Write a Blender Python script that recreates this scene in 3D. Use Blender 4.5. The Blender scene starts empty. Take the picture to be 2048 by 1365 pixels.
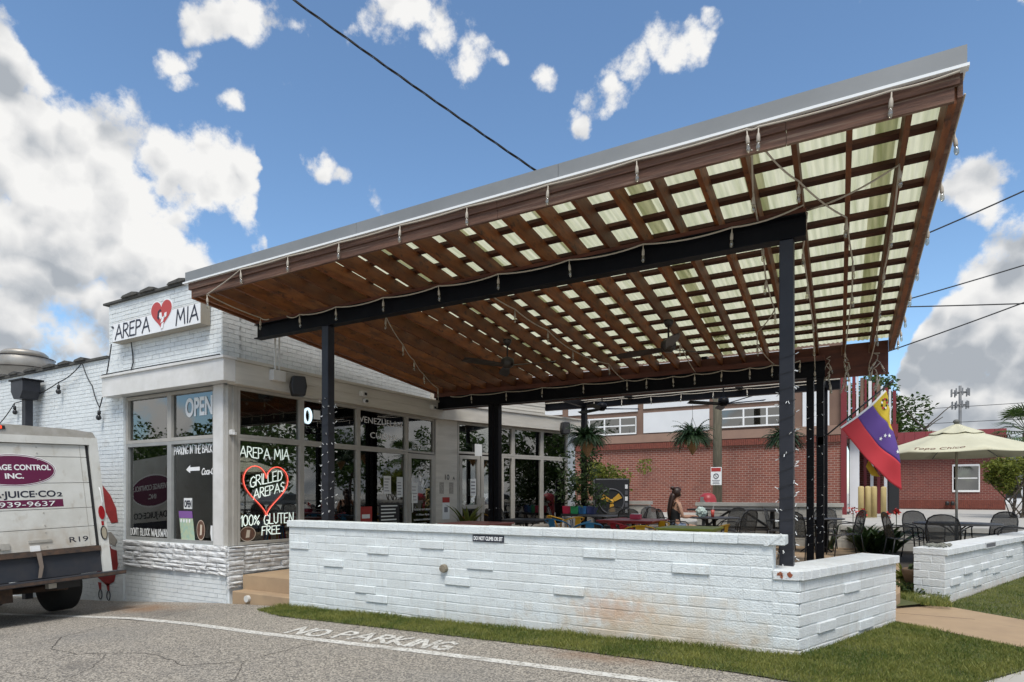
import bpy, bmesh, math, random
from mathutils import Vector, Matrix, noise as mnoise
R = math.radians
rnd = random.Random(7)
S = bpy.context.scene
COL = S.collection

# ------------------------------------------------------------------ camera
cam_d = bpy.data.cameras.new('camera'); cam = bpy.data.objects.new('camera', cam_d); COL.objects.link(cam)
S.camera = cam
cam.location = (0, 0, 1.6); cam.rotation_euler = (R(90), 0, R(30))      # level, looking 30 deg left of +Y
cam_d.sensor_width = 36; cam_d.lens = 1250 / 2048 * 36
cam_d.shift_y = (988 - 682.5) / 2048
cam_d.clip_start = .05; cam_d.clip_end = 3000

# ------------------------------------------------------------------ world, sun, exposure
SUN = Vector((.34, -.62, 1.18)).normalized()
wd = bpy.data.worlds.new('World'); S.world = wd; wd.use_nodes = True
def build_world():
    nt = wd.node_tree; nt.nodes.clear(); N = nt.nodes; L = nt.links
    def m(op, a, b=None, c=None, clamp=False):
        n = N.new('ShaderNodeMath'); n.operation = op; n.use_clamp = clamp
        for i, v in enumerate((a, b, c)):
            if v is None: continue
            if isinstance(v, (int, float)): n.inputs[i].default_value = v
            else: L.new(v, n.inputs[i])
        return n.outputs[0]
    def mr(v, a, b, c0, d0, smooth=True):
        n = N.new('ShaderNodeMapRange'); n.interpolation_type = 'SMOOTHSTEP' if smooth else 'LINEAR'
        L.new(v, n.inputs[0])
        for i, q in enumerate((a, b, c0, d0)): n.inputs[i + 1].default_value = q
        return n.outputs[0]
    def vm(op, a, b=None, scale=None):
        n = N.new('ShaderNodeVectorMath'); n.operation = op
        for i, v in enumerate((a, b)):
            if v is None: continue
            if isinstance(v, (tuple, Vector)): n.inputs[i].default_value = v
            else: L.new(v, n.inputs[i])
        if scale is not None: n.inputs['Scale'].default_value = scale
        return n
    def noise(v, scale, detail, rough=.6):
        n = N.new('ShaderNodeTexNoise'); n.inputs['Scale'].default_value = scale; n.inputs['Detail'].default_value = detail; n.inputs['Roughness'].default_value = rough
        L.new(v, n.inputs['Vector']); return n
    tc = N.new('ShaderNodeTexCoord'); D = tc.outputs['Generated']
    fwd = Vector((-math.sin(R(30)), math.cos(R(30)), 0)); rgt = Vector((math.cos(R(30)), math.sin(R(30)), 0))
    # sky direction as a map: bearing and height tangents round the north-west of the site
    warp = vm('SCALE', vm('SUBTRACT', noise(D, 7, 4).outputs['Color'], (.5, .5, .5)).outputs[0], scale=.11)
    W = vm('ADD', D, warp.outputs[0]).outputs[0]
    df = m('MAXIMUM', vm('DOT_PRODUCT', W, fwd).outputs['Value'], .08)
    u = m('DIVIDE', vm('DOT_PRODUCT', W, rgt).outputs['Value'], df); sp = N.new('ShaderNodeSeparateXYZ'); L.new(W, sp.inputs[0]); v = m('DIVIDE', sp.outputs[2], df)
    cb = N.new('ShaderNodeCombineXYZ'); L.new(u, cb.inputs[0]); L.new(v, cb.inputs[1]); UV = cb.outputs[0]
    U = lambda px: (px - 1024) / 1250; V_ = lambda py: (988 - py) / 1250
    # cloud banks left and right: height of the bank's top by bearing
    fc = N.new('ShaderNodeFloatCurve'); L.new(m('MULTIPLY_ADD', u, 1 / 2.2, .5, True), fc.inputs[1]); cm = fc.mapping.curves[0]
    pts = [(-400, 60), (-100, 20), (20, 20), (60, 90), (120, 150), (200, 150), (260, 190), (330, 240), (430, 265), (510, 310), (545, 560), (580, 900), (1000, 1000), (1760, 990), (1800, 800), (1840, 610), (1890, 510), (1960, 460), (2060, 420), (2300, 250)]
    P = [(U(x) / 2.2 + .5, V_(y)) for x, y in pts]
    cm.points[0].location = P[0]; cm.points[1].location = P[-1]
    for q in P[1:-1]: cm.points.new(*q)
    for q in cm.points: q.handle_type = 'VECTOR'
    fc.mapping.update()
    tot = mr(m('SUBTRACT', fc.outputs[0], v), -.09, .10, 0, 1.2)
    for px, py, rad, amp in ((415, 40, 105, .92), (500, 20, 115, .98), (385, 130, 75, .85), (400, 185, 60, .80), (468, 212, 75, .92), (785, 15, 110, .88), (860, 62, 95, .82), (935, 92, 100, .95), (1000, 102, 60, .74), (1335, 88, 105, .98), (1265, 135, 80, .90), (1205, 180, 66, .82), (1165, 230, 46, .74), (1400, 32, 62, .74),
                             (636, 330, 66, .90), (735, 412, 60, .68), (575, 200, 52, .66), (1960, 372, 90, .95), (1985, 8, 80, .82), (1112, 150, 52, .62)):
        d = vm('DISTANCE', UV, (U(px), V_(py), 0)).outputs['Value']
        tot = m('MAXIMUM', tot, mr(d, rad / 1250 * 1.35, 0, 0, amp * 1.10))
    for px, py, rad in ((430, 490, 120), (1860, 560, 60), (1790, 690, 70)):      # gaps of blue
        d = vm('DISTANCE', UV, (U(px), V_(py), 0)).outputs['Value']; tot = m('SUBTRACT', tot, mr(d, rad / 1250 * 1.3, 0, 0, .75))
    # scattered cumulus over the rest of the dome
    fw = vm('DOT_PRODUCT', D, Vector((-.45, .78, .43)).normalized()).outputs['Value']
    tot = m('MAXIMUM', tot, m('MULTIPLY', mr(noise(vm('ADD', D, (3.7, 1.2, .4)).outputs[0], 3.1, 2).outputs['Fac'], .36, .54, 0, 1.1), mr(fw, .76, .58, 0, 1)))
    # billows: stacked cellular bumps, a finer and a coarser set, on a gently warped direction
    wv = vm('ADD', D, vm('SCALE', vm('SUBTRACT', noise(D, 11, 3).outputs['Color'], (.5, .5, .5)).outputs[0], scale=.075).outputs[0]).outputs[0]
    def bumps(vec, scales):
        t = None
        for sc, am in scales:
            n = N.new('ShaderNodeTexVoronoi'); n.feature = 'F1'; n.inputs['Scale'].default_value = sc
            L.new(vec, n.inputs['Vector']); q = m('MULTIPLY_ADD', n.outputs['Distance'], -am, am * .42)
            t = q if t is None else m('ADD', t, q)
        return t
    bp0 = bumps(wv, ((10, .80), (25, .50)))
    wv2 = vm('ADD', wv, (.006, .004, .022)).outputs[0]; bp1 = bumps(wv2, ((10, .80), (25, .50)))
    fine = m('MULTIPLY_ADD', noise(D, 22, 6, .68).outputs['Fac'], 1.25, -.62)
    dens = m('ADD', m('ADD', tot, bp0), fine)
    mask = mr(dens, .40, .80, 0, 1)
    # lit tops, greyer undersides and cores
    sh = m('MULTIPLY_ADD', m('SUBTRACT', bp1, bp0), 2.0, m('MULTIPLY', m('SUBTRACT', dens, .72), .62))
    sh = m('ADD', sh, m('MULTIPLY_ADD', noise(D, 5, 4).outputs['Fac'], 1.5, -.72))
    low = mr(v, .58, .22, 0, .42)
    shade = m('ADD', m('ADD', sh, low), 0, None, True)
    cr = N.new('ShaderNodeValToRGB'); L.new(shade, cr.inputs[0]); e = cr.color_ramp.elements
    e[0].position = 0; e[0].color = (.97, .965, .95, 1); e[1].position = 1; e[1].color = (.44, .475, .52, 1); q = e.new(.40); q.color = (.80, .805, .81, 1); q = e.new(.7); q.color = (.60, .625, .655, 1)
    sky = N.new('ShaderNodeTexSky'); sky.sky_type = 'NISHITA'; sky.sun_disc = False
    sky.sun_elevation = math.asin(SUN.z); sky.sun_rotation = math.atan2(SUN.x, SUN.y)
    sky.altitude = 300; sky.air_density = 1.0; sky.dust_density = .35; sky.ozone_density = 2.6
    b1 = N.new('ShaderNodeBackground'); b1.inputs[1].default_value = .128; tint = vm('MULTIPLY', sky.outputs[0], (.97, 1.07, 1.08)); L.new(tint.outputs[0], b1.inputs[0])
    b2 = N.new('ShaderNodeBackground'); b2.inputs[1].default_value = .70; L.new(cr.outputs[0], b2.inputs[0])
    mx = N.new('ShaderNodeMixShader'); L.new(mask, mx.inputs[0]); L.new(b1.outputs[0], mx.inputs[1]); L.new(b2.outputs[0], mx.inputs[2])
    o = N.new('ShaderNodeOutputWorld'); L.new(mx.outputs[0], o.inputs[0])
    wd.cycles.sampling_method = 'MANUAL'; wd.cycles.sample_map_resolution = 256
build_world()
sun_d = bpy.data.lights.new('sun', 'SUN'); sun_d.energy = 2.35; sun_d.angle = R(24); sun_d.color = (1, .965, .91)
sun = bpy.data.objects.new('sun', sun_d); COL.objects.link(sun)
sun.rotation_euler = SUN.to_track_quat('Z', 'Y').to_euler(); sun.location = (0, 0, 30)
vs = S.view_settings; vs.view_transform = 'Standard'; vs.look = 'None'; vs.exposure = .45; vs.gamma = 1; vs.use_curve_mapping = False

# ------------------------------------------------------------------ helpers
def tag(o, label=None, cat=None, group=None, kind=None):
    if label: o['label'] = label
    if cat: o['category'] = cat
    if group: o['group'] = group
    if kind: o['kind'] = kind
    return o
def thing(name, label, cat, loc=(0, 0, 0), rz=0, group=None):
    o = bpy.data.objects.new(name, None); COL.objects.link(o); o.empty_display_size = .1
    o.location = loc; o.rotation_euler = (0, 0, rz)
    return tag(o, label, cat, group)
class MB:
    def __init__(s): s.v = []; s.f = []
    def add(s, vs, fs):
        n = len(s.v); s.v += [tuple(x) for x in vs]; s.f += [tuple(i + n for i in f) for f in fs]; return s
    def box(s, a, b):
        x0, y0, z0 = a; x1, y1, z1 = b
        return s.add([(x0,y0,z0),(x1,y0,z0),(x1,y1,z0),(x0,y1,z0),(x0,y0,z1),(x1,y0,z1),(x1,y1,z1),(x0,y1,z1)],
                     [(0,3,2,1),(4,5,6,7),(0,1,5,4),(1,2,6,5),(2,3,7,6),(3,0,4,7)])
    def cbox(s, c, d): return s.box([c[i] - d[i] / 2 for i in range(3)], [c[i] + d[i] / 2 for i in range(3)])
    def bar(s, p0, p1, w, h, up=(0, 0, 1)):
        p0, p1 = Vector(p0), Vector(p1); d = (p1 - p0).normalized(); sd = d.cross(Vector(up))
        if sd.length < 1e-4: sd = d.cross(Vector((1, 0, 0)))
        sd.normalize(); u = sd.cross(d).normalized()
        q = []
        for p in (p0, p1):
            for a, b in ((-1,-1),(1,-1),(1,1),(-1,1)): q.append(p + sd * a * w / 2 + u * b * h / 2)
        return s.add(q, [(0,3,2,1)[::-1],(4,5,6,7)[::-1],(0,1,5,4)[::-1],(1,2,6,5)[::-1],(2,3,7,6)[::-1],(3,0,4,7)[::-1]])
    def tube(s, pts, r, n=6, closed=False, caps=True):
        pts = [Vector(p) for p in pts]; m = len(pts); rr = r if isinstance(r, (list, tuple)) else [r] * m
        base = len(s.v); u = None
        for i, p in enumerate(pts):
            a = pts[i - 1] if (i or closed) else p; b = pts[(i + 1) % m] if (i < m - 1 or closed) else p
            t = (b - a)
            t = t.normalized() if t.length > 1e-9 else Vector((0, 0, 1))
            if u is None: u = t.cross(Vector((0, 0, 1)) if abs(t.z) < .9 else Vector((1, 0, 0))).normalized()
            else:
                u = u - t * u.dot(t)
                u = u.normalized() if u.length > 1e-6 else t.orthogonal().normalized()
            w = t.cross(u)
            for k in range(n):
                a2 = 2 * math.pi * k / n
                s.v.append(tuple(p + (u * math.cos(a2) + w * math.sin(a2)) * rr[i]))
        for i in range(m if closed else m - 1):
            j = (i + 1) % m
            for k in range(n):
                s.f.append((base + i*n + k, base + i*n + (k+1) % n, base + j*n + (k+1) % n, base + j*n + k))
        if caps and not closed:
            s.f.append(tuple(base + k for k in range(n))[::-1]); s.f.append(tuple(base + (m-1)*n + k for k in range(n)))
        return s
    def lathe(s, c, prof, n=16, axis='Z'):
        base = len(s.v)
        for r, h in prof:
            for k in range(n):
                a = 2 * math.pi * k / n; x, y = r * math.cos(a), r * math.sin(a)
                p = (x, y, h) if axis == 'Z' else ((h, x, y) if axis == 'X' else (y, h, x))
                s.v.append((c[0] + p[0], c[1] + p[1], c[2] + p[2]))
        m = len(prof)
        for i in range(m - 1):
            for k in range(n):
                s.f.append((base+i*n+k, base+i*n+(k+1) % n, base+(i+1)*n+(k+1) % n, base+(i+1)*n+k))
        s.f.append(tuple(base+k for k in range(n))[::-1]); s.f.append(tuple(base+(m-1)*n+k for k in range(n)))
        return s
    def prism(s, poly, o, ux, uy, depth):
        """polygon (2D) laid out with axes ux, uy at o, extruded by vector depth"""
        o, ux, uy, dp = Vector(o), Vector(ux), Vector(uy), Vector(depth); n = len(poly)
        p = [o + ux * a + uy * b for a, b in poly]
        return s.add(p + [q + dp for q in p], [tuple(range(n))[::-1], tuple(range(n, 2*n))] + [(i, (i+1) % n, n + (i+1) % n, n + i) for i in range(n)])
    def quad(s, a, b, c, d): return s.add([a, b, c, d], [(0, 1, 2, 3)])
    def mesh(s, name, mat, smooth=False):
        me = bpy.data.meshes.new(name); me.from_pydata(s.v, [], s.f)
        if mat: me.materials.append(mat)
        if smooth:
            for p in me.polygons: p.use_smooth = True
        me.update(); return me
    def build(s, name, mat, parent=None, smooth=False, bevel=0, world=True, fix=True):
        me = s.mesh(name, mat, smooth)
        if fix:
            bm = bmesh.new(); bm.from_mesh(me); bmesh.ops.recalc_face_normals(bm, faces=bm.faces); bm.to_mesh(me); bm.free()
        o = bpy.data.objects.new(name, me); COL.objects.link(o)
        if parent: attach(o, parent, world)
        if bevel:
            b = o.modifiers.new('bevel', 'BEVEL'); b.width = bevel; b.segments = 2; b.limit_method = 'ANGLE'
        return o
def wmat(o):
    m = Matrix.LocRotScale(o.location, o.rotation_euler, o.scale)
    if o.parent: m = wmat(o.parent) @ o.matrix_parent_inverse @ m
    return m
def attach(o, parent, world=True):
    o.parent = parent
    if world: o.matrix_parent_inverse = wmat(parent).inverted()
    return o
def copy_tree(o, parent=None):
    c = o.copy(); COL.objects.link(c)
    if parent: c.parent = parent; c.matrix_parent_inverse = o.matrix_parent_inverse.copy()
    for ch in [x for x in KIDS.get(o.name, [])]: copy_tree(ch, c)
    return c
KIDS = {}
def reg(root):
    """remember the children of a prototype for copy_tree"""
    for o in bpy.data.objects:
        if o.parent: KIDS.setdefault(o.parent.name, [])
    for k in list(KIDS): KIDS[k] = [o for o in bpy.data.objects if o.parent and o.parent.name == k]
    return root
def inst(me, name, parent, loc, rot=(0, 0, 0), scale=(1, 1, 1)):
    o = bpy.data.objects.new(name, me); COL.objects.link(o); o.location = loc; o.rotation_euler = rot; o.scale = scale
    attach(o, parent); return o

# ------------------------------------------------------------------ materials
MATS = {}
def mat(name, col, rough=.6, metal=0, col2=None, nscale=6, bump=0, bscale=40, spec=.5, stretch=None, detail=6, nlo=.35, nhi=.65, emit=None, emit_s=0, sub=0):
    if name in MATS: return MATS[name]
    m = bpy.data.materials.new(name); m.use_nodes = True; nt = m.node_tree; b = nt.nodes['Principled BSDF']
    b.inputs['Base Color'].default_value = (*col, 1); b.inputs['Roughness'].default_value = rough; b.inputs['Metallic'].default_value = metal
    b.inputs['Specular IOR Level'].default_value = spec
    if emit: b.inputs['Emission Color'].default_value = (*emit, 1); b.inputs['Emission Strength'].default_value = emit_s
    if col2 or bump:
        g = nt.nodes.new('ShaderNodeNewGeometry'); mp = nt.nodes.new('ShaderNodeMapping')
        nt.links.new(g.outputs['Position'], mp.inputs[0])
        if stretch: mp.inputs['Scale'].default_value = stretch
    if col2:
        n = nt.nodes.new('ShaderNodeTexNoise'); n.inputs['Scale'].default_value = nscale; n.inputs['Detail'].default_value = detail; n.inputs['Roughness'].default_value = .6
        nt.links.new(mp.outputs[0], n.inputs['Vector'])
        r = nt.nodes.new('ShaderNodeValToRGB'); r.color_ramp.elements[0].position = nlo; r.color_ramp.elements[1].position = nhi
        r.color_ramp.elements[0].color = (*col, 1); r.color_ramp.elements[1].color = (*col2, 1)
        nt.links.new(n.outputs['Fac'], r.inputs[0]); nt.links.new(r.outputs[0], b.inputs['Base Color'])
    if bump:
        n2 = nt.nodes.new('ShaderNodeTexNoise'); n2.inputs['Scale'].default_value = bscale; n2.inputs['Detail'].default_value = 5
        nt.links.new(mp.outputs[0], n2.inputs['Vector'])
        bp = nt.nodes.new('ShaderNodeBump'); bp.inputs['Strength'].default_value = bump; bp.inputs['Distance'].default_value = .02
        nt.links.new(n2.outputs['Fac'], bp.inputs['Height']); nt.links.new(bp.outputs[0], b.inputs['Normal'])
    MATS[name] = m; return m
def node(m, t, **kw):
    n = m.node_tree.nodes.new(t)
    for k, v in kw.items(): setattr(n, k, v)
    return n
def layer(m, col, fac_fn):
    """mix another colour over a material's base colour; fac_fn(m) -> socket"""
    nt = m.node_tree; b = nt.nodes['Principled BSDF']; inp = b.inputs['Base Color']
    mx = node(m, 'ShaderNodeMix', data_type='RGBA')
    if inp.links: nt.links.new(inp.links[0].from_socket, mx.inputs[6])
    else: mx.inputs[6].default_value = inp.default_value
    mx.inputs[7].default_value = (*col, 1); nt.links.new(fac_fn(m), mx.inputs[0]); nt.links.new(mx.outputs[2], inp); return m
def nfac(scale, lo, hi, stretch=(1, 1, 1), detail=5, amt=1, loc=(0, 0, 0)):
    def f(m):
        g = node(m, 'ShaderNodeNewGeometry'); mp = node(m, 'ShaderNodeMapping'); mp.inputs['Scale'].default_value = stretch; mp.inputs['Location'].default_value = loc
        m.node_tree.links.new(g.outputs['Position'], mp.inputs[0])
        n = node(m, 'ShaderNodeTexNoise'); n.inputs['Scale'].default_value = scale; n.inputs['Detail'].default_value = detail
        m.node_tree.links.new(mp.outputs[0], n.inputs['Vector'])
        r = node(m, 'ShaderNodeMapRange'); m.node_tree.links.new(n.outputs['Fac'], r.inputs[0])
        for i, q in enumerate((lo, hi, 0, amt)): r.inputs[i + 1].default_value = q
        return r.outputs[0]
    return f
def spot(c, rad, scale=(1, 1, 1), amt=.8, nsc=7):
    """soft irregular stain round a point"""
    def f(m):
        L = m.node_tree.links
        g = node(m, 'ShaderNodeNewGeometry'); sb = node(m, 'ShaderNodeVectorMath', operation='SUBTRACT'); sb.inputs[1].default_value = c; L.new(g.outputs['Position'], sb.inputs[0])
        ml = node(m, 'ShaderNodeVectorMath', operation='MULTIPLY'); ml.inputs[1].default_value = scale; L.new(sb.outputs[0], ml.inputs[0])
        ln = node(m, 'ShaderNodeVectorMath', operation='LENGTH'); L.new(ml.outputs[0], ln.inputs[0])
        n = node(m, 'ShaderNodeTexNoise'); n.inputs['Scale'].default_value = nsc; n.inputs['Detail'].default_value = 6; L.new(g.outputs['Position'], n.inputs['Vector'])
        a = node(m, 'ShaderNodeMath', operation='MULTIPLY_ADD'); L.new(n.outputs['Fac'], a.inputs[0]); a.inputs[1].default_value = rad * 1.2; L.new(ln.outputs['Value'], a.inputs[2])
        r = node(m, 'ShaderNodeMapRange', interpolation_type='SMOOTHSTEP'); L.new(a.outputs[0], r.inputs[0])
        for i, q in enumerate((rad * 1.6, rad * .6, 0, amt)): r.inputs[i + 1].default_value = q
        return r.outputs[0]
    return f
def obj_rand(lo, hi, amt):
    def f(m):
        oi = node(m, 'ShaderNodeObjectInfo'); r = node(m, 'ShaderNodeMapRange'); m.node_tree.links.new(oi.outputs['Random'], r.inputs[0])
        for i, q in enumerate((lo, hi, 0, amt)): r.inputs[i + 1].default_value = q
        return r.outputs[0]
    return f
M_white = mat('white_brick_paint', (.71, .745, .75), .7, col2=(.63, .66, .665), nscale=9, bump=.35, bscale=60, nlo=.4, nhi=.7)
layer(M_white, (.50, .47, .42), nfac(2.2, .62, .8, (1, 1, 2), amt=.5))
layer(M_white, (.40, .41, .40), nfac(70, .62, .70, amt=.5, detail=3))
M_wallpaint = mat('low_wall_paint', (.72, .765, .765), .7, col2=(.64, .68, .685), nscale=11, bump=.45, bscale=70, nlo=.38, nhi=.7)
layer(M_wallpaint, (.42, .43, .42), nfac(55, .60, .68, amt=.55, detail=4))
layer(M_wallpaint, (.60, .63, .62), obj_rand(.35, 1, .5)); layer(M_wallpaint, (.50, .49, .44), nfac(3.2, .56, .74, (5, 5, .7), amt=.38))
layer(M_wallpaint, (.62, .50, .35), spot((-1.9, 6.06, .27), .60, (.42, 1, 1.2), .75))
layer(M_wallpaint, (.55, .33, .20), spot((-2.3, 6.06, .40), .26, (.45, 1, 1.2), .6, 14))
layer(M_wallpaint, (.44, .36, .26), spot((-.6, 6.06, .02), .36, (.06, .06, 1), .75))
M_wallpaint2 = mat('street_wall_paint', (.71, .74, .735), .7, col2=(.64, .655, .66), nscale=11, bump=.45, bscale=70, nlo=.38, nhi=.7)
layer(M_wallpaint2, (.42, .42, .40), nfac(55, .60, .68, amt=.5, detail=4))
layer(M_wallpaint2, (.58, .59, .57), obj_rand(.35, 1, .5)); layer(M_wallpaint2, (.50, .48, .43), nfac(3.2, .56, .74, (5, 5, .7), amt=.4))
layer(M_wallpaint2, (.55, .42, .32), spot((1.5, 11, .05), .34, (.05, .05, 1), .7))
M_stone = mat('painted_ledge_stone', (.72, .73, .73), .75, col2=(.50, .49, .47), nscale=14, bump=.6, bscale=55, nlo=.42, nhi=.72)
M_trim = mat('painted_trim', (.68, .67, .65), .55, col2=(.58, .57, .54), nscale=3, bump=.08, bscale=20)
M_trimshade = mat('shaded_trim_paint', (.61, .575, .51), .6, col2=(.51, .48, .42), nscale=3, stretch=(1, .3, 3), bump=.1, bscale=20)  # trim paint again, with the shade under the canopy put into its colour
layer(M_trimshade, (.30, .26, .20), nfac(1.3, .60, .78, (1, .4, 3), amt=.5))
M_alu = mat('window_frame_paint', (.42, .40, .36), .45, col2=(.36, .34, .305), nscale=5)
M_alu2 = mat('grey_window_frame', (.33, .335, .325), .45, col2=(.28, .285, .275), nscale=5)
M_wood = mat('stained_rafter_wood', (.27, .082, .017), .62, col2=(.105, .028, .007), nscale=3.5, stretch=(3, .7, 3), bump=.2, bscale=30, nlo=.34, nhi=.7)
layer(M_wood, (.06, .022, .010), nfac(2.4, .60, .70, (5, 1.2, 5), amt=.7, detail=3))
layer(M_wood, (.06, .019, .006), obj_rand(.25, 1, .62)); layer(M_wood, (.028, .009, .004), nfac(5.5, .60, .70, (3, 1.6, 3), amt=.75, detail=3)); layer(M_wood, (.30, .12, .035), nfac(1.7, .60, .74, (6, .5, 6), amt=.55, detail=4))
M_board = mat('weathered_fascia_wood', (.17, .085, .055), .75, col2=(.085, .042, .028), nscale=5, stretch=(.5, 4, 8), bump=.4, bscale=26, nlo=.36, nhi=.66)
layer(M_board, (.30, .22, .16), nfac(4, .56, .72, (.25, 3, 10), amt=.7))
M_batten = mat('dark_batten_wood', (.095, .030, .015), .7, col2=(.045, .017, .010), nscale=4, stretch=(.6, 4, 4))
M_redboard = mat('red_brown_header_wood', (.13, .035, .018), .6, col2=(.07, .02, .012), nscale=4, stretch=(.6, 3, 4), bump=.1)
M_steel = mat('black_painted_steel', (.003, .003, .0045), .45, col2=(.006, .006, .008), nscale=4, spec=.14)
M_steel2 = mat('charcoal_post_paint', (.022, .023, .030), .42, col2=(.014, .015, .020), nscale=4, spec=.4)
M_blk = mat('black_plastic', (.015, .015, .016), .45)
M_dkmetal = mat('dark_bronze_metal', (.03, .024, .02), .4)
M_galv = mat('galvanised_fascia_metal', (.235, .245, .25), .5, .15, col2=(.205, .215, .22), nscale=2)
M_drip = mat('white_drip_edge', (.78, .80, .80), .4)
M_cable = mat('cream_cable', (.44, .39, .32), .6)
M_blkcable = mat('black_cable', (.012, .013, .015), .6)
M_asph = mat('aged_asphalt', (.29, .26, .22), .9, col2=(.225, .205, .175), nscale=1.1, bump=.6, bscale=120, detail=8, nlo=.3, nhi=.7)
M_conc = mat('tan_concrete', (.40, .285, .175), .85, col2=(.34, .24, .15), nscale=2.5, bump=.15, bscale=70)
layer(M_conc, (.22, .17, .12), nfac(3.5, .6, .75, amt=.4))
M_conc2 = mat('pale_concrete', (.44, .42, .38), .85, col2=(.37, .355, .32), nscale=1.2, bump=.15, bscale=50)
def speckle(m):
    L = m.node_tree.links; g = node(m, 'ShaderNodeNewGeometry'); v = node(m, 'ShaderNodeTexVoronoi'); v.inputs['Scale'].default_value = 82; L.new(g.outputs['Position'], v.inputs['Vector'])
    sep = node(m, 'ShaderNodeSeparateColor'); L.new(v.outputs['Color'], sep.inputs[0])
    return sep.outputs[0]
def sp_hi(m):
    r = node(m, 'ShaderNodeMapRange'); m.node_tree.links.new(speckle(m), r.inputs[0])
    for i, q in enumerate((.60, .66, 0, .9)): r.inputs[i + 1].default_value = q
    return r.outputs[0]
def sp_lo(m):
    r = node(m, 'ShaderNodeMapRange'); m.node_tree.links.new(speckle(m), r.inputs[0])
    for i, q in enumerate((.36, .30, 0, .75)): r.inputs[i + 1].default_value = q
    return r.outputs[0]
layer(M_asph, (.45, .405, .34), sp_hi); layer(M_asph, (.105, .095, .085), sp_lo)
for _c, _r, _a in (((-6.3, 3.0, 0), .35, .35), ((-3.2, 3.6, 0), .28, .35), ((-4.6, 2.6, 0), .4, .3), ((-9.2, 3.2, -.1), .5, .4)): layer(M_asph, (.11, .10, .09), spot(_c, _r, (.7, 1, 1), _a, 4))
layer(M_asph, (.20, .195, .185), nfac(.55, .48, .72, (1, 1.6, 1), amt=.4))
layer(M_asph, (.22, .12, .055), spot((-9.6, 5.45, -.1), .62, (.42, 1, 1), .75, 5))
layer(M_asph, (.23, .13, .07), spot((-2.2, 5.3, .1), .30, (.35, 1, 1), .55, 5))
layer(M_asph, (.07, .065, .06), spot((-8.6, 5.1, -.1), .5, (.5, .9, 1), .4, 4))
def glass_mat(name, tint=(.62, .65, .63), base=.12, k=1.5):
    m = bpy.data.materials.new(name); m.use_nodes = True; nt = m.node_tree; nt.nodes.clear(); L = nt.links
    fr = node(m, 'ShaderNodeFresnel'); fr.inputs[0].default_value = 1.5
    ma = node(m, 'ShaderNodeMath', operation='MULTIPLY_ADD', use_clamp=True); L.new(fr.outputs[0], ma.inputs[0]); ma.inputs[1].default_value = k; ma.inputs[2].default_value = base
    tr = node(m, 'ShaderNodeBsdfTransparent'); tr.inputs[0].default_value = (*tint, 1)
    gl = node(m, 'ShaderNodeBsdfGlossy'); gl.inputs['Roughness'].default_value = .012; gl.inputs[0].default_value = (.95, .95, .93, 1)
    mx = node(m, 'ShaderNodeMixShader'); L.new(ma.outputs[0], mx.inputs[0]); L.new(tr.outputs[0], mx.inputs[1]); L.new(gl.outputs[0], mx.inputs[2])
    o = node(m, 'ShaderNodeOutputMaterial'); L.new(mx.outputs[0], o.inputs[0]); MATS[name] = m; return m
M_glass = glass_mat('shop_glass'); M_glass2 = glass_mat('street_glass', (.5, .53, .53), .14, 1.2)
def translucent(name, col, tcol, amt=.6):
    m = bpy.data.materials.new(name); m.use_nodes = True; nt = m.node_tree; nt.nodes.clear(); L = nt.links
    g = node(m, 'ShaderNodeNewGeometry'); mp = node(m, 'ShaderNodeMapping'); mp.inputs['Scale'].default_value = (14, .6, 1); L.new(g.outputs['Position'], mp.inputs[0])
    n = node(m, 'ShaderNodeTexNoise'); n.inputs['Scale'].default_value = 1.6; n.inputs['Detail'].default_value = 5; L.new(mp.outputs[0], n.inputs['Vector'])
    r = node(m, 'ShaderNodeValToRGB'); r.color_ramp.elements[0].position = .3; r.color_ramp.elements[1].position = .62
    r.color_ramp.elements[0].color = (tcol[0] * .66, tcol[1] * .70, tcol[2] * .60, 1); r.color_ramp.elements[1].color = (*tcol, 1); L.new(n.outputs['Fac'], r.inputs[0])
    t = node(m, 'ShaderNodeBsdfTranslucent'); L.new(r.outputs[0], t.inputs[0])
    d = node(m, 'ShaderNodeBsdfDiffuse'); d.inputs[0].default_value = (*col, 1)
    mx = node(m, 'ShaderNodeMixShader'); mx.inputs[0].default_value = amt; L.new(d.outputs[0], mx.inputs[1]); L.new(t.outputs[0], mx.inputs[2])
    o = node(m, 'ShaderNodeOutputMaterial'); L.new(mx.outputs[0], o.inputs[0]); MATS[name] = m; return m
M_panel = translucent('ribbed_fibreglass', (.40, .39, .28), (.70, .685, .50), .70)
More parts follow.
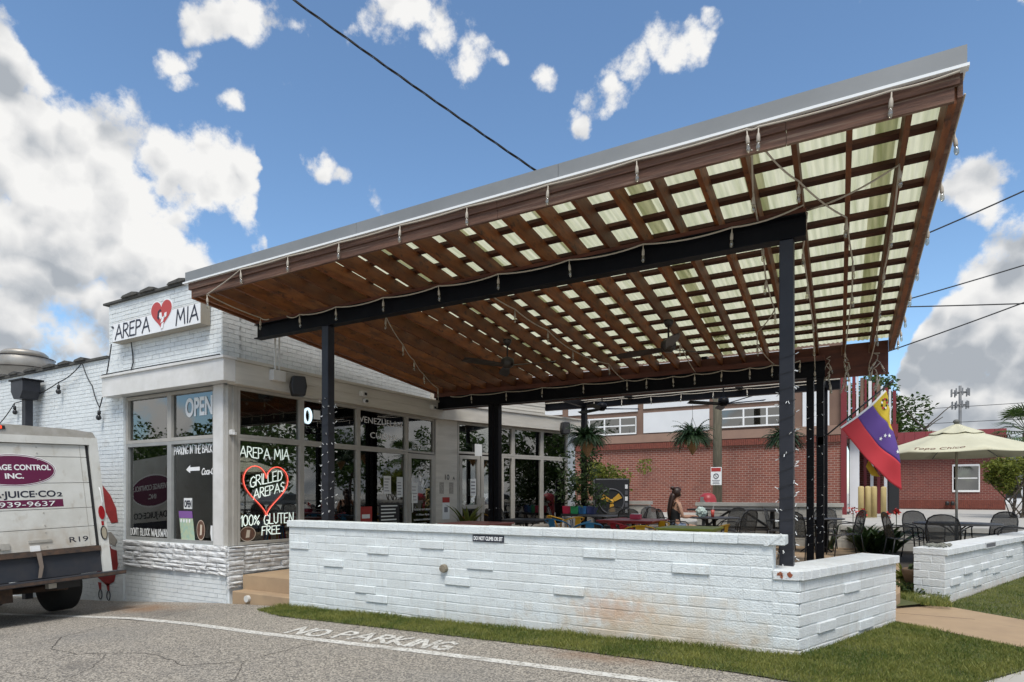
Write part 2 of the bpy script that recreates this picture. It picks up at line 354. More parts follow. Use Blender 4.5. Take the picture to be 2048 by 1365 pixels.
def foliage(name, c1, c2, tr=.35):
    m = bpy.data.materials.new(name); m.use_nodes = True; nt = m.node_tree; L = nt.links; b = nt.nodes['Principled BSDF']
    b.inputs['Roughness'].default_value = .5; b.inputs['Specular IOR Level'].default_value = .3
    g = node(m, 'ShaderNodeNewGeometry'); n = node(m, 'ShaderNodeTexNoise'); n.inputs['Scale'].default_value = 2.3; n.inputs['Detail'].default_value = 4; L.new(g.outputs['Position'], n.inputs['Vector'])
    ad = node(m, 'ShaderNodeMath', operation='MULTIPLY_ADD'); L.new(g.outputs['Random Per Island'], ad.inputs[0]); ad.inputs[1].default_value = .5; L.new(n.outputs['Fac'], ad.inputs[2])
    r = node(m, 'ShaderNodeValToRGB'); r.color_ramp.elements[0].position = .45; r.color_ramp.elements[1].position = 1.0
    r.color_ramp.elements[0].color = (*c1, 1); r.color_ramp.elements[1].color = (*c2, 1); L.new(ad.outputs[0], r.inputs[0]); L.new(r.outputs[0], b.inputs['Base Color'])
    t = node(m, 'ShaderNodeBsdfTranslucent'); L.new(r.outputs[0], t.inputs[0])
    mx = node(m, 'ShaderNodeMixShader'); mx.inputs[0].default_value = tr; L.new(b.outputs[0], mx.inputs[1]); L.new(t.outputs[0], mx.inputs[2])
    L.new(mx.outputs[0], nt.nodes['Material Output'].inputs[0]); MATS[name] = m; return m
M_leaf = foliage('tree_leaf', (.022, .05, .012), (.085, .14, .03))
M_leaf2 = foliage('yellow_green_leaf', (.06, .085, .014), (.22, .24, .04))
M_fern = foliage('fern_leaf', (.012, .032, .014), (.035, .07, .024), .2)
M_dleaf = foliage('dark_leaf', (.016, .035, .012), (.05, .08, .022), .25)
M_grass = foliage('lawn_blade', (.062, .108, .018), (.27, .27, .07), .3)
M_soil = mat('lawn_soil', (.06, .075, .025), .95, col2=(.10, .10, .035), nscale=5)
M_bark = mat('tree_bark', (.09, .07, .05), .9, col2=(.05, .04, .03), nscale=14, bump=.5, bscale=20)
M_brick = None
# ------------------------------------------------------------------ ground and paving
def lerp_tab(x, tab):
    if x <= tab[0][0]: return tab[0][1]
    for (a, b), (c, d) in zip(tab, tab[1:]):
        if x <= c: return b + (d - b) * (x - a) / (c - a)
    return tab[-1][1]
def gz(X, Y=0): return lerp_tab(X, [(-60, -1.3), (-30, -.95), (-16, -.55), (-11.9, -.32), (-8.5, -.06), (-7.13, 0), (-.57, .153), (3, .17), (60, .2)])
def terr(X, Y):
    if Y <= 16.5: return gz(X) - .02
    return .86
def sheet(xs, ys, zf):
    b = MB(); nx = len(xs); b.v = [(x, y, zf(x, y)) for y in ys for x in xs]
    b.f = [(j*nx+i, j*nx+i+1, (j+1)*nx+i+1, (j+1)*nx+i) for j in range(len(ys)-1) for i in range(nx-1)]; return b
xs = [-1500, -600, -200, -80, -60, -30, -16, -11.9, -8.5, -7.13, -4, -.57, 1.5, 3, 6, 20, 60, 200, 600, 1500]
o = sheet(xs, [-1500, -600, -200, -60, -20, -5, 0, 6, 12, 16.5, 16.52, 30, 60, 200, 600, 1500], terr).build('ground', M_conc2, fix=False); tag(o, kind='structure')
xs2 = [-60 + i * 1.0 for i in range(62)]; ys2 = [-40, -20, -10, -4, -2, 0, 1, 2, 3, 4, 5, 5.75]
asphalt = sheet(xs2, ys2, lambda x, y: gz(x)).build('asphalt_lot', M_asph, fix=False); tag(asphalt, kind='structure')
# the strip of asphalt between the lawn and the building
o = sheet([-60 + i for i in range(53)] + [-7.14], [5.75, 6.06], lambda x, y: gz(x)).build('asphalt_edge', M_asph, fix=False); tag(o, kind='structure')
# cracks
M_crack = mat('asphalt_crack_tar', (.075, .066, .056), .95)
def ribbon(pts, w, zoff, wf=None, jit=0, seed=1):
    r = random.Random(seed); P = []
    for (a, b), (c, d) in zip(pts, pts[1:]):
        n = max(1, int(math.hypot(c - a, d - b) / .06))
        for i in range(n): P.append((a + (c - a) * i / n + r.uniform(-jit, jit), b + (d - b) * i / n + r.uniform(-jit, jit)))
    P.append(pts[-1]); b = MB(); k = len(P)
    for i, (x, y) in enumerate(P):
        x0, y0 = P[max(0, i-1)]; x1, y1 = P[min(k-1, i+1)]; t = math.hypot(x1-x0, y1-y0) or 1
        ww = w * (wf(i / k) if wf else 1) * (r.uniform(.55, 1.3) if jit else 1) / 2; nx, ny = -(y1-y0)/t*ww, (x1-x0)/t*ww
        b.v += [(x + nx, y + ny, gz(x + nx) + zoff), (x - nx, y - ny, gz(x - nx) + zoff)]
    b.f = [(2*i, 2*i+1, 2*i+3, 2*i+2) for i in range(k-1)]; return b
for i, pts in enumerate([
    [(-5.19, 5.44), (-5.02, 4.61), (-5.05, 3.75), (-5.41, 3.42), (-5.97, 3.54), (-6.25, 3.54), (-6.6, 3.37), (-6.84, 3.22), (-7.37, 3.22), (-8.03, 3.61), (-8.34, 4.26), (-8.17, 4.6), (-8.4, 5.36), (-8.5, 5.95)],
    [(-6.53, 3.34), (-6.12, 2.99), (-5.9, 2.67), (-5.6, 2.2)], [(-7.3, 2.45), (-6.8, 2.57), (-6.54, 2.58), (-6.03, 2.61)], [(-5.0, 3.73), (-4.6, 3.36), (-4.3, 2.8)], [(-8.1, 2.6), (-7.92, 2.99), (-7.9, 3.25), (-8.03, 3.61)], [(-6.8, 2.8), (-6.84, 3.22)]]):
    c = ribbon(pts, .0095 if i == 0 else .006, .003, jit=.014, seed=i + 3).build('crack', M_crack, asphalt, fix=False)
# painted line and lettering on the asphalt
M_paint = mat('worn_road_paint', (.66, .65, .61), .8, col2=(.50, .48, .44), nscale=8)
layer(M_paint, (.20, .18, .15), nfac(42, .52, .62, amt=.85, detail=6)); layer(M_paint, (.22, .20, .17), nfac(6, .58, .72, amt=.7))
o = ribbon([(-40, 4.3), (-14, 4.5), (-12.2, 4.6), (-9.29, 4.68), (-7.68, 4.69), (-6.02, 4.68), (-5.06, 4.72), (-3.66, 4.78), (-2.2, 4.80), (-1.36, 4.80), (2.5, 4.7)], .118, .004).build('painted_lane_line', M_paint, asphalt, fix=False)

# ------------------------------------------------------------------ stroke lettering
SF = {'A': [[(0,0),(.42,1),(.80,0)],[(.14,.34),(.68,.38)]], 'B': [[(0,0),(0,1),(.42,.95),(.52,.76),(.40,.56),(.05,.52)],[(.40,.54),(.6,.3),(.5,.06),(0,0)]],
 'C': [[(.6,.86),(.4,1),(.14,.86),(0,.5),(.12,.12),(.38,0),(.6,.14)]], 'D': [[(0,0),(0,1),(.38,.92),(.6,.5),(.4,.08),(0,0)]],
 'E': [[(.52,1),(.02,.97),(0,.02),(.54,0)],[(.02,.52),(.42,.54)]], 'F': [[(.52,1),(.02,.97),(0,0)],[(.02,.52),(.42,.54)]],
 'G': [[(.6,.86),(.38,1),(.12,.86),(0,.5),(.12,.1),(.4,0),(.62,.14),(.62,.44),(.36,.44)]], 'H': [[(0,0),(0,1)],[(.56,0),(.56,1)],[(0,.5),(.56,.54)]],
 'I': [[(.05,0),(.05,1)]], 'K': [[(0,0),(0,1)],[(.52,1),(.03,.45),(.56,0)]], 'L': [[(0,1),(0,.02),(.5,0)]], 'M': [[(0,0),(.12,1),(.42,.32),(.74,1),(.88,0)]],
 'N': [[(0,0),(.04,1),(.56,0),(.6,1)]], 'O': [[(.3,1),(.06,.82),(0,.45),(.1,.1),(.34,0),(.58,.14),(.66,.52),(.56,.88),(.3,1)]], 'P': [[(0,0),(.03,1),(.4,.96),(.56,.76),(.44,.54),(.05,.46)]],
 'R': [[(0,0),(.03,1),(.4,.96),(.54,.76),(.42,.56),(.05,.48)],[(.2,.48),(.6,0)]], 'S': [[(.52,.88),(.3,1),(.06,.86),(.08,.64),(.46,.42),(.52,.18),(.3,0),(.02,.1)]],
 'T': [[(0,1),(.62,.98)],[(.31,.99),(.29,0)]], 'U': [[(0,1),(.02,.2),(.24,0),(.5,.14),(.56,1)]], 'V': [[(0,1),(.3,0),(.6,1)]], 'W': [[(0,1),(.2,0),(.44,.66),(.66,0),(.9,1)]],
 'Y': [[(0,1),(.28,.5),(.58,1)],[(.28,.5),(.26,0)]], 'Z': [[(0,.97),(.56,1),(0,.02),(.6,0)]], "'": [[(.06,1),(.02,.8)]], '1': [[(0,.78),(.18,1),(.18,0)]], '0': [[(.28,1),(.05,.8),(0,.45),(.1,.1),(.3,0),(.5,.14),(.56,.52),(.48,.88),(.28,1)]],
 '%': [[(0,.1),(.66,.94)],[(.15,.95),(.02,.78),(.15,.6),(.28,.78),(.15,.95)],[(.52,.4),(.38,.22),(.52,.05),(.66,.22),(.52,.4)]], '2': [[(0,.8),(.2,1),(.46,.9),(.5,.66),(0,0),(.54,0)]], '3': [[(0,.95),(.5,.98),(.2,.6),(.5,.4),(.3,0),(0,.1)]],
 '6': [[(.46,.98),(.1,.6),(0,.25),(.25,0),(.5,.2),(.3,.5),(.06,.38)]], '7': [[(0,1),(.54,1),(.18,0)]], '9': [[(.5,.62),(.24,.48),(.02,.72),(.24,1),(.5,.8),(.48,.4),(.3,0)]], '-': [[(0,.5),(.4,.5)]], '.': [[(0,0),(.03,.03)]], '&': [[(.6,0),(.12,.75),(.28,1),(.4,.8),(0,.25),(.2,0),(.55,.35)]],
 'J': [[(.42,1),(.42,.2),(.22,0),(0,.16)]], 'X': [[(0,0),(.56,1)],[(0,1),(.56,0)]], 'Q': [[(.3,1),(.06,.82),(0,.45),(.1,.1),(.34,0),(.58,.14),(.66,.52),(.56,.88),(.3,1)],[(.4,.25),(.66,-.05)]], '4': [[(.4,0),(.4,1),(0,.35),(.56,.35)]], '5': [[(.5,1),(.06,1),(.04,.55),(.4,.55),(.5,.25),(.3,0),(0,.1)]], '8': [[(.28,.52),(.04,.76),(.28,1),(.5,.76),(.28,.52),(0,.24),(.28,0),(.56,.24),(.28,.52)]]}
def stroke_w(t, h, gap=.16): return sum((max(p[0] for s in SF[c] for p in s) if c in SF else .34) * h + gap * h for c in t) - gap * h
def strokes(b, text, o, ux, uy, h, w, n, gap=.16, thick=.002, width=None, wob=0, seed=0):
    """flat brush-stroke letters, laid on the plane (o, ux, uy), normal n"""
    r = random.Random(seed); o, ux, uy, n = Vector(o), Vector(ux), Vector(uy), Vector(n)
    k = width / stroke_w(text, h, gap) if width else 1; cx = 0
    for c in text:
        if c not in SF: cx += (.34 + gap) * h * k; continue
        dy = r.uniform(-wob, wob) * h; sh = r.uniform(-wob, wob)
        for s in SF[c]:
            pts = [(cx + (p[0] + sh * p[1]) * h * k, p[1] * h + dy) for p in s]
            for (a, d), (e, f) in zip(pts, pts[1:]):
                L = math.hypot(e - a, f - d) or 1e-6; tx, ty = (e - a) / L, (f - d) / L; q = w * .42
                a2, d2, e2, f2 = a - tx*q, d - ty*q, e + tx*q, f + ty*q; px, py = -ty * w / 2, tx * w / 2
                b.prism([(a2+px, d2+py), (a2-px, d2-py), (e2-px, f2-py), (e2+px, f2+py)], o, ux, uy, n * (thick * (1 + .1 * r.random())))
        cx += (max(p[0] for s in SF[c] for p in s) + gap) * h * k
    return b
def text_mesh(name, txt, o, ux, uy, h, mat_, parent=None, width=None, align='LEFT', bold=0, shear=0, ext=.001, space=1):
    cu = bpy.data.curves.new(name, 'FONT'); cu.body = txt; cu.size = h; cu.extrude = ext; cu.offset = bold; cu.shear = shear; cu.align_x = align; cu.space_character = space
    ob = bpy.data.objects.new('tmp', cu); COL.objects.link(ob)
    dg = bpy.context.evaluated_depsgraph_get(); me = bpy.data.meshes.new_from_object(ob.evaluated_get(dg)); bpy.data.objects.remove(ob)
    ux, uy = Vector(ux).normalized(), Vector(uy).normalized(); nz = ux.cross(uy)
    xs = [v.co.x for v in me.vertices]; k = width / (max(xs) - min(xs)) if width else 1
    for v in me.vertices: v.co = Vector(o) + ux * v.co.x * k + uy * v.co.y + nz * (v.co.z + ext)
    me.materials.clear(); me.materials.append(mat_); me.name = name
    ob = bpy.data.objects.new(name, me); COL.objects.link(ob)
    if parent: attach(ob, parent)
    return ob
b = MB()
for word, x0, wd_, y0 in (('NO', -5.72, .50, 4.83), ('PARKING', -5.05, 1.46, 4.88)):
    strokes(b, word, (x0, y0, gz(x0) + .005), (1, .02, .023), (-.17, 1, 0), .30, .058, (0, 0, 1), .22, .0006, wd_, .05, 3)
b.build('painted_no_parking_lettering', M_paint, asphalt)

# lawn: strip along the front wall and the corner by the street
LAWN = [(-7.35, 5.72), (-6.65, 5.50), (-4.6, 5.48), (-2.7, 5.45), (-1.26, 5.34), (-.63, 5.25), (.15, 5.15), (.62, 5.75), (1.07, 6.5), (1.45, 7.15), (.21, 8.2), (-.57, 6.06), (-7.13, 6.06), (-7.3, 6.06)]
LAWN2 = [(.78, 9.62), (1.62, 8.86), (4.6, 14.2), (3.9, 18.0), (2.2, 14.4)]
def in_poly(x, y, P):
    c = False; j = len(P) - 1
    for i in range(len(P)):
        if (P[i][1] > y) != (P[j][1] > y) and x < (P[j][0]-P[i][0]) * (y-P[i][1]) / (P[j][1]-P[i][1]) + P[i][0]: c = not c
        j = i
    return c
def poly_sheet(P, z, name, m, parent=None):
    me = bpy.data.meshes.new(name); bm = bmesh.new(); vs_ = [bm.verts.new((x, y, z(x, y) if callable(z) else z)) for x, y in P]
    f = bm.faces.new(vs_); f.normal_update()
    if f.normal.z < 0: f.normal_flip()
    bmesh.ops.triangulate(bm, faces=bm.faces); bm.to_mesh(me); bm.free(); me.materials.append(m)
    o = bpy.data.objects.new(name, me); COL.objects.link(o)
    if parent: attach(o, parent)
    return o
lz = lambda x, y: gz(x) + .010
for i, P in enumerate((LAWN, LAWN2)):
    tag(poly_sheet(P, lz, 'lawn_soil', M_soil), kind='structure')
    b = MB(); r = random.Random(20 + i); x0, x1 = min(p[0] for p in P), max(p[0] for p in P); y0, y1 = min(p[1] for p in P), max(p[1] for p in P)
    want = 70000 if i == 0 else 34000; n = 0
    while n < want:
        x, y = r.uniform(x0 - .03, x1), r.uniform(y0 - .03, y1); jx, jy = r.gauss(0, .028), r.gauss(0, .028) + .05 * mnoise.noise((x * 2.7, 3, 0))
        if not in_poly(x + jx, y + jy, P): continue
        clump = mnoise.noise((x * 3.1, y * 3.1, 1)) ; h = r.uniform(.018, .042) * (1 + .45 * clump)
        if i == 0 and y > 5.93 and x < -.5: h *= r.uniform(1, 1.9)
        a = r.uniform(0, 6.283); w = r.uniform(.0022, .004); lx, ly = r.gauss(0, .45) * h, r.gauss(0, .45) * h; z = lz(x, y) - .003
        dx, dy = math.cos(a) * w, math.sin(a) * w
        k = len(b.v); b.v += [(x-dx, y-dy, z), (x+dx, y+dy, z), (x+lx*.5+dx*.6, y+ly*.5+dy*.6, z+h*.6), (x+lx, y+ly, z+h)]
        b.f += [(k, k+1, k+2), (k, k+2, k+3)]; n += 1
    o = b.build('lawn_grass', M_grass, fix=False)
    tag(o, ['mown green grass along the white front wall and corner', 'mown green grass outside the right street wall'][i], 'grass', kind='stuff')
# street walkway and pavement
tag(poly_sheet([(.21, 8.2), (1.45, 7.15), (3.0, 5.8), (4.5, 6.6), (1.62, 8.86), (.78, 9.62), (.45, 9.95), (-.2, 8.9)], lambda x, y: .178, 'garden_walkway', M_conc), kind='structure')
tag(poly_sheet([(.62, 5.75), (.15, 5.15), (.3, 3.0), (8, 3.0), (14, 18), (4.6, 14.2), (1.62, 8.86), (1.07, 6.5)], lambda x, y: .160, 'street_pavement', M_conc2), kind='structure')
tag(MB().box((-.1, 8.745, .17), (1.0, 8.75, .1795)).build('walkway_joint', M_crack, bpy.data.objects['garden_walkway']))
# asphalt street beyond the pavement (out of frame, mirrored in the shop windows)
tag(MB().quad((8, 3, .17), (60, 3, .17), (66, 60, .17), (24, 60, .17)).build('street_asphalt', mat('street_asphalt_grey', (.10, .10, .10), .9, col2=(.14, .135, .13), nscale=3), fix=False), kind='structure')

# patio slab, steps and beds
PZ0 = .345
slab = MB(); slab.prism([(-8.45, 6.30), (-.62, 6.30), (.05, 8.3), (.30, 9.3), (.42, 13.4), (-.35, 16.5), (-8.45, 16.5)], (0, 0, -.2), (1, 0, 0), (0, 1, 0), (0, 0, PZ0 + .2))
patio = slab.build('patio_floor', M_conc); tag(patio, kind='structure')
o = MB().prism([(-8.4, 6.075), (-7.14, 6.075), (-7.14, 6.298), (-8.4, 6.298)], (0, 0, -.3), (1, 0, 0), (0, 1, 0), (0, 0, .43)).build('lower_step', M_conc, bevel=.012); tag(o, kind='structure')
M_mulch = mat('dark_mulch', (.035, .028, .022), .95, col2=(.09, .075, .06), nscale=30, bump=.8, bscale=40)
bed = MB().prism([(.42, 13.4), (.36, 11.2), (1.2, 11.2), (3.1, 16.5), (-.35, 16.5)], (0, 0, -.2), (1, 0, 0), (0, 1, 0), (0, 0, .53)).build('planting_bed', M_mulch); tag(bed, kind='structure')

# ------------------------------------------------------------------ low white brick walls
def brick_mesh(name, L, H, D, m, seed):
    r = random.Random(seed); bm = bmesh.new(); bmesh.ops.create_cube(bm, size=1)
    for v in bm.verts: v.co = Vector((v.co.x * L + r.uniform(-.002, .002), v.co.y * D, v.co.z * H + r.uniform(-.0018, .0018)))
    bmesh.ops.bevel(bm, geom=[e for e in bm.edges], offset=.006, segments=1, affect='EDGES', profile=.5)
    me = bpy.data.meshes.new(name); bm.to_mesh(me); bm.free(); me.materials.append(m); return me
CH = .1036
def brick_wall(parent, o, d, length, z_top, z_bot_fn, BL, m, prot=(), seed=1, ncap=True, start=0, limit=299):
    """courses of brick objects on the face through o along unit vector d (outward normal to the right of d)"""
    r = random.Random(seed); d = Vector((d[0], d[1], 0)).normalized(); nrm = Vector((d.y, -d.x, 0)); rz = math.atan2(d.y, d.x)
    ms = [brick_mesh('brick', BL - .004, CH - .008, .05, m, seed * 10 + i) for i in range(5)]
    k = start; n = 0
    while True:
        zt = z_top - k * CH; zc = zt - CH / 2
        if zt < z_bot_fn(0) - .02 and zt < z_bot_fn(length) - .02: break
        off = (BL * .5 if k % 2 else 0) + r.uniform(-.04, .04); t = -off
        while t < length - .01:
            a, bb = max(0, t), min(length, t + BL); t += BL
            if bb - a < .03: continue
            tc_ = (a + bb) / 2
            if zt < z_bot_fn(tc_) - .02: continue
            p = 0.0
            for (pt, pk) in prot:
                if pk == k and a <= pt < bb: p = .020
            c = Vector(o) + d * tc_ + nrm * (r.uniform(-.0025, .0025) + p - .025); c.z = zc
            q = inst(ms[r.randrange(5)], 'brick', parent, c, (0, 0, rz), ((bb - a - .004) / (BL - .004), 1, 1)); n += 1
        k += 1
    return n
fw = thing('front_low_wall', 'long white painted brick wall across the front of the patio with a flat cap', 'wall', (-4, 6.15, 0))
gw = lambda t: gz(-7.13 + t) + .0
MB().box((-7.128, 6.063, -.3), (-.78, 6.25, 1.135)).build('wall_core', M_wallpaint, fw)
MB().box((-.78, 6.063, -.3), (-.59, 6.25, .826)).build('wall_core', M_wallpaint, fw)
prot = [(tx, k) for tx, k in ((.21, 2), (1.78, 2), (3.30, 1), (.96, 4), (5.12, 3), (3.95, 5), (2.2, 7), (5.85, 6), (6.35, 9), (4.55, 2), (5.45, 5), (3.1, 9), (4.9, 9))]
prot = []
for px, py in ((603,1093),(738,1102),(842,1092),(667,1128),(969,1134),(895,1163),(774,1200),(1117,1183),(1172,1108),(1373,1139),(1553,1262),(724,1172)):
    r_ = (px - 1024) / 1250; c_, s_ = math.cos(R(30)), math.sin(R(30)); dd = 6.06 / (r_ * s_ + c_); X = dd * (r_ * c_ - s_); z = 1.6 + (988 - py) / 1250 * dd
    prot.append((X + 7.13, int((1.138 - z) / CH)))
n1 = brick_wall(fw, (-7.13, 6.06, 0), (1, 0), 6.345, 1.138, gw, .36, M_wallpaint, prot, 5)
n2 = brick_wall(fw, (-.785, 6.06, 0), (1, 0), .219, 1.138, lambda t: .153, .22, M_wallpaint, [], 6, start=3)
cm = brick_mesh('cap_brick', .401, .088, .235, M_wallpaint, 3)
for i in range(16): inst(cm, 'cap_brick', fw, (-6.945 + i * .4045, 6.15, 1.181 + rnd.uniform(-.0015, .0015)), (0, 0, rnd.uniform(-.004, .004)))
o = MB().prism([(-.16, -.05), (-.12, -.05), (.0, .046), (-.03, .046)], (-.70, 6.028, 1.181), (1, 0, 0), (0, 0, 1), (0, .01, 0)).build('cap_return', M_wallpaint, fw)
M_redscar = mat('bare_red_brick', (.25, .07, .03), .9, col2=(.33, .13, .07), nscale=20)
sw = thing('street_low_wall', 'lower white brick wall turning the corner beside the grass with chipped red brick cap', 'wall', (-.4, 6.9, 0))
D3 = Vector((math.sin(R(20.3)), math.cos(R(20.3)), 0)); N3 = Vector((D3.y, -D3.x, 0))
c0 = Vector((-.566, 6.06, 0))
def W3(t, n, z): q = c0 + D3 * t + N3 * n; return (q.x, q.y, z)
def slab3(t0, t1, n0, n1, z0, z1): return MB().add([W3(t0,n0,z0),W3(t1,n0,z0),W3(t1,n1,z0),W3(t0,n1,z0),W3(t0,n0,z1),W3(t1,n0,z1),W3(t1,n1,z1),W3(t0,n1,z1)], [(0,3,2,1),(4,5,6,7),(0,1,5,4),(1,2,6,5),(2,3,7,6),(3,0,4,7)])
slab3(.06, 2.27, -.36, -.004, -.2, .826).build('wall_core', M_wallpaint, sw)
brick_wall(sw, c0, D3, 2.28, .826, lambda t: .15, .36, M_wallpaint2, [(.62, 4), (1.15, 1), (1.55, 5)], 8)
cm2 = brick_mesh('cap_brick', .16, .086, .40, M_wallpaint2, 5); ang3 = math.atan2(D3.y, D3.x)
for i in range(14): inst(cm2, 'cap_brick', sw, W3(.085 + i * .163, -.165, .871), (0, 0, ang3))
inst(brick_mesh('cap_brick', .215, .086, .2, M_wallpaint2, 9), 'cap_brick', sw, (-.672, 6.14, .8705))
for i, (x, z, w, h) in enumerate(((-.715, .885, .035, .025), (-.705, .860, .03, .022), (-.640, .882, .045, .030), (-.735, .88, .02, .02))):
    r = random.Random(i); P = [(math.cos(a) * w / 2 * r.uniform(.6, 1.2), math.sin(a) * h * r.uniform(.5, 1.1)) for a in [j * .7 for j in range(9)]]
    MB().prism(P, (x, 6.0385, z), (1, 0, 0), (0, 0, 1), (0, -.0015, 0)).build('chipped_patch', M_redscar, sw)
rw = thing('right_street_wall', 'white brick street wall at the right edge with coiled hose on its end', 'wall', W3(5.5, -.1, 0))
slab3(3.955, 12.5, -.30, -.004, -.2, .80).build('wall_core', M_wallpaint2, rw)
brick_wall(rw, W3(3.95, 0, 0), D3, 8.5, .80, lambda t: .12, .40, M_wallpaint2, [(.42, 3), (.95, 2), (1.7, 2), (1.35, 4), (2.6, 3), (3.2, 1)], 9)
e3 = -N3
brick_wall(rw, W3(3.95, -.36, 0), N3, .36, .80, lambda t: .12, .22, M_wallpaint2, [], 10)
cm3 = brick_mesh('cap_brick', .20, .086, .40, M_wallpaint2, 15)
for i in range(42): inst(cm3, 'cap_brick', rw, W3(4.045 + i * .2035, -.165, .845), (0, 0, ang3))

# low wall that holds back the lot behind the patio
bw = thing('back_retaining_wall', 'low white board-marked wall behind the patio seating', 'wall', (-3, 16.55, 0))
M_blockwall = mat('weathered_white_blockwork', (.50, .48, .43), .8, col2=(.40, .385, .345), nscale=3, bump=.1)
for x0, x1, zt in ((-8.0, -5.22, 1.40), (-3.95, -.62, 1.38), (-.62, 6.5, .86)):
    z = -.1; k = 0
    while z < zt - .12:
        h = min(.2, zt - .09 - z)
        x = x0 - (.2 if k % 2 else 0)
        while x < x1:
            a, bb = max(x, x0), min(x + .8, x1)
            if bb - a > .05: MB().box((a + .003, 16.40, z + .004), (bb - .003, 16.62, z + h - .004)).build('block', M_blockwall, bw)
            x += .8
        z += h; k += 1
    MB().box((x0 - .03, 16.36, zt - .09), (x1 + .03, 16.66, zt)).build('cap_slab', M_blockwall, bw)
# ------------------------------------------------------------------ the restaurant
rest = thing('restaurant_building', 'white painted brick restaurant with glazed shopfronts and stone base', 'building', (-9.5, 9, 0))
M_int = mat('dark_interior_paint', (.09, .035, .035), .8, col2=(.05, .03, .035), nscale=1.5); M_ceil = mat('interior_ceiling', (.22, .22, .21), .8); M_ifloor = mat('interior_floor', (.10, .075, .06), .5)
K0 = Vector((-8.5, 11.3, 0)); KD = Vector((math.sin(R(17.7)), math.cos(R(17.7)), 0)); KN = Vector((KD.y, -KD.x, 0))
def K(t, n, z): q = K0 + KD * t + KN * n; return (q.x, q.y, z)
def kbox(t0, t1, n0, n1, z0, z1): return MB().add([K(t0,n0,z0),K(t1,n0,z0),K(t1,n1,z0),K(t0,n1,z0),K(t0,n0,z1),K(t1,n0,z1),K(t1,n1,z1),K(t0,n1,z1)], [(0,3,2,1),(4,5,6,7),(0,1,5,4),(1,2,6,5),(2,3,7,6),(3,0,4,7)])
# shell
MB().box((-24, 6.075, -1.2), (-11.34, 6.40, 4.02)).build('facade_wall', M_white, rest)
MB().box((-11.80, 6.077, 3.30), (-8.64, 6.38, 4.96)).build('upper_wall', M_white, rest)
MB().box((-11.335, 6.10, -.8), (-8.56, 6.36, .80)).build('window_wall', M_white, rest)
MB().box((-8.95, 6.39, 3.30), (-8.66, 11.3, 4.6)).build('side_upper_wall', M_white, rest)
MB().box((-8.80, 6.37, .0), (-8.56, 10.3, .80)).build('side_base_wall', M_white, rest)
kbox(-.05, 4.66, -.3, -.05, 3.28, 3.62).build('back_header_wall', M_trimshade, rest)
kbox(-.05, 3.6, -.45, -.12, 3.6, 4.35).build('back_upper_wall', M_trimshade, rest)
kbox(2.35, 4.66, -.25, -.04, 0, .75).build('back_base_wall', M_white, rest)
MB().box((-24, 6.45, .30), (-8.70, 15.2, .335)).build('interior_floor', M_ifloor, rest)
MB().box((-24, 6.42, 3.36), (-8.97, 15.2, 3.42)).build('interior_ceiling', M_ceil, rest)
MB().box((-13.6, 6.42, .33), (-13.4, 15.4, 3.36)).build('interior_wall', M_int, rest)
MB().box((-13.4, 15.2, .33), (-7.4, 15.4, 3.6)).build('interior_wall', M_int, rest)
MB().box((-24, 15.2, 3.4), (-8.7, 15.35, 4.0)).build('roof_edge', M_white, rest)
MB().box((-24, 6.3, 3.9), (-8.9, 15.3, 3.95)).build('flat_roof', M_ceil, rest)
# painted brick faces (too fine to pick apart one by one)
def brick_field(b, o, d, L, z0, z1, bl=.205, ch=.0715, seed=1, hole=None, top=None):
    r = random.Random(seed); d = Vector(d); n = Vector((d.y, -d.x, 0)); k = 0; z = z0
    while z < z1 - .03:
        t = -(bl / 2 if k % 2 else 0)
        while t < L:
            a, e = max(0, t) + .003, min(L, t + bl) - .003; t += bl
            if e - a < .02: continue
            if hole and hole(a, e, z): continue
            p = r.uniform(-.002, .002); q0 = Vector(o) + d * a + n * (.013 + p); q1 = Vector(o) + d * e + n * (.013 + r.uniform(-.002, .002)); i0, i1 = q0 - n * .02, q1 - n * .02
            za, zb = z + .004 + r.uniform(-.0015, .0015), z + ch - .004 + r.uniform(-.0015, .0015)
            m = len(b.v); b.v += [(q0.x,q0.y,za),(q1.x,q1.y,za),(q1.x,q1.y,zb),(q0.x,q0.y,zb),(i0.x,i0.y,za),(i1.x,i1.y,za),(i1.x,i1.y,zb),(i0.x,i0.y,zb)]
            b.f += [(m,m+1,m+2,m+3),(m+3,m+2,m+6,m+7),(m+1,m,m+4,m+5),(m,m+3,m+7,m+4),(m+2,m+1,m+5,m+6)]
        z += ch; k += 1
    return b
b = MB()
brick_field(b, (-24, 6.075, 0), (1, 0, 0), 12.655, -1.2, 4.02, seed=2)
brick_field(b, (-11.80, 6.077, 0), (1, 0, 0), 3.16, 3.64, 4.95, seed=3)
brick_field(b, (-11.335, 6.10, 0), (1, 0, 0), 2.78, -.8, .335, seed=4)
brick_field(b, (-11.345, 6.075, 0), (1, 0, 0), .02, .3, .8, seed=4)
brick_field(b, (-8.64, 6.068, 0), (0, 1, 0), .325, 3.66, 4.95, seed=6); brick_field(b, (-8.66, 6.393, 0), (0, 1, 0), 4.9, 3.66, 4.52, seed=5)
tag(b.build('painted_bricks', M_white, rest, fix=False), kind='stuff')
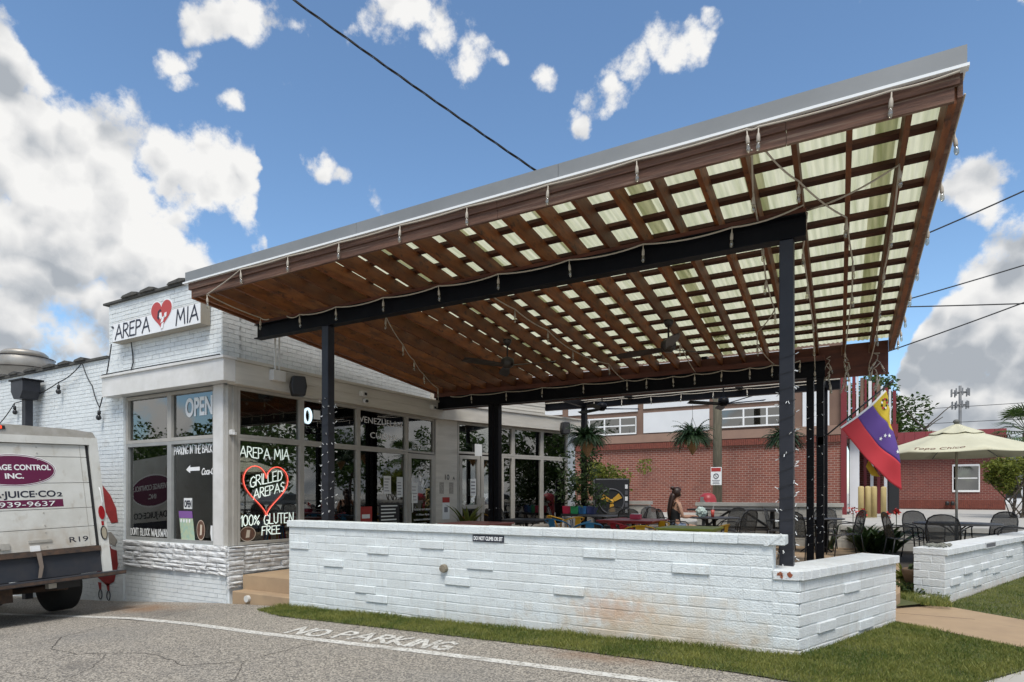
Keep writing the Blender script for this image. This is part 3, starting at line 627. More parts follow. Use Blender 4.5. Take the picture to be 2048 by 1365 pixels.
# roof copings: a run of overlapping dark tiles
M_cope = mat('dark_coping_tile', (.045, .045, .042), .8, col2=(.09, .085, .075), nscale=8)
r = random.Random(4)
MB().box((-24, 6.02, 4.02), (-11.80, 6.42, 4.06)).build('coping', M_cope, rest); MB().box((-11.92, 6.02, 4.96), (-8.55, 6.42, 4.995)).build('coping', M_cope, rest)
for x, z in [(-23.5 + i * .62 + r.uniform(-.1, .1), 4.06) for i in range(18)] + [(-11.3, 4.995), (-10.75, 4.995), (-9.95, 4.995), (-9.25, 4.995), (-9.0, 4.995)]:
    w = r.uniform(.34, .5); MB().prism([(0, 0), (w, 0), (w, .035), (w*.7, .06), (.05, .035)], (x, 5.99, z - .002), (1, 0, 0), (0, 0, 1), (0, .44, 0)).build('coping_tile', M_cope, rest)
# projecting band round the corner
MB().box((-11.64, 5.86, 3.285), (-8.30, 6.06, 3.612)).build('fascia_band', M_trim, rest)
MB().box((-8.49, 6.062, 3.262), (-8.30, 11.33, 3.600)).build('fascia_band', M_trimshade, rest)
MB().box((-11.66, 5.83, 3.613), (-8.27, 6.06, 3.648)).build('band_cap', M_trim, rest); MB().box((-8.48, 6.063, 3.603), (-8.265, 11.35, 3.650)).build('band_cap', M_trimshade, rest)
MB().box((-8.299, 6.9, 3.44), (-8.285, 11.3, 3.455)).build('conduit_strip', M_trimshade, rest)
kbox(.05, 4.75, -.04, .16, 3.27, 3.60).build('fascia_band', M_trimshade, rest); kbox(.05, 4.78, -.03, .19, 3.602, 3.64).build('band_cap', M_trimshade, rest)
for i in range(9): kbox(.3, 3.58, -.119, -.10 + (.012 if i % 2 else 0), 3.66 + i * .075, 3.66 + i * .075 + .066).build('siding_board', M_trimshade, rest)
# interior furniture seen dimly through the glass
MB().box((-12.2, 7.4, .335), (-11.6, 11.0, 1.35)).build('counter', mat('counter_red', (.16, .03, .03), .5), rest)
MB().box((-13.38, 7.0, 1.9), (-13.3, 11.5, 2.9)).build('menu_board', M_blk, rest)
MB().box((-9.6, 7.6, 2.2), (-9.56, 7.9, 3.36)).build('red_drape', mat('red_drape', (.20, .012, .02), .8), rest)
# street windows (facing the lot)
def frame_y(x0, x1, z0, z1, y, w=.055, d=.09, m=M_alu, parent=rest, name='window'):
    b = MB(); b.box((x0, y, z0), (x0 + w, y + d, z1)); b.box((x1 - w, y, z0), (x1, y + d, z1)); b.box((x0 + w, y, z0), (x1 - w, y + d, z0 + w)); b.box((x0 + w, y, z1 - w), (x1 - w, y + d, z1))
    return b.build(name, m, parent)
yF = 6.105
for x0, x1 in ((-11.335, -10.06), (-10.057, -8.86)):
    for z0, z1 in ((.80, 2.465), (2.468, 3.28)):
        f = frame_y(x0, x1, z0, z1, yF, m=M_alu2 if z0 < 1 else M_alu)
        MB().box((x0 + .05, yF + .045, z0 + .05), (x1 - .05, yF + .051, z1 - .05)).build('pane', M_glass2, f)
MB().box((-8.857, yF - .03, .80), (-8.62, yF + .16, 3.284)).build('corner_post', M_trim, rest); MB().box((-8.618, 6.10, .80), (-8.53, 6.17, 3.262)).build('corner_post', M_alu, rest)
MB().box((-8.62, 6.172, .80), (-8.50, 6.24, 3.261)).build('corner_post', M_alu, rest)
# shopfront under the canopy
def frame_x(y0, y1, z0, z1, x, w=.045, d=.09, m=M_alu, parent=rest, name='window'):
    b = MB(); b.box((x - d, y0, z0), (x, y0 + w, z1)); b.box((x - d, y1 - w, z0), (x, y1, z1)); b.box((x - d, y0 + w, z0), (x, y1 - w, z0 + w)); b.box((x - d, y0 + w, z1 - w), (x, y1 - w, z1))
    return b.build(name, m, parent)
xS = -8.50
for y0, y1 in ((6.245, 7.50), (7.503, 8.87), (8.873, 10.305)):
    for z0, z1 in ((.80, 2.475), (2.478, 3.26)):
        f = frame_x(y0, y1, z0, z1, xS); MB().box((xS - .05, y0 + .04, z0 + .04), (xS - .044, y1 - .04, z1 - .04)).build('pane', M_glass, f)
f = frame_x(10.308, 11.28, 2.478, 3.26, xS); MB().box((xS - .05, 10.35, 2.52), (xS - .044, 11.24, 3.22)).build('pane', M_glass, f)
d = frame_x(10.335, 11.25, .36, 2.46, xS + .01, .10, .06, name='door'); MB().box((xS - .03, 10.43, .45), (xS - .024, 11.16, 2.37)).build('pane', M_glass, d)
MB().tube([(xS + .02, 10.40, 1.2), (xS + .07, 10.40, 1.22), (xS + .07, 10.40, 1.6), (xS + .02, 10.40, 1.62)], .012).build('handle', mat('door_handle_steel', (.55, .54, .5), .3, .8), d)
MB().box((xS - .08, 10.306, .35), (xS, 10.334, 2.476)).build('door_jamb', M_alu, rest); MB().box((xS - .08, 11.252, .35), (xS, 11.30, 3.26)).build('door_jamb', M_alu, rest)
# back shopfront, turned a little towards the street
kbox(.0, .60, -.12, .0, .3, 3.27).build('pier', M_trimshade, rest)
def frame_k(t0, t1, z0, z1, w=.05, m=M_alu, name='window', n0=-.09, n1=.0):
    b = MB()
    for a in (kbox(t0, t0+w, n0, n1, z0, z1), kbox(t1-w, t1, n0, n1, z0, z1), kbox(t0+w, t1-w, n0, n1, z0, z0+w), kbox(t0+w, t1-w, n0, n1, z1-w, z1)): b.add(a.v, a.f)
    o = b.build(name, m, rest); kbox(t0+w*.9, t1-w*.9, (n0+n1)/2-.003, (n0+n1)/2+.003, z0+w*.9, z1-w*.9).build('pane', M_glass, o); return o
frame_k(.61, 2.36, 2.535, 3.26)
for t0, t1 in ((.66, 1.28), (1.31, 1.93)):
    d = frame_k(t0, t1, .36, 2.50, .085, name='door', n0=-.07, n1=.01)
    kbox(t0 + .08, t1 - .08, -.04, .0, 1.25, 1.34).build('mid_rail', M_alu, d)
    q = t1 - .05 if t0 < 1 else t0 + .05
    MB().tube([K(q, .01, 1.15), K(q, .07, 1.15), K(q, .07, 1.5), K(q, .01, 1.5)], .012).build('handle', MATS['door_handle_steel'], d)
for t in (.63, 1.96): kbox(t - .025, t + .025, -.08, .0, .35, 2.532).build('door_jamb', M_alu, rest)
frame_k(1.99, 2.36, .36, 2.53)
for t0, t1 in ((2.362, 3.38), (3.383, 4.36)):
    frame_k(t0, t1, 2.535, 3.26); frame_k(t0, t1, .76, 2.532)
kbox(4.365, 4.66, -.2, .0, .3, 3.27).build('pier', M_white, rest)
# ledge-stone base, each stone proud by its own amount
stone_base = MB().box((-11.33, 6.095, .345), (-11.30, 6.099, .35)).build('stone_base', M_stone, rest)
def stone_mesh(w, h, d, seed):
    r = random.Random(seed); bm = bmesh.new(); bmesh.ops.create_cube(bm, size=1)
    bmesh.ops.subdivide_edges(bm, edges=bm.edges[:], cuts=2, use_grid_fill=True)
    for v in bm.verts:
        f = v.co.y < -.49
        e = max(abs(v.co.x), abs(v.co.z)) > .49
        y = v.co.y * d - (r.uniform(.002, .016) if (f and not e) else 0) + (.005 if (f and e) else 0)
        v.co = Vector((v.co.x * w + (r.uniform(-.008, .008) if abs(v.co.x) < .49 else r.uniform(-.006, .006)), y, v.co.z * h + r.uniform(-.005, .005)))
    me = bpy.data.meshes.new('stone'); bm.to_mesh(me); bm.free(); me.materials.append(M_stone); return me
def stones(o, d, L, z0, z1, seed):
    r = random.Random(seed); d = Vector(d); rz = math.atan2(d.y, d.x); n = Vector((d.y, -d.x, 0)); z = z0; i = 0
    while z < z1 - .02:
        h = min(r.choice((.052, .062, .075, .09)), z1 - z); 
        if z1 - z - h < .03: h = z1 - z
        t = 0
        while t < L - .02:
            w = min(r.choice((.18, .26, .34, .42, .5)) * r.uniform(.85, 1.15), L - t)
            if L - t - w < .1: w = L - t
            i += 1; me = stone_mesh(w - .010, h - .010, .06, seed * 100 + i)
            c = Vector(o) + d * (t + w / 2) + n * (r.uniform(-.006, .024)); c.z = z + h / 2
            inst(me, 'stone', stone_base, c, (0, 0, rz)); t += w
        z += h
stones((-11.335, 6.085, 0), (1, 0, 0), 2.83, .345, .795, 1)
stones((-8.52, 6.075, 0), (0, 1, 0), .28, .15, .795, 2)
stones((-8.545, 6.36, 0), (0, 1, 0), 1.95, .345, .795, 3)
MB().box((-8.80, 6.112, -.2), (-8.515, 6.36, .342)).build('pier_base', M_white, rest)
# short downpipe mouth in the step
o = MB().tube([(-8.02, 6.03, .045), (-8.02, 6.3, .045)], .05, 12).build('drain_pipe', mat('white_pvc', (.6, .6, .57), .5)); tag(o, 'white plastic drain pipe poking out of the lower step', 'pipe')

# ------------------------------------------------------------------ the canopy
can = thing('patio_canopy', 'wooden rafter canopy with ribbed translucent roof on black steel posts', 'canopy', (-4, 8, 0))
SL = .1
def rz_(y, z0=4.40): return z0 - SL * (y - 5.45)          # underside of rafters
XL, XR = -8.42, .52
def wx(x, y): return x - .045 * max(0, y - 5.45) * max(0, (x - XL) / (XR - XL))     # the roof narrows a little towards the back
def warp(b): b.v = [(wx(x, y), y, z) for x, y, z in b.v]; return b
# front edge: galvanised metal, white drip, two weathered boards
r = random.Random(2)
xj = [-8.49, -7.9, -5.2, -2.6, .575]
for a, e in zip(xj, xj[1:]): MB().box((a + .002, 5.385, 4.612), (e - .002, 5.43, 4.75)).build('metal_fascia', M_galv, can)
MB().box((-8.52, 5.365, 4.588), (.585, 5.44, 4.610)).build('drip_edge', M_drip, can)
xb = [-8.44, -5.9, -3.3, -.6, .535]
for a, e in zip(xb, xb[1:]):
    MB().box((a + .002, 5.402, 4.500), (e - .002, 5.44, 4.586)).build('fascia_board', M_board, can)
    MB().box((a + .002 + (.06 if a < -8 else 0), 5.424, 4.395), (e - .002 - (.03 if e > .4 else 0), 5.46, 4.498)).build('fascia_board', M_board, can)
# rafters
NR = 24; sp = (XR - .04 - (XL + .04)) / (NR - 1) if False else .388
rx = [XR - .055 - .235] + [XR - .055 - .235 - .388 * i for i in range(1, 23)]
YB = 11.28
for x in rx:
    z0, z1 = rz_(5.463), rz_(YB)
    jj = r.uniform(-.004, .004)
    warp(MB().add([(x-.021+jj, 5.463, z0), (x+.021+jj, 5.463, z0), (x+.021, YB, z1), (x-.021, YB, z1), (x-.021+jj, 5.463, z0+.2), (x+.021+jj, 5.463, z0+.2), (x+.021, YB, z1+.2), (x-.021, YB, z1+.2)],
             [(0,3,2,1),(4,5,6,7),(0,1,5,4),(1,2,6,5),(2,3,7,6),(3,0,4,7)])).build('rafter', M_wood, can)
def sloped(x0, x1, y0, y1, za, h, name, m):
    z0, z1 = rz_(y0) + za, rz_(y1) + za
    return warp(MB().add([(x0,y0,z0),(x1,y0,z0),(x1,y1,z1),(x0,y1,z1),(x0,y0,z0+h),(x1,y0,z0+h),(x1,y1,z1+h),(x0,y1,z1+h)], [(0,3,2,1),(4,5,6,7),(0,1,5,4),(1,2,6,5),(2,3,7,6),(3,0,4,7)])).build(name, m, can)
sloped(XR - .05, XR, 5.462, YB, -.005, .235, 'rake_board', M_wood); sloped(XR + .002, XR + .035, 5.445, YB + .02, .02, .205, 'rake_board', M_board)
sloped(XR + .036, XR + .05, 5.44, YB + .05, .185, .055, 'rake_drip_edge', M_drip)
sloped(XL - .04, XL, 5.462, YB, -.005, .19, 'wall_plate', M_wood)
# battens across the rafters
yb = 6.05
while yb < YB - .05:
    sloped(XL, XR - .052, yb - .045, yb + .045, .202, .038, 'batten', M_batten); yb += .418
# ribbed sheets, lapped at their long edges
x = XL - .02; k = 0
while x < XR:
    w = min(1.22, XR + .03 - x); off = .007 * (k % 2)
    for y0, y1, up in ((5.42, 10.45, 0), (10.20, YB + .12, -.018)):
        b = MB(); n = int(w / .0167)
        for i in range(n + 1):
            xx = x + w * i / n; wz = .007 * math.sin(2 * math.pi * xx / .0667)
            for y in (y0, y1): b.v.append((xx, y, rz_(y) + .256 + wz + off + up))
        b.f = [(2*i, 2*i+2, 2*i+3, 2*i+1) for i in range(n)]
        warp(b).build('roof_sheet', M_panel, can, True, fix=False)
    x += 1.06; k += 1
# wood ceiling boards and blocking at the back
MB().box((XL, YB + .003, 3.46), (-.78, YB + .05, 3.98)).build('header_board', M_redboard, can)
MB().box((-.777, YB + .003, 3.46), (wx(XR, YB) - .05, YB + .05, 3.98)).build('header_board', M_redboard, can)
MB().prism([(0, 0), (.55, .30), (.55, .42), (0, .42)], (XR - .05, YB + .01, 3.56), (1, 0, 0), (0, 0, 1), (0, .05, 0)) if False else None
M_hang = mat('joist_hanger_steel', (.32, .20, .14), .5, .3)
for x in [wx(q, YB) for q in rx]: MB().box((x - .034, YB - .012, rz_(YB) - .01), (x - .022, YB + .002, rz_(YB) + .13)).build('joist_hanger', M_hang, can)
# black steel: I-beams and posts
def ibeam(x0, x1, y, z0, z1, w=.14, name='steel_beam'):
    b = MB(); b.box((x0, y - .006, z0), (x1, y + .006, z1)); b.box((x0, y - w/2, z0 - .012), (x1, y + w/2, z0)); b.box((x0, y - w/2, z1), (x1, y + w/2, z1 + .012))
    return b.build(name, M_steel, can)
ibeam(-8.36, -.545, 6.5, 4.03, 4.225)
MB().box((-8.36, 6.46, 4.238), (-.545, 6.54, 4.29)).build('beam_packer', M_redboard, can)
ibeam(-8.36, -.66, 11.12, 3.47, 3.70, .16)
MB().box((-8.36, 11.05, 3.713), (-.66, 11.2, 3.80)).build('beam_packer', M_redboard, can)
MB().box((-6.89, 6.435, PZ0 - .04), (-6.76, 6.565, 4.016)).build('post', M_steel2, can, bevel=.01)
MB().box((-.775, 6.44, PZ0 - .04), (-.650, 6.565, 4.016)).build('post', M_steel2, can, bevel=.008)
for x, y in ((-6.83, 11.12), (-.80, 11.12)):
    for a, e in ((-.125, -.02), (.02, .125)):
        MB().box((x + a, y - .07, PZ0 - .04), (x + e, y + .07, 3.456)).build('post', M_steel, can, bevel=.006)
# lower beams beyond the back edge
bp = thing('rear_pergola_frame', 'low black steel beams and posts of the second bay behind the canopy', 'pergola', (-4, 15, 0))
b = MB(); b.box((-7.6, 14.9, 3.82), (-.6, 15.05, 4.06)); b.build('beam', M_steel, bp)
for z in (4.02, 4.09): MB().tube([(-7.6, 14.87, z - .02), (-.6, 14.87, z)], .014).build('conduit', M_cable, bp)
for x in (-6.49, -.9): MB().box((x - .06, 14.92, PZ0), (x + .06, 15.04, 3.82)).build('post', M_steel, bp)
for x in (-6.49, -.9): MB().box((x - .05, 11.34, 3.84), (x + .05, 14.9, 3.98)).build('side_beam', M_steel, bp)
# ------------------------------------------------------------------ signs and things fixed to the building
M_signw = mat('sign_face_white', (.78, .79, .80), .45); M_ink = mat('sign_ink', (.012, .014, .03), .5); M_red = mat('sign_heart_red', (.46, .055, .05), .5)
M_signside = mat('sign_box_side', (.30, .27, .22), .6)
sg = thing('fascia_sign', 'long white box sign with dark hand lettering and a red heart above the band', 'sign', (-10.13, 5.95, 4.2))
MB().box((-11.37, 5.90, 4.205), (-8.895, 6.05, 4.533)).build('sign_box', M_signside, sg)
MB().box((-11.36, 5.892, 4.215), (-8.905, 5.899, 4.523)).build('sign_face', M_signw, sg)
def heart(n=40, w=1, h=1):
    P = []
    for i in range(n):
        t = 2 * math.pi * i / n; P.append((16 * math.sin(t) ** 3 / 32 * w, (13 * math.cos(t) - 5 * math.cos(2*t) - 2 * math.cos(3*t) - math.cos(4*t) + 17) / 29 * h))
    return P[::-1]
hc = -9.915
MB().prism(heart(48, .60, .50), (hc, 5.889, 4.222), (1, 0, 0), (0, 0, 1), (0, .006, 0)).build('heart_border', M_signw, sg)
MB().prism(heart(48, .565, .465), (hc, 5.886, 4.237), (1, 0, 0), (0, 0, 1), (0, .0025, 0)).build('heart', M_red, sg)
# plain white and dark marks inside the heart
for P, m in (([(-.02,.02),(.05,.02),(.07,.12),(.01,.10)], M_signw), ([(-.02,.11),(.05,.13),(.10,.22),(.02,.20)], M_signw), ([(.07,.18),(.14,.20),(.15,.27),(.09,.26)], M_signw),
             ([(-.06,.22),(-.02,.17),(.02,.20),(.01,.28),(-.04,.28)], M_signw), ([(-.11,.20),(-.06,.16),(-.06,.26),(-.04,.30),(.01,.30),(-.02,.34),(-.09,.31)], M_ink)):
    MB().prism(P, (hc, 5.884, 4.237), (1, 0, 0), (0, 0, 1), (0, .0015, 0)).build('heart_mark', m, sg)
b = MB(); strokes(b, 'AREPA', (-11.27, 5.889, 4.250), (1, 0, .012), (.03, 0, 1), .235, .027, (0, -1, 0), .15, .002, 1.02); b.build('lettering', M_ink, sg)
b = MB(); strokes(b, 'MIA', (-9.52, 5.889, 4.258), (1, 0, .02), (.05, 0, 1), .235, .027, (0, -1, 0), .22, .002, .56); b.build('lettering', M_ink, sg)
MB().tube([(-11.36 + i * .012, 5.888, 4.47 - .008 * i + .01 * math.sin(i)) for i in range(4)], .018, 6).build('sign_clip', M_ink, sg)
o = MB().tube([(-11.02, 6.02, 4.2), (-11.02, 6.045, 4.0), (-11.0, 6.04, 3.85), (-11.06, 6.04, 3.72)], .011).build('sign_cable', M_blkcable); tag(o, 'short black cable hanging down from the box sign', 'cable')

def letters_thing(name, label, cat, parts):
    t = thing(name, label, cat, parts[0][1]); return t
M_let = mat('white_vinyl', (.80, .81, .80), .5)
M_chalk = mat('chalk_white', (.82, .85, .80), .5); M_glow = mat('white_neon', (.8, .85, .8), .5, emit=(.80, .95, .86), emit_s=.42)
gy = yF + .040                       # just outside the street glass
o = text_mesh('window_lettering', 'OPEN', (-9.68, gy, 2.855), (1, 0, .012), (0, 0, 1), .40, M_let, width=.70, bold=.012); tag(o, 'big white serif OPEN lettering on the upper street window', 'lettering')
def lettering(txt, x, z, h, w, width, label, gap=.12, wob=.06, m=M_let, tilt=0, seed=1):
    b = MB(); strokes(b, txt, (x, gy, z), (1, 0, tilt), (0, 0, 1), h, w, (0, -1, 0), gap, .0012, width, wob, seed); return tag(b.build('window_lettering', m), label, 'lettering')
lettering('PARKING IN THE BACK', -9.985, 2.245, .125, .0145, 1.0, 'white hand lettering PARKING IN THE BACK on the right street window', tilt=.01)
lettering("DON'T BLOCK WALKWAY", -11.26, .885, .115, .014, 1.10, 'white hand lettering DONT BLOCK WALKWAY low on the left street window')
o = MB().prism([(0, .06), (.11, 0), (.11, .035), (.36, .035), (.36, .095), (.11, .095), (.11, .13)], (-9.66, gy, 1.93), (1, 0, .02), (0, 0, 1), (0, -.001, 0)).build('arrow_sticker', M_let); tag(o, 'white arrow sticker pointing left on the street window', 'sticker')
o = text_mesh('window_lettering', 'Coca-Cola', (-9.26, gy, 1.90), (1, 0, .03), (0, 0, 1), .15, M_let, width=.42, shear=.35, bold=.003); tag(o, 'white script soda lettering beside the corner post', 'lettering')
def card(name, label, cat, x, z, w, h, m, y=None, shear=0, txt=None, th=.05, tm=None):
    y = gy + .02 if y is None else y
    t = MB().prism([(0, 0), (w, 0), (w + shear, h), (shear, h)], (x, y, z), (1, 0, 0), (0, 0, 1), (0, -.002, 0)).build(name, m); tag(t, label, cat)
    return t
gi = yF + .075                       # behind the glass
M_paper = mat('white_paper', (.72, .73, .72), .7); M_mint = mat('mint_print', (.32, .50, .42), .6, col2=(.5, .55, .35), nscale=16); M_purple = mat('purple_print', (.22, .10, .32), .6); M_brownst = mat('brown_sticker', (.10, .05, .035), .5, col2=(.16, .08, .05), nscale=20)
t = thing('open_card', 'small white card printed OPEN hung in the right street window', 'sign', (-9.70, gy, 1.40)); card2 = MB().box((-9.72, gy - .001, 1.355), (-9.50, gy + .001, 1.53)).build('card', M_paper, t)
text_mesh('lettering', 'OPEN', (-9.705, gy - .0015, 1.385), (1, 0, 0), (0, 0, 1), .15, M_ink, t, width=.19, bold=.006)
t = thing('menu_poster', 'leaning mint and purple printed poster low in the right street window', 'poster', (-9.7, gi, .84))
MB().prism([(0, 0), (.36, 0), (.30, .36), (-.06, .36)], (-9.78, gy + .0, .84), (1, 0, 0), (0, 0, 1), (0, -.002, 0)).build('sheet', M_mint, t); MB().prism([(-.065, .365), (.295, .365), (.28, .48), (-.08, .48)], (-9.78, gy, .84), (1, 0, 0), (0, 0, 1), (0, -.002, 0)).build('header', M_purple, t)
for i in range(4): MB().prism([(math.cos(a) * .022, math.sin(a) * .032) for a in [j * .785 for j in range(8)]], (-9.79 + i * .075, gy - .0025, 1.16), (1, 0, 0), (0, 0, 1), (0, -.001, 0)).build('picture', M_let, t)
def badge(name, label, c, ux, uy, rx, ry, nn):
    t = thing(name, label, 'sticker', c); c, nn = Vector(c), Vector(nn)
    el = lambda k: [(math.cos(a) * rx * k, math.sin(a) * ry * k) for a in [j * math.pi / 12 for j in range(24)]]
    MB().prism(el(1), c, ux, uy, nn * .001).build('disc', M_brownst, t); b = MB(); p1, p2 = el(.97), el(.90); c2 = c + nn * .0015
    P = [c2 + Vector(ux) * a + Vector(uy) * d for a, d in p1] + [c2 + Vector(ux) * a + Vector(uy) * d for a, d in p2]
    b.add(P, [(i, (i+1) % 24, 24 + (i+1) % 24, 24 + i) for i in range(24)]); b.build('ring', mat('sticker_cream', (.6, .52, .42), .6), t)
    MB().prism([(-rx*.25, -ry*.5), (rx*.2, -ry*.45), (rx*.3, ry*.5), (-rx*.1, ry*.55)], c2, ux, uy, nn * .001).build('mark', MATS['sticker_cream'], t)
    return t
badge('round_sticker', 'brown oval sticker low on the right street window', (-9.27, gy, 1.02), (1, 0, 0), (0, 0, 1), .11, .165, (0, -1, 0))
o = MB().prism([(-.02,0),(.03,0),(.03,.1),(.07,.14),(.07,.24),(-.04,.24),(-.05,.12)], (-8.98, gy, .86), (1, 0, 0), (0, 0, 1), (0, -.001, 0)).build('window_sticker', M_let); tag(o, 'small white and blue sticker against the corner post', 'sticker')
for i, (x, z, w, h) in enumerate(((-10.62, 1.72, .17, .36), (-10.40, 1.78, .14, .36), (-10.75, 1.12, .20, .34))):
    tag(MB().box((x, gi, z), (x + w, gi + .003, z + h)).build('paper_notice', mat('grey_paper', (.42, .43, .44), .7)), ['white paper notice upper left inside the left street window', 'white paper notice beside the mullion inside the left street window', 'white paper notice lowest inside the left street window'][i], 'notice')

# shopfront graphics (glass at X = -8.544)
gx = xS - .042
def slett(txt, y, z, h, w, width, label, gap=.14, wob=.05, m=M_glow, tilt=0, seed=1):
    b = MB(); strokes(b, txt, (gx, y, z), (0, 1, tilt), (0, 0, 1), h, w, (1, 0, 0), gap, .0012, width, wob, seed); return tag(b.build('window_lettering', m), label, 'lettering')
slett('AREPA MIA', 6.31, 2.185, .165, .016, .95, 'chalk white shop name lettering above the neon heart', tilt=-.02)
slett('100% GLUTEN', 6.33, 1.095, .165, .016, 1.02, 'chalk white lettering 100% GLUTEN below the neon heart', tilt=.02)
slett('FREE', 6.72, .94, .135, .015, .36, 'chalk white lettering FREE below the gluten line', tilt=.02)
slett('GRILLED', 6.50, 1.70, .165, .016, .62, 'chalk white lettering GRILLED inside the neon heart', tilt=.22)
slett('AREPAS', 6.56, 1.52, .15, .016, .60, 'chalk white lettering AREPAS inside the neon heart', tilt=.22)
nh = thing('neon_heart', 'glowing red neon heart outline in the first shop window', 'neon sign', (gx, 6.83, 1.3))
M_neon = mat('neon_red', (.9, .15, .1), .4, emit=(1, .12, .08), emit_s=.95)
MB().tube([(gx + .012, 6.80 + a, 1.245 + d_) for a, d_ in heart(48, .86, .80)], .0072, 6, closed=True).build('neon_tube', M_neon, nh, True)
badge('round_sticker', 'brown round sticker low in the first shop window', (gx, 6.455, .965), (0, 1, 0), (0, 0, 1), .15, .12, (1, 0, 0))
# sign panel with lit letter in the second bay
t = thing('led_open_sign', 'lit white letter of an open sign in the upper second shop window', 'lit sign', (gx, 7.7, 2.9)); M_led = mat('led_white', (.8, .9, 1), .4, emit=(.70, .88, 1), emit_s=.8)
MB().tube([(gx + .01, 7.66 + .075 * math.cos(a), 2.96 + .125 * math.sin(a)) for a in [i * math.pi / 10 for i in range(20)]], .020, 6, closed=True).build('letter_tube', M_led, t, True)
MB().box((gx - .02, 7.80, 2.92), (gx, 7.95, 3.08)).build('letter_panel', M_let, t); MB().box((gx - .03, 7.58, 2.80), (gx - .022, 8.5, 3.14)).build('backing', M_blk, t)
o = text_mesh('window_lettering', 'VENEZUELAN', (gx, 8.93, 2.985), (0, 1, -.01), (0, 0, 1), .17, M_let, width=1.25); tag(o, 'white lettering VENEZUELAN on the upper third shop window', 'lettering')
o = text_mesh('window_lettering', 'CUISINE', (gx, 9.22, 2.70), (0, 1, -.01), (0, 0, 1), .165, M_let, width=.82); tag(o, 'white lettering CUISINE on the upper third shop window', 'lettering')
o = text_mesh('window_lettering', 'EST. 2011', (gx, 10.52, 2.56), (0, 1, 0), (0, 0, 1), .13, M_let, width=.50); tag(o, 'white lettering EST. 2011 above the shop door', 'lettering')
for i, (y, z, w, h, l) in enumerate(((9.62, 1.60, .22, .36, 'white paper notice left of the pair in the third shop window'), (10.02, 1.53, .19, .42, 'white paper notice right of the pair in the third shop window'))):
    t = thing('paper_notice', l, 'notice', (gx, y, z)); MB().box((gx, y, z), (gx + .001, y + w, z + h)).build('sheet', M_paper, t)
    for k in range(5): MB().box((gx + .0012, y + .02, z + .05 + k * .06), (gx + .0018, y + w * rnd.uniform(.6, .9), z + .068 + k * .06)).build('print_line', mat('grey_print', (.2, .2, .22), .7), t)
t = thing('chalk_board', 'black chalkboard notice with white writing in the third shop window', 'notice', (gx, 9.5, .98)); MB().box((gx, 9.50, .93), (gx + .002, 10.1, 1.42)).build('board', M_blk, t)
for k in range(6): MB().box((gx + .0022, 9.54, .99 + k * .07), (gx + .003, 9.54 + rnd.uniform(.35, .52), 1.015 + k * .07)).build('text_line', M_chalk, t)
t = thing('red_poster', 'red printed poster low in the third shop window', 'poster', (gx, 8.95, .95)); MB().box((gx, 8.95, .86), (gx + .001, 9.28, 1.35)).build('sheet', mat('red_print', (.36, .03, .025), .6), t)
MB().box((gx + .0012, 9.0, 1.12), (gx + .002, 9.22, 1.2)).build('print_line', M_paper, t); MB().box((gx + .0012, 8.98, .9), (gx + .002, 9.25, 1.02)).build('print_panel', M_mint, t)
t = thing('door_decals', 'white heart decal and opening hours on the glass shop door', 'decal', (gx, 10.8, 1.2)); dx = xS - .022
MB().tube([(dx, 10.84 + a, 1.66 + q) for a, q in heart(32, .42, .42)], .007, 4, closed=True).build('heart_outline', M_let, t)
for z, tx, w, h in ((2.13, 'AREPA MIA', .34, .05), (1.24, 'TUESDAY-SATURDAY', .6, .055), (1.13, '11:30am-9pm', .45, .055), (1.02, 'SUNDAY & MONDAY', .58, .05), (.93, 'CLOSED', .3, .055)): text_mesh('lettering', tx, (dx, 10.84 - w/2, z), (0, 1, 0), (0, 0, 1), h, M_let, t, width=w)
for k, P in enumerate(([(-.05,.1),(.02,.05),(.08,.2),(0,.24)], [(-.1,.2),(-.04,.18),(-.02,.32),(-.1,.3)])): MB().prism(P, (dx, 10.84, 1.68), (0, 1, 0), (0, 0, 1), (.001, 0, 0)).build('heart_mark', M_let, t)
t = thing('paper_notice', 'white paper notice taped beside the shop door handle', 'notice', (dx, 10.5, 1.45)); MB().box((dx, 10.47, 1.40), (dx + .001, 10.68, 1.84)).build('sheet', M_paper, t)
for k in range(5): MB().box((dx + .0012, 10.49, 1.46 + k * .07), (dx + .0018, 10.49 + rnd.uniform(.12, .17), 1.475 + k * .07)).build('print_line', MATS['grey_print'], t)
def kcard(name, label, cat, tt, z, w, h, m, n=.004):
    t = thing(name, label, cat, K(tt, n, z)); kbox(tt, tt + w, n, n + .002, z, z + h).build('sheet', m, t); return t
t = kcard('paper_notice', 'white paper notice above the double doors', 'notice', 1.12, 2.50, .22, .28, M_paper)
t = kcard('paper_notice', 'white paper notice on the left double door', 'notice', .98, 1.55, .17, .40, M_paper, .013)
for k in range(4): kbox(1.0, 1.12, .016, .0165, 1.62 + k * .08, 1.65 + k * .08).build('print_line', MATS['grey_print'], t)
t = kcard('wall_notice', 'red and white parking notice on the pier beside the plant', 'sign', .18, 1.02, .2, .50, M_paper, .002); kbox(.18, .38, .0045, .006, 1.40, 1.52).build('red_header', MATS['red_print'], t); kbox(.23, .33, .0045, .006, 1.18, 1.3).build('symbol', MATS['grey_print'], t)
o = text_mesh('house_number', '10', K(.22, .003, 1.92), KD, (0, 0, 1), .17, M_ink, width=.12); tag(o, 'dark house number 10 on the white pier', 'number')
o = text_mesh('house_number', 'A', K(.47, .003, 1.92), KD, (0, 0, 1), .11, M_ink, width=.06); tag(o, 'small dark letter A on the white pier', 'number')
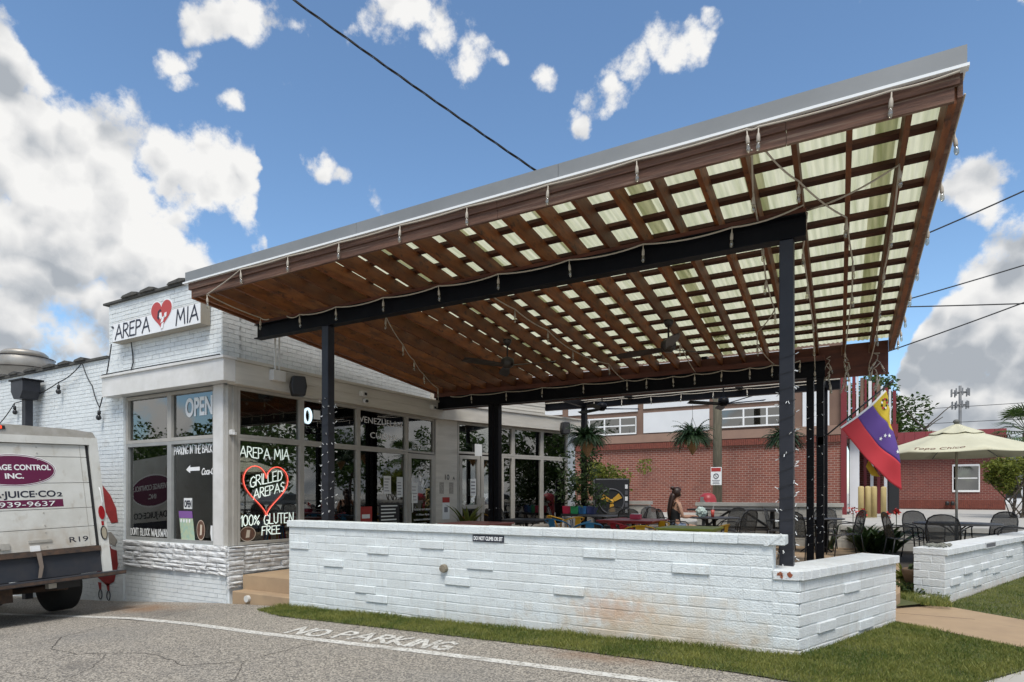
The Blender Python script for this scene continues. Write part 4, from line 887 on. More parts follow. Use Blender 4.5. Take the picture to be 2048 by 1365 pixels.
for k in range(2):
    t = kcard('wall_plaque', ['grey wall plaque left below the house number', 'grey wall plaque right below the house number'][k], 'plaque', .10 + k * .27, 1.60, .12, .26, mat('plaque_grey', (.40, .37, .33), .6, col2=(.25, .23, .2), nscale=40), .002)
t = thing('wall_sign', 'small black sign lettered DO NOT CLIMB OR SIT on the front wall', 'sign', (-3.8, 6.05, 1.07))
MB().box((-4.02, 6.049, 1.048), (-3.60, 6.056, 1.128)).build('plate', M_ink, t); text_mesh('lettering', 'DO NOT CLIMB OR SIT', (-4.005, 6.0485, 1.066), (1, 0, 0), (0, 0, 1), .062, M_let, t, width=.39, bold=.002)
t = thing('wall_sign', 'small pale sign set in the cap of the right street wall', 'sign', W3(5.3, .04, .84))
q = slab3(5.62, 6.16, .036, .042, .80, .885).build('plate', mat('faded_sign', (.55, .56, .56), .6), t)
for k in range(10): slab3(5.66 + k * .048, 5.69 + k * .048, .043, .044, .815, .87).build('lettering', M_ink, t)
o = MB().lathe((0, 0, 0), [(.0, 0), (.05, 0), (.052, .02), (.045, .05), (.0, .055)], 12, 'Y').build('wall_fitting', mat('rusty_fitting', (.28, .25, .19), .8, col2=(.16, .13, .09), nscale=30)); o.location = (-4.42, 6.05, .712); o.rotation_euler = (R(180), 0, 0); tag(o, 'grey round pipe fitting sticking out of the front wall', 'fitting')
# speakers, cameras, boxes
def speaker(loc, rz, label):
    t = thing('speaker', label, 'speaker', loc, rz); b = MB().prism([(-.10, -.16), (.10, -.16), (.13, 0), (.10, .16), (-.10, .16), (-.13, 0)], (0, -.1, 0), (1, 0, 0), (0, 0, 1), (0, .18, 0)); b.build('cabinet', M_blk, t, world=False, bevel=.02)
    MB().box((-.085, -.108, -.14), (.085, -.102, .14)).build('grille', mat('speaker_grille', (.03, .03, .032), .8), t, world=False); MB().tube([(0, .08, 0), (0, .2, .02)], .02).build('bracket', M_blk, t, world=False)
speaker((-8.16, 7.12, 3.36), R(60), 'black wall speaker on the band above the first shop window')
speaker((*K(3.98, .25, 0)[:2], 3.33), R(50), 'black wall speaker on the far band near the corner')
t = thing('junction_box', 'white junction box with two conduits under the canopy eave', 'box', (-8.25, 6.78, 3.4)); MB().box((-8.298, 6.66, 3.40), (-8.19, 6.90, 3.57)).build('box', M_trim, t, bevel=.008)
for y in (6.74, 6.82): MB().tube([(-8.25, y, 3.57), (-8.25, y, 4.25)], .014).build('conduit', M_trim, t)
def camera_dome(loc, label):
    t = thing('security_camera', label, 'camera', loc); MB().lathe(loc, [(.0, -.05), (.035, -.045), (.05, -.01), (.05, .04), (.0, .05)], 12, 'X').build('housing', M_trim, t, True); MB().lathe((loc[0] + .05, loc[1] - .02, loc[2] - .01), [(0, -.03), (.028, -.02), (.028, .02), (0, .03)], 10, 'X').build('lens', M_blk, t, True)
camera_dome((-8.25, 8.79, 3.345), 'round white security camera under the band'); 
for y, l in ((8.74, 'white box camera on the band above the third window'), (10.88, 'white box sensor on the band above the shop door')):
    t = thing('wall_sensor', l, 'sensor', (-8.25, y, 3.46)); MB().box((-8.298, y - .08, 3.42), (-8.21, y + .05, 3.52)).build('housing', M_trim, t, bevel=.008); MB().box((-8.209, y - .02, 3.44), (-8.2, y + .04, 3.49)).build('lens', M_blk, t)
t = thing('security_camera', 'white bracket camera on the corner post', 'camera', (-8.5, 6.14, 2.55)); MB().box((-8.529, 6.11, 2.50), (-8.45, 6.17, 2.58)).build('housing', M_trim, t, bevel=.01); MB().box((-8.449, 6.12, 2.50), (-8.40, 6.16, 2.54)).build('arm', M_trim, t)
# up-light on a black post, and roof exhaust
t = thing('post_light', 'dark box flood light on a square black post beside the brick facade', 'lamp', (-14.36, 5.85, -.45))
MB().box((-14.43, 5.80, -.5), (-14.29, 5.93, 3.62)).build('post', M_steel2, t); MB().prism([(-.23, .17), (.25, .17), (.25, -.03), (.13, -.18), (-.11, -.18), (-.23, -.03)], (-14.36, 5.68, 3.62), (1, 0, 0), (0, 0, 1), (0, .3, 0)).build('lamp_box', M_steel2, t); MB().box((-14.64, 5.66, 3.79), (-14.06, 6.02, 3.82)).build('lid', M_steel, t)
t = thing('roof_exhaust', 'round galvanised mushroom exhaust fan on the flat roof', 'vent', (-20.0, 8.1, 3.95)); M_zinc = mat('zinc', (.42, .40, .36), .45, .5, col2=(.34, .31, .27), nscale=3)
MB().lathe((-20.0, 8.1, 0), [(.0, 3.9), (.40, 3.9), (.40, 4.6), (.66, 4.95), (.68, 5.25), (.64, 5.29), (0, 5.30)], 24).build('shroud', M_zinc, t, True); MB().lathe((-20.0, 8.1, 0), [(0, 5.295), (.50, 5.30), (.54, 5.38), (.45, 5.46), (.0, 5.52)], 24).build('lid', M_zinc, t, True)
for z, q in ((4.98, .675), (5.27, .685)): MB().tube([(-20 + q * math.cos(a), 8.1 + q * math.sin(a), z) for a in [i * math.pi / 12 for i in range(24)]], .012, 4, closed=True).build('rim', M_dkmetal, t)
# mural painted on the side of the facade, mostly behind the van
mu = thing('wall_mural', 'red painted mural shapes with two red legs on the facade behind the van', 'mural', (-11.9, 6.05, 0)); M_mred = mat('mural_red', (.30, .02, .02), .7, col2=(.22, .015, .015), nscale=8)
ym = 6.056
def mural(P, m, n='painted_shape'): MB().prism(P, (0, ym, 0), (1, 0, 0), (0, 0, 1), (0, -.001, 0)).build(n, m, mu)
mural([(-12.15, 1.55), (-11.72, 1.08), (-11.50, 1.10), (-11.56, 1.35), (-11.75, 1.58), (-12.0, 1.75)], M_mred); mural([(-12.1, .95), (-11.70, .62), (-11.54, .60), (-11.50, .35), (-11.62, .05), (-11.85, -.05), (-12.2, .1)], M_mred)
mural([(-11.92, .75), (-11.6, .68), (-11.52, .78), (-11.72, .92), (-11.95, .90)], mat('mural_grey', (.30, .28, .25), .7))
for x in (-12.10, -11.83):
    mural([(x - .06, .0), (x + .06, .0), (x + .05, -.13), (x - .015, -.13)], M_mred, 'leg'); MB().tube([(x + .025 + .055 * math.cos(a), ym - .002, -.215 + .085 * math.sin(a)) for a in [i * math.pi / 8 for i in range(16)]], .008, 4, closed=True).build('shoe_outline', M_ink, mu)

# ------------------------------------------------------------------ string lights
M_bulb = bpy.data.materials.new('clear_bulb'); M_bulb.use_nodes = True
_n = M_bulb.node_tree; _n.nodes.clear(); _t = _n.nodes.new('ShaderNodeBsdfTransparent'); _t.inputs[0].default_value = (.80, .78, .70, 1); _g = _n.nodes.new('ShaderNodeBsdfGlossy'); _g.inputs['Roughness'].default_value = .08; _d = _n.nodes.new('ShaderNodeBsdfDiffuse'); _d.inputs[0].default_value = (.6, .58, .5, 1)
_m1 = _n.nodes.new('ShaderNodeMixShader'); _m1.inputs[0].default_value = .45; _m2 = _n.nodes.new('ShaderNodeMixShader'); _m2.inputs[0].default_value = .28; _o = _n.nodes.new('ShaderNodeOutputMaterial')
_n.links.new(_g.outputs[0], _m1.inputs[1]); _n.links.new(_d.outputs[0], _m1.inputs[2]); _n.links.new(_t.outputs[0], _m2.inputs[1]); _n.links.new(_m1.outputs[0], _m2.inputs[2]); _n.links.new(_m2.outputs[0], _o.inputs[0])
sock_me = MB().lathe((0, 0, 0), [(.005, 0), (.006, -.045), (.011, -.055), (.015, -.075), (.016, -.112), (.012, -.12)], 8).mesh('socket', M_cable, True)
bulb_me = MB().lathe((0, 0, 0), [(.010, -.118), (.015, -.135), (.019, -.16), (.016, -.182), (.006, -.195)], 10).mesh('bulb', M_bulb, True)
bsock = MB().lathe((0, 0, 0), [(.008, 0), (.008, -.05), (.028, -.06), (.03, -.12), (.02, -.13)], 8).mesh('socket', M_blkcable, True)
bbulb = MB().lathe((0, 0, 0), [(.02, -.128), (.042, -.16), (.045, -.19), (.03, -.22), (.01, -.23)], 10).mesh('bulb', mat('dark_glass', (.02, .02, .022), .2), True)
def sag_path(A, sag, n=8):
    P = []
    for a, c in zip(A, A[1:]):
        a, c = Vector(a), Vector(c)
        for i in range(n):
            t = i / n; q = a.lerp(c, t); q.z -= 4 * sag * t * (1 - t); P.append(q)
    P.append(Vector(A[-1])); return P
def string(label, A, bulbs=None, sag=.03, r=.0085, black=False, group='string lights'):
    t = thing('string_light', label, 'string light', A[0], group=group)
    MB().tube(sag_path(A, sag), r, 5).build('cable', M_blkcable if black else M_cable, t, True)
    for i in (range(len(A)) if bulbs is None else bulbs):
        rt = (rnd.uniform(-.08, .08), rnd.uniform(-.08, .08), 0)
        s_ = inst(bsock if black else sock_me, 'socket', t, A[i], rt); bb = bpy.data.objects.new('bulb', bbulb if black else bulb_me); COL.objects.link(bb); bb.parent = s_
    return t
string('cream string lights along the front fascia edge', [(-8.01, 5.40, 4.37), (-7.25, 5.37, 4.57), (-6.34, 5.37, 4.57), (-5.46, 5.37, 4.565), (-4.53, 5.37, 4.57), (-3.64, 5.37, 4.57), (-2.7, 5.37, 4.565), (-1.82, 5.37, 4.57), (-.89, 5.37, 4.57), (-.80, 5.37, 4.565), (.12, 5.37, 4.56), (.53, 5.375, 4.57)], range(11), .012)
string('cream string lights from the left fascia end back to the front beam', [(-8.01, 5.40, 4.37), (-8.17, 6.40, 4.31), (-8.0, 6.42, 4.27)], [1], .02)
string('cream string lights along the black front beam', [(-7.6, 6.42, 4.26), (-7.32, 6.41, 4.24), (-6.58, 6.41, 4.24), (-5.7, 6.41, 4.235), (-4.78, 6.41, 4.24), (-3.89, 6.41, 4.235), (-2.96, 6.41, 4.23), (-2.1, 6.41, 4.235), (-1.2, 6.41, 4.22), (-.56, 6.42, 4.30)], range(1, 9), .035)
string('cream string lights along the black back beam', [(-7.9, 11.02, 3.70), (-7.36, 11.02, 3.70), (-6.5, 11.02, 3.69), (-5.67, 11.02, 3.70), (-4.79, 11.02, 3.70), (-3.92, 11.02, 3.69), (-3.55, 11.02, 3.69), (-3.07, 11.02, 3.68), (-2.69, 11.02, 3.69), (-2.23, 11.02, 3.70), (-1.78, 11.02, 3.70), (-1.43, 11.02, 3.71), (-1.01, 11.02, 3.74)], range(1, 13), .03)
string('cream string lights slanting under the rafters nearest the shopfront', [(-6.23, 7.06, 4.22), (-6.81, 8.14, 4.10), (-7.21, 8.93, 4.02), (-7.62, 9.74, 3.94), (-8.0, 10.71, 3.84), (-8.2, 11.0, 3.62)], range(5), .03)
string('cream string lights under the rafters near the left ceiling fan', [(-4.31, 6.55, 4.24), (-4.3, 7.53, 4.16), (-4.25, 8.44, 4.07), (-4.29, 9.44, 3.97), (-4.02, 10.37, 3.88), (-3.97, 11.0, 3.70)], range(1, 5), .03)
string('cream string lights under the rafters beside the right ceiling fan', [(-2.55, 8.75, 4.05), (-2.61, 9.77, 3.95), (-2.68, 11.02, 3.72)], [1], .03)
string('cream string lights sloping from the fascia to the front right post', [(-.86, 5.42, 4.42), (-.94, 5.99, 4.33), (-1.0, 6.98, 4.22), (-1.09, 7.86, 4.13), (-1.12, 8.88, 4.03), (-1.45, 9.63, 3.95), (-1.54, 10.19, 3.90), (-1.40, 11.0, 3.72)], [1, 2, 3, 4, 6], .03)
string('cream string lights running back from the end of the front beam', [(-.54, 6.54, 4.27), (-.64, 7.26, 4.19), (-.67, 8.2, 4.10), (-.71, 9.4, 3.98), (-.77, 10.48, 3.87), (-.80, 11.05, 3.6)], range(1, 6), .03)
string('cream string lights crossing two bays right of the front beam', [(-.78, 5.43, 4.43), (-.56, 5.98, 4.33), (-.22, 6.79, 4.25), (-.19, 7.77, 4.14), (-.22, 8.62, 4.05), (-.37, 10.89, 3.82)], range(1, 6), .03)
string('cream string lights under the outermost right rafter', [(-.54, 6.52, 4.28), (.19, 6.07, 4.32), (.16, 7.17, 4.20), (.11, 8.1, 4.11), (.08, 9.17, 4.0), (.05, 10.29, 3.89), (-.05, 11.17, 3.62)], range(1, 7), .04)
string('cream string lights hung outside the right roof edge', [(wx(.56, y) + .028, y, rz_(y) + .13) for y in (5.6, 6.05, 6.75, 7.6, 8.5, 9.3, 10.1, 10.7, 11.1)], range(1, 9), .0)
for i, (x, l) in enumerate(((-.62, 'tangled bunch of string light bulbs by the back right post'), (-.35, 'middle tangled bunch of string light bulbs under the back corner'), (.05, 'tangled bunch of string light bulbs at the outer back corner'))):
    t = thing('string_light', l, 'string light', (x, 11.2, 3.5), group='string lights'); r = random.Random(i); P = [(x + r.uniform(-.05, .05), 11.2 + r.uniform(-.05, .0), 3.80 - k * .035 + r.uniform(-.03, .03)) for k in range(14)]
    MB().tube(P, .008, 5).build('cable', M_cable, t, True)
    for k in range(3, 14, 2): s_ = inst(sock_me, 'socket', t, P[k], (r.uniform(-.6, .6), r.uniform(-.6, .6), 0)); bb = bpy.data.objects.new('bulb', bulb_me); COL.objects.link(bb); bb.parent = s_
string('cream string lights hanging under the second bay beam', [(-6.9 + i * .74, 14.86, 3.97) for i in range(9)], range(1, 9), .02)
string('black festoon lights swagged along the brick facade', [(-18.2, 5.98, 3.2), (-16.2, 5.98, 2.95), (-15.2, 5.98, 3.45), (-13.4, 5.98, 3.72), (-12.55, 5.98, 4.0), (-12.2, 5.98, 3.55), (-11.95, 5.98, 3.14), (-11.6, 5.90, 3.60), (-11.45, 5.92, 4.2)], [1, 2, 3, 6], .05, .010, True, 'festoon lights')
tag(bpy.data.objects[-1] if False else MB().tube([(-11.6, 5.84, 3.66), (-10.5, 5.835, 3.665), (-8.35, 5.835, 3.66)], .010, 5).build('band_cable', M_blkcable), 'thin black cable lying along the top of the projecting band', 'cable')
# mini LED wires wound round the posts
def led_wrap(x, y, hw, z0, z1, label, seed, dens=1.0):
    r = random.Random(seed); t = thing('led_wire', label, 'led lights', (x, y, z0)); P = []; q = hw + .008; z = z0
    cs = [(-q, -q), (q, -q), (q, q), (-q, q)]; i = 0
    while z < z1:
        c = cs[i % 4]; P.append((x + c[0], y + c[1], z)); z += .022 / dens * r.uniform(.4, 1.6); i += 1
    MB().tube(P, .0024, 4).build('wire', M_blkcable, t); b = MB()
    for a, c in zip(P, P[1:]):
        for k in range(2):
            if r.random() < .62:
                p = Vector(a).lerp(Vector(c), r.random()); n = Vector((p.x - x, p.y - y, 0)).normalized(); d = (n + Vector((r.uniform(-.7, .7), r.uniform(-.7, .7), r.uniform(-1.6, 1.6)))).normalized(); b.tube([p + n * .003, p + n * .006 + d * .032], .0042, 4)
    tag(b.build('led_bulbs', M_let, t), kind='stuff')
led_wrap(-.7125, 6.5025, .063, .5, 2.95, 'mini white LED wire wound round the front right post', 1, .62)
led_wrap(-6.825, 6.50, .066, .8, 3.0, 'mini white LED wire wound round the front left post', 2, .75)
led_wrap(-.80, 11.12, .09, .8, 3.1, 'mini white LED wire wound round the back right posts', 3, .6)
led_wrap(-6.83, 11.12, .09, .8, 1.4, 'mini white LED wire wound round the back left posts', 4, .5)
# ceiling fans
def fan(loc, top, label, spin, m=M_dkmetal, rad=.82):
    t = thing('ceiling_fan', label, 'ceiling fan', loc, group='ceiling fans'); x, y, z = loc
    MB().tube([(x, y, z + .1), (x, y, top)], .014, 8).build('down_rod', m, t); MB().lathe((x, y, top - .09), [(.0, 0), (.04, 0), (.07, .06), (.07, .09), (0, .09)], 14).build('canopy_cup', m, t, True)
    MB().lathe((x, y, z), [(.0, -.06), (.05, -.06), (.09, -.02), (.11, .03), (.10, .09), (.04, .12), (0, .12)], 18).build('motor', m, t, True)
    for k in range(3):
        a = spin + k * 2 * math.pi / 3; c, s = math.cos(a), math.sin(a); b = MB(); P = []
        for rr, w in ((.08, .04), (.25, .06), (.5, .085), (.72, .08), (rad, .05)):
            for sg_ in (1, -1): P.append((x + c * rr - s * w * sg_, y + s * rr + c * w * sg_, z - .02 + sg_ * .018))
        b.v = P + [(p[0], p[1], p[2] + .008) for p in P]
        for i in range(4): j = 2 * i; b.f += [(j, j+1, j+3, j+2), (10+j, 12+j, 13+j, 11+j), (j, j+2, j+12, j+10), (j+1, j+11, j+13, j+3)]
        b.build('blade', m, t)
fan((-5.05, 8.6, 3.66), 4.06, 'dark three blade ceiling fan under the left canopy rafters', .1); fan((-2.50, 8.75, 3.66), 4.05, 'dark three blade ceiling fan under the right canopy rafters', .9)
fan((-5.2, 13.0, 3.50), 3.95, 'black three blade ceiling fan in the second bay left of the hanging fern', .55, M_steel); fan((-2.6, 13.0, 3.42), 3.95, 'black three blade ceiling fan in the second bay near the utility pole', -.2, M_steel)
for x in (-5.2, -2.6): MB().box((x - .05, 11.33, 3.96), (x + .05, 14.95, 4.04)).build('fan_beam', M_steel, bp)
# ------------------------------------------------------------------ delivery van
M_van = mat('van_white_paint', (.66, .66, .62), .5, col2=(.56, .555, .51), nscale=2.5, bump=.05, bscale=10)
layer(M_van, (.33, .27, .19), nfac(3.5, .60, .76, (2, 2, 1.2), amt=.55)); layer(M_van, (.30, .22, .14), spot((-9.9, 4.3, .9), .35, (.3, .35, 1), .5))
M_vand = mat('van_dark_steel', (.02, .025, .035), .6, col2=(.035, .035, .04), nscale=5); M_rust = mat('rusty_steel', (.10, .06, .04), .85, col2=(.045, .035, .03), nscale=12); M_tyre = mat('tyre_rubber', (.012, .012, .012), .85)
M_alv = mat('van_aluminium_trim', (.48, .46, .42), .5, .3, col2=(.38, .36, .31), nscale=6); M_maroon = mat('maroon_vinyl', (.12, .008, .05), .5); M_lens = mat('red_lens', (.30, .008, .012), .2); M_lens2 = mat('clear_lens', (.36, .32, .24), .25)
van = thing('delivery_van', 'white box delivery van with maroon oval logo parked beside the facade', 'van', (-9.98, 4.06, gz(-9.98)))
van.rotation_euler = (R(1.7), R(-4.4), 0)
SLP = -.082                              # rear face leans forward
def vx(z, x=0): return x + SLP * (z - .6)
def vpl(P, d0, d1, name, m, parent=None):
    """prism on the rear face: P = [(y, z)], from depth d0 to d1 (positive = outwards)"""
    n = len(P); b = MB().add([(vx(z, d0), y, z) for y, z in P] + [(vx(z, d1), y, z) for y, z in P], [tuple(range(n)), tuple(range(n, 2*n))[::-1]] + [(i, (i+1) % n, n + (i+1) % n, n + i) for i in range(n)])
    return b.build(name, m, parent or van, world=False)
def rect(y0, y1, z0, z1): return [(y0, z0), (y1, z0), (y1, z1), (y0, z1)]
b = MB(); zz = [(.62, 0), (2.66, 0)]
b.add([(vx(.97, -.06), -1.13, .97), (vx(.97, -.06), 1.13, .97), (vx(2.64, -.06), 1.13, 2.64), (vx(2.64, -.06), -1.13, 2.64), (-4.3, -1.13, .97), (-4.3, 1.13, .97), (-4.3, 1.13, 2.64), (-4.3, -1.13, 2.64)], [(0,1,2,3),(4,7,6,5),(0,4,5,1),(3,2,6,7),(1,5,6,2),(0,3,7,4)]).build('cargo_box', M_van, van, world=False)
vpl(rect(1.03, 1.15, .56, 2.615), -.06, .012, 'corner_post', M_van); vpl(rect(-1.15, -1.03, .56, 2.615), -.06, .012, 'corner_post', M_van)
vpl(rect(-1.029, 1.029, 2.505, 2.615), -.06, .012, 'door_header', M_van)
vpl([(-1.14, 2.617), (1.14, 2.617), (1.10, 2.70), (.8, 2.735), (0, 2.76), (-.8, 2.735), (-1.10, 2.70)], -.10, .004, 'roof_rail', M_alv)
b = MB()
for y in (1.0, 1.015): pass
vpl(rect(.985, 1.028, .97, 2.503), -.058, -.035, 'door_seal', M_blk)
seams = [.975, 1.275, 1.555, 1.93, 2.315, 2.500]
for i, (a, c) in enumerate(zip(seams, seams[1:])):
    p = vpl(rect(-.98, .98, a + .004, c - .004), -.058, -.020, 'door_panel', M_van)
    for y in (-.4, .34):
        for z in [q for q in (a + .05, c - .05) if not 1.57 < q < 1.90]: vpl([(y + .008 * math.cos(t), z + .008 * math.sin(t)) for t in [k * 1.047 for k in range(6)]], -.0195, -.012, 'rivet', M_alv, p)
vpl(rect(.90, .905, .98, 2.50), -.0195, -.017, 'door_edge_strip', M_alv)
def ell(cy, cz, a, c, n=36): return [(cy + a * math.cos(t * 2 * math.pi / n), cz + c * math.sin(t * 2 * math.pi / n)) for t in range(n)]
lg = vpl(ell(.04, 2.115, .52, .232), -.0195, -.0170, 'logo_border', M_let); vpl(ell(.04, 2.115, .51, .222), -.0169, -.0160, 'logo_ring', M_maroon, lg); vpl(ell(.04, 2.115, .500, .212), -.0159, -.0150, 'logo_ring', M_let, lg); vpl(ell(.04, 2.115, .492, .204), -.0149, -.0140, 'logo_oval', M_maroon, lg)
def vtext(txt, y, z, h, w, m, bold=.0, name='lettering', align=.5, dd=-.0135):
    o = text_mesh(name, txt, (0, 0, 0), (0, 1, 0), (0, 0, 1), h, m, width=w, bold=bold, ext=.0008)
    xs = [v.co.y for v in o.data.vertices]; mid = (min(xs) + max(xs)) / 2 if align == .5 else max(xs)
    for v in o.data.vertices: v.co.y += y - mid; v.co.z += z; v.co.x += vx(v.co.z, dd)
    o.parent = van
vtext('BEVERAGE CONTROL', .04, 2.12, .105, .90, M_let, .003); vtext('INC.', .04, 2.0, .10, .22, M_let, .003)
vtext('SODA\u00b7JUICE\u00b7CO', .52, 1.735, .125, 1.05, M_ink, .003, align=1, dd=-.019); vtext('2', .605, 1.735, .085, .07, M_ink, .002, align=1, dd=-.019)
vpl(rect(-.62, .605, 1.585, 1.695), -.0195, -.0185, 'phone_bar', M_maroon); vtext('770-939-9637', .50, 1.602, .10, 1.0, M_let, 0, align=1, dd=-.013)
vtext('R19', .88, 1.055, .11, .25, M_ink, 0, align=1, dd=-.019)
vpl(rect(-1.02, 1.02, .90, .972), -.05, .02, 'door_sill', M_rust); vpl(rect(-1.06, 1.06, .585, .898), -.08, -.03, 'bumper_skirt', M_vand)
MB().box((-.10, -1.25, .515), (.25, 1.22, .575)).build('step_bumper', M_vand, van, world=False); MB().box((.251, -1.25, .525), (.262, 1.22, .565)).build('step_edge', M_rust, van, world=False)
MB().box((-.10, .30, .43), (.0, .40, .51)).build('bracket', M_alv, van, world=False); MB().box((-.5, .45, .40), (-.1, .75, .52)).build('tow_box', M_blk, van, world=False)
MB().box((-4.2, -.5, .52), (-.06, -.38, .90)).build('chassis_rail', M_vand, van, world=False); MB().box((-4.2, .38, .52), (-.06, .5, .90)).build('chassis_rail', M_vand, van, world=False)
MB().tube([(-.9, -.1, .42), (-.2, .62, .42)], .05, 10).build('exhaust', M_rust, van, world=False); MB().box((-.7, -1.0, .30), (-.2, -.05, .50)).build('undertray', M_rust, van, world=False)
# the same livery on the side that faces the building
SD = lambda x, y, z: (x, y, z)
def side_oval(cx, cz, a, c, y, m): return MB().prism([(a * math.cos(k * math.pi / 18), c * math.sin(k * math.pi / 18)) for k in range(36)], (cx, y, cz), (-1, 0, 0), (0, 0, 1), (0, .002, 0)).build('side_logo', m, van, world=False)
side_oval(-2.25, 1.98, .74, .33, 1.1305, M_let); side_oval(-2.25, 1.98, .71, .30, 1.133, M_maroon)
for tx, cx, z, h, w, m in (('BEVERAGE CONTROL', -2.25, 2.0, .15, 1.25, M_let), ('INC.', -2.25, 1.82, .13, .28, M_let), ('SODA\u00b7JUICE\u00b7CO2', -2.25, 1.44, .17, 1.5, M_ink)):
    o = text_mesh('side_lettering', tx, (0, 1.1358, z), (-1, 0, 0), (0, 0, 1), h, m, width=w, bold=.002); xs_ = [v.co.x for v in o.data.vertices]; q = cx - (min(xs_) + max(xs_)) / 2
    for v in o.data.vertices: v.co.x += q
    o.parent = van
MB().box((-3.0, 1.1305, 1.20), (-1.5, 1.133, 1.36)).build('side_phone_bar', M_ink, van, world=False)
# latch, grab handle, strap, lamps
l = MB().box((0, 0, 0), (.02, .36, .05)); l.v = [(vx(z + 1.0, -.018 + x), y - .52 , z + 1.005 + (y) * .12) for x, y, z in l.v]; l.build('latch_bar', M_alv, van, world=False)
for y, z in ((-.54, 1.0), (-.16, 1.06)): vpl(rect(y - .05, y + .05, z - .035, z + .05), -.0195, .005, 'latch_plate', M_alv)
vpl(rect(.12, .40, 1.09, 1.125), -.0195, -.004, 'grab_handle', M_alv); vpl(rect(.13, .25, .96, 1.05), -.0195, -.010, 'plate_box', M_let)
vpl([(.17, .60), (.21, .60), (.25, .75), (.24, .95), (.18, .95), (.20, .75)], .021, .030, 'pull_strap', mat('worn_strap', (.20, .16, .13), .9))
vpl(ell(1.088, 1.465, .042, .105, 20), .0125, .030, 'tail_lamp', M_lens); vpl(rect(1.072, 1.104, 1.27, 1.335), .0125, .02, 'reflector', M_lens)
o = vpl(ell(1.090, 1.155, .047, .105, 20), .0125, .024, 'reverse_lamp', M_blk); vpl(ell(1.090, 1.155, .033, .090, 20), .0245, .030, 'lens', M_lens2, o)
vpl(rect(-.28, -.02, 2.685, 2.735), .0045, .02, 'marker_lamp', M_blk); vpl(rect(-.20, -.06, 2.692, 2.728), .0205, .026, 'marker_lens', mat('lit_red_lens', (.6, .02, .01), .3, emit=(1, .06, .02), emit_s=1.3))
b = MB().tube([(vx(1.85, .03), 1.09, 1.85), (vx(1.8, .05), 1.09, 1.80), (vx(1.6, .05), 1.10, 1.62), (vx(1.56, .02), 1.10, 1.56)], .008).build('grab_wire', M_let, van, world=False)
for x in (-1.05, -3.55):
    for s in (1, -1):
        for y0 in (.80,):
            w = MB().lathe((x, s * (y0 + .13), .42), [(.0, -.22), (.27, -.22), (.36, -.22), (.41, -.19), (.42, -.13), (.42, .07), (.41, .10), (.36, .13), (.27, .13), (0, .13)], 28, 'Y').build('wheel', M_tyre, van, True, world=False)
            if y0 > .7: MB().lathe((x, s * (y0 + .13) + s * .132, .42), [(.0, -.004), (.12, -.004), (.24, -.004), (.24, .004), (.1, .012), (0, .012)], 20, 'Y').build('rim', M_alv, w, True, world=False)
b = MB().prism([(-4.3, .55), (-4.3, 2.2), (-4.55, 2.2), (-5.0, 1.45), (-5.75, 1.2), (-5.85, .55)], (0, -1.0, 0), (1, 0, 0), (0, 0, 1), (0, 2.0, 0)).build('cab', M_van, van, world=False)
for s in (-1, 1): MB().prism([(-4.4, 1.35), (-4.4, 2.1), (-4.55, 2.1), (-4.93, 1.42)], (0, s * 1.001, 0), (1, 0, 0), (0, 0, 1), (0, s * .006, 0)).build('side_window', M_blk, van, world=False)

# ------------------------------------------------------------------ patio furniture
M_mesh = mat('black_chair_mesh', (.045, .044, .042), .6)
def see_through(m, amt):
    nt = m.node_tree; L = nt.links; t = node(m, 'ShaderNodeBsdfTransparent'); mx = node(m, 'ShaderNodeMixShader'); mx.inputs[0].default_value = amt
    L.new(nt.nodes['Principled BSDF'].outputs[0], mx.inputs[1]); L.new(t.outputs[0], mx.inputs[2]); L.new(mx.outputs[0], nt.nodes['Material Output'].inputs[0])
see_through(M_mesh, .42); M_iron = mat('wrought_iron_black', (.016, .016, .017), .45)
def black_chair():
    t = thing('patio_chair', 'x', 'chair', (0, 0, 0), group='black metal mesh patio chairs')
    P = lambda *a: [tuple(p) for p in a]
    s = MB(); n = 6
    for i in range(n + 1):
        x = -.22 + .46 * i / n; z = .44 + .015 * math.cos(i / n * 3) - (.02 if i == n else 0)
        for y in (-.235, .235): s.v.append((x, y, z))
    s.f = [(2*i, 2*i+1, 2*i+3, 2*i+2) for i in range(n)]
    o = s.build('seat', M_mesh, t, world=False); m = o.modifiers.new('s', 'SOLIDIFY'); m.thickness = .012
    bk = MB(); prof = [(-.23, .47, .235), (-.26, .60, .24), (-.29, .75, .235), (-.32, .86, .20), (-.335, .91, .12), (-.34, .925, .03)]
    for x, z, w in prof: bk.v += [(x, -w, z), (x - .02, 0, z), (x, w, z)]
    for i in range(len(prof) - 1): bk.f += [(3*i, 3*i+1, 3*i+4, 3*i+3), (3*i+1, 3*i+2, 3*i+5, 3*i+4)]
    o = bk.build('backrest', M_mesh, t, world=False); m = o.modifiers.new('s', 'SOLIDIFY'); m.thickness = .008
    fr = [(x, -w, z) for x, z, w in prof] + [(x, w, z) for x, z, w in prof[::-1]]
    MB().tube(fr, .012, 6).build('back_frame', M_iron, t, True, world=False)
    MB().tube([(.24, -.235, .43), (.24, .235, .43)], .011).build('seat_rail', M_iron, t, True, world=False)
    for s_ in (-1, 1):
        MB().tube([(-.27, s_ * .24, .66), (-.1, s_ * .27, .68), (.16, s_ * .27, .665), (.22, s_ * .265, .62), (.23, s_ * .25, .44)], .012).build('armrest', M_iron, t, True, world=False)
        MB().tube([(.235, s_ * .24, .44), (.25, s_ * .245, .2), (.27, s_ * .25, .0)], .012).build('leg', M_iron, t, True, world=False)
        MB().tube([(-.22, s_ * .235, .46), (-.25, s_ * .24, .25), (-.31, s_ * .25, .0)], .012).build('leg', M_iron, t, True, world=False)
    return reg(t)
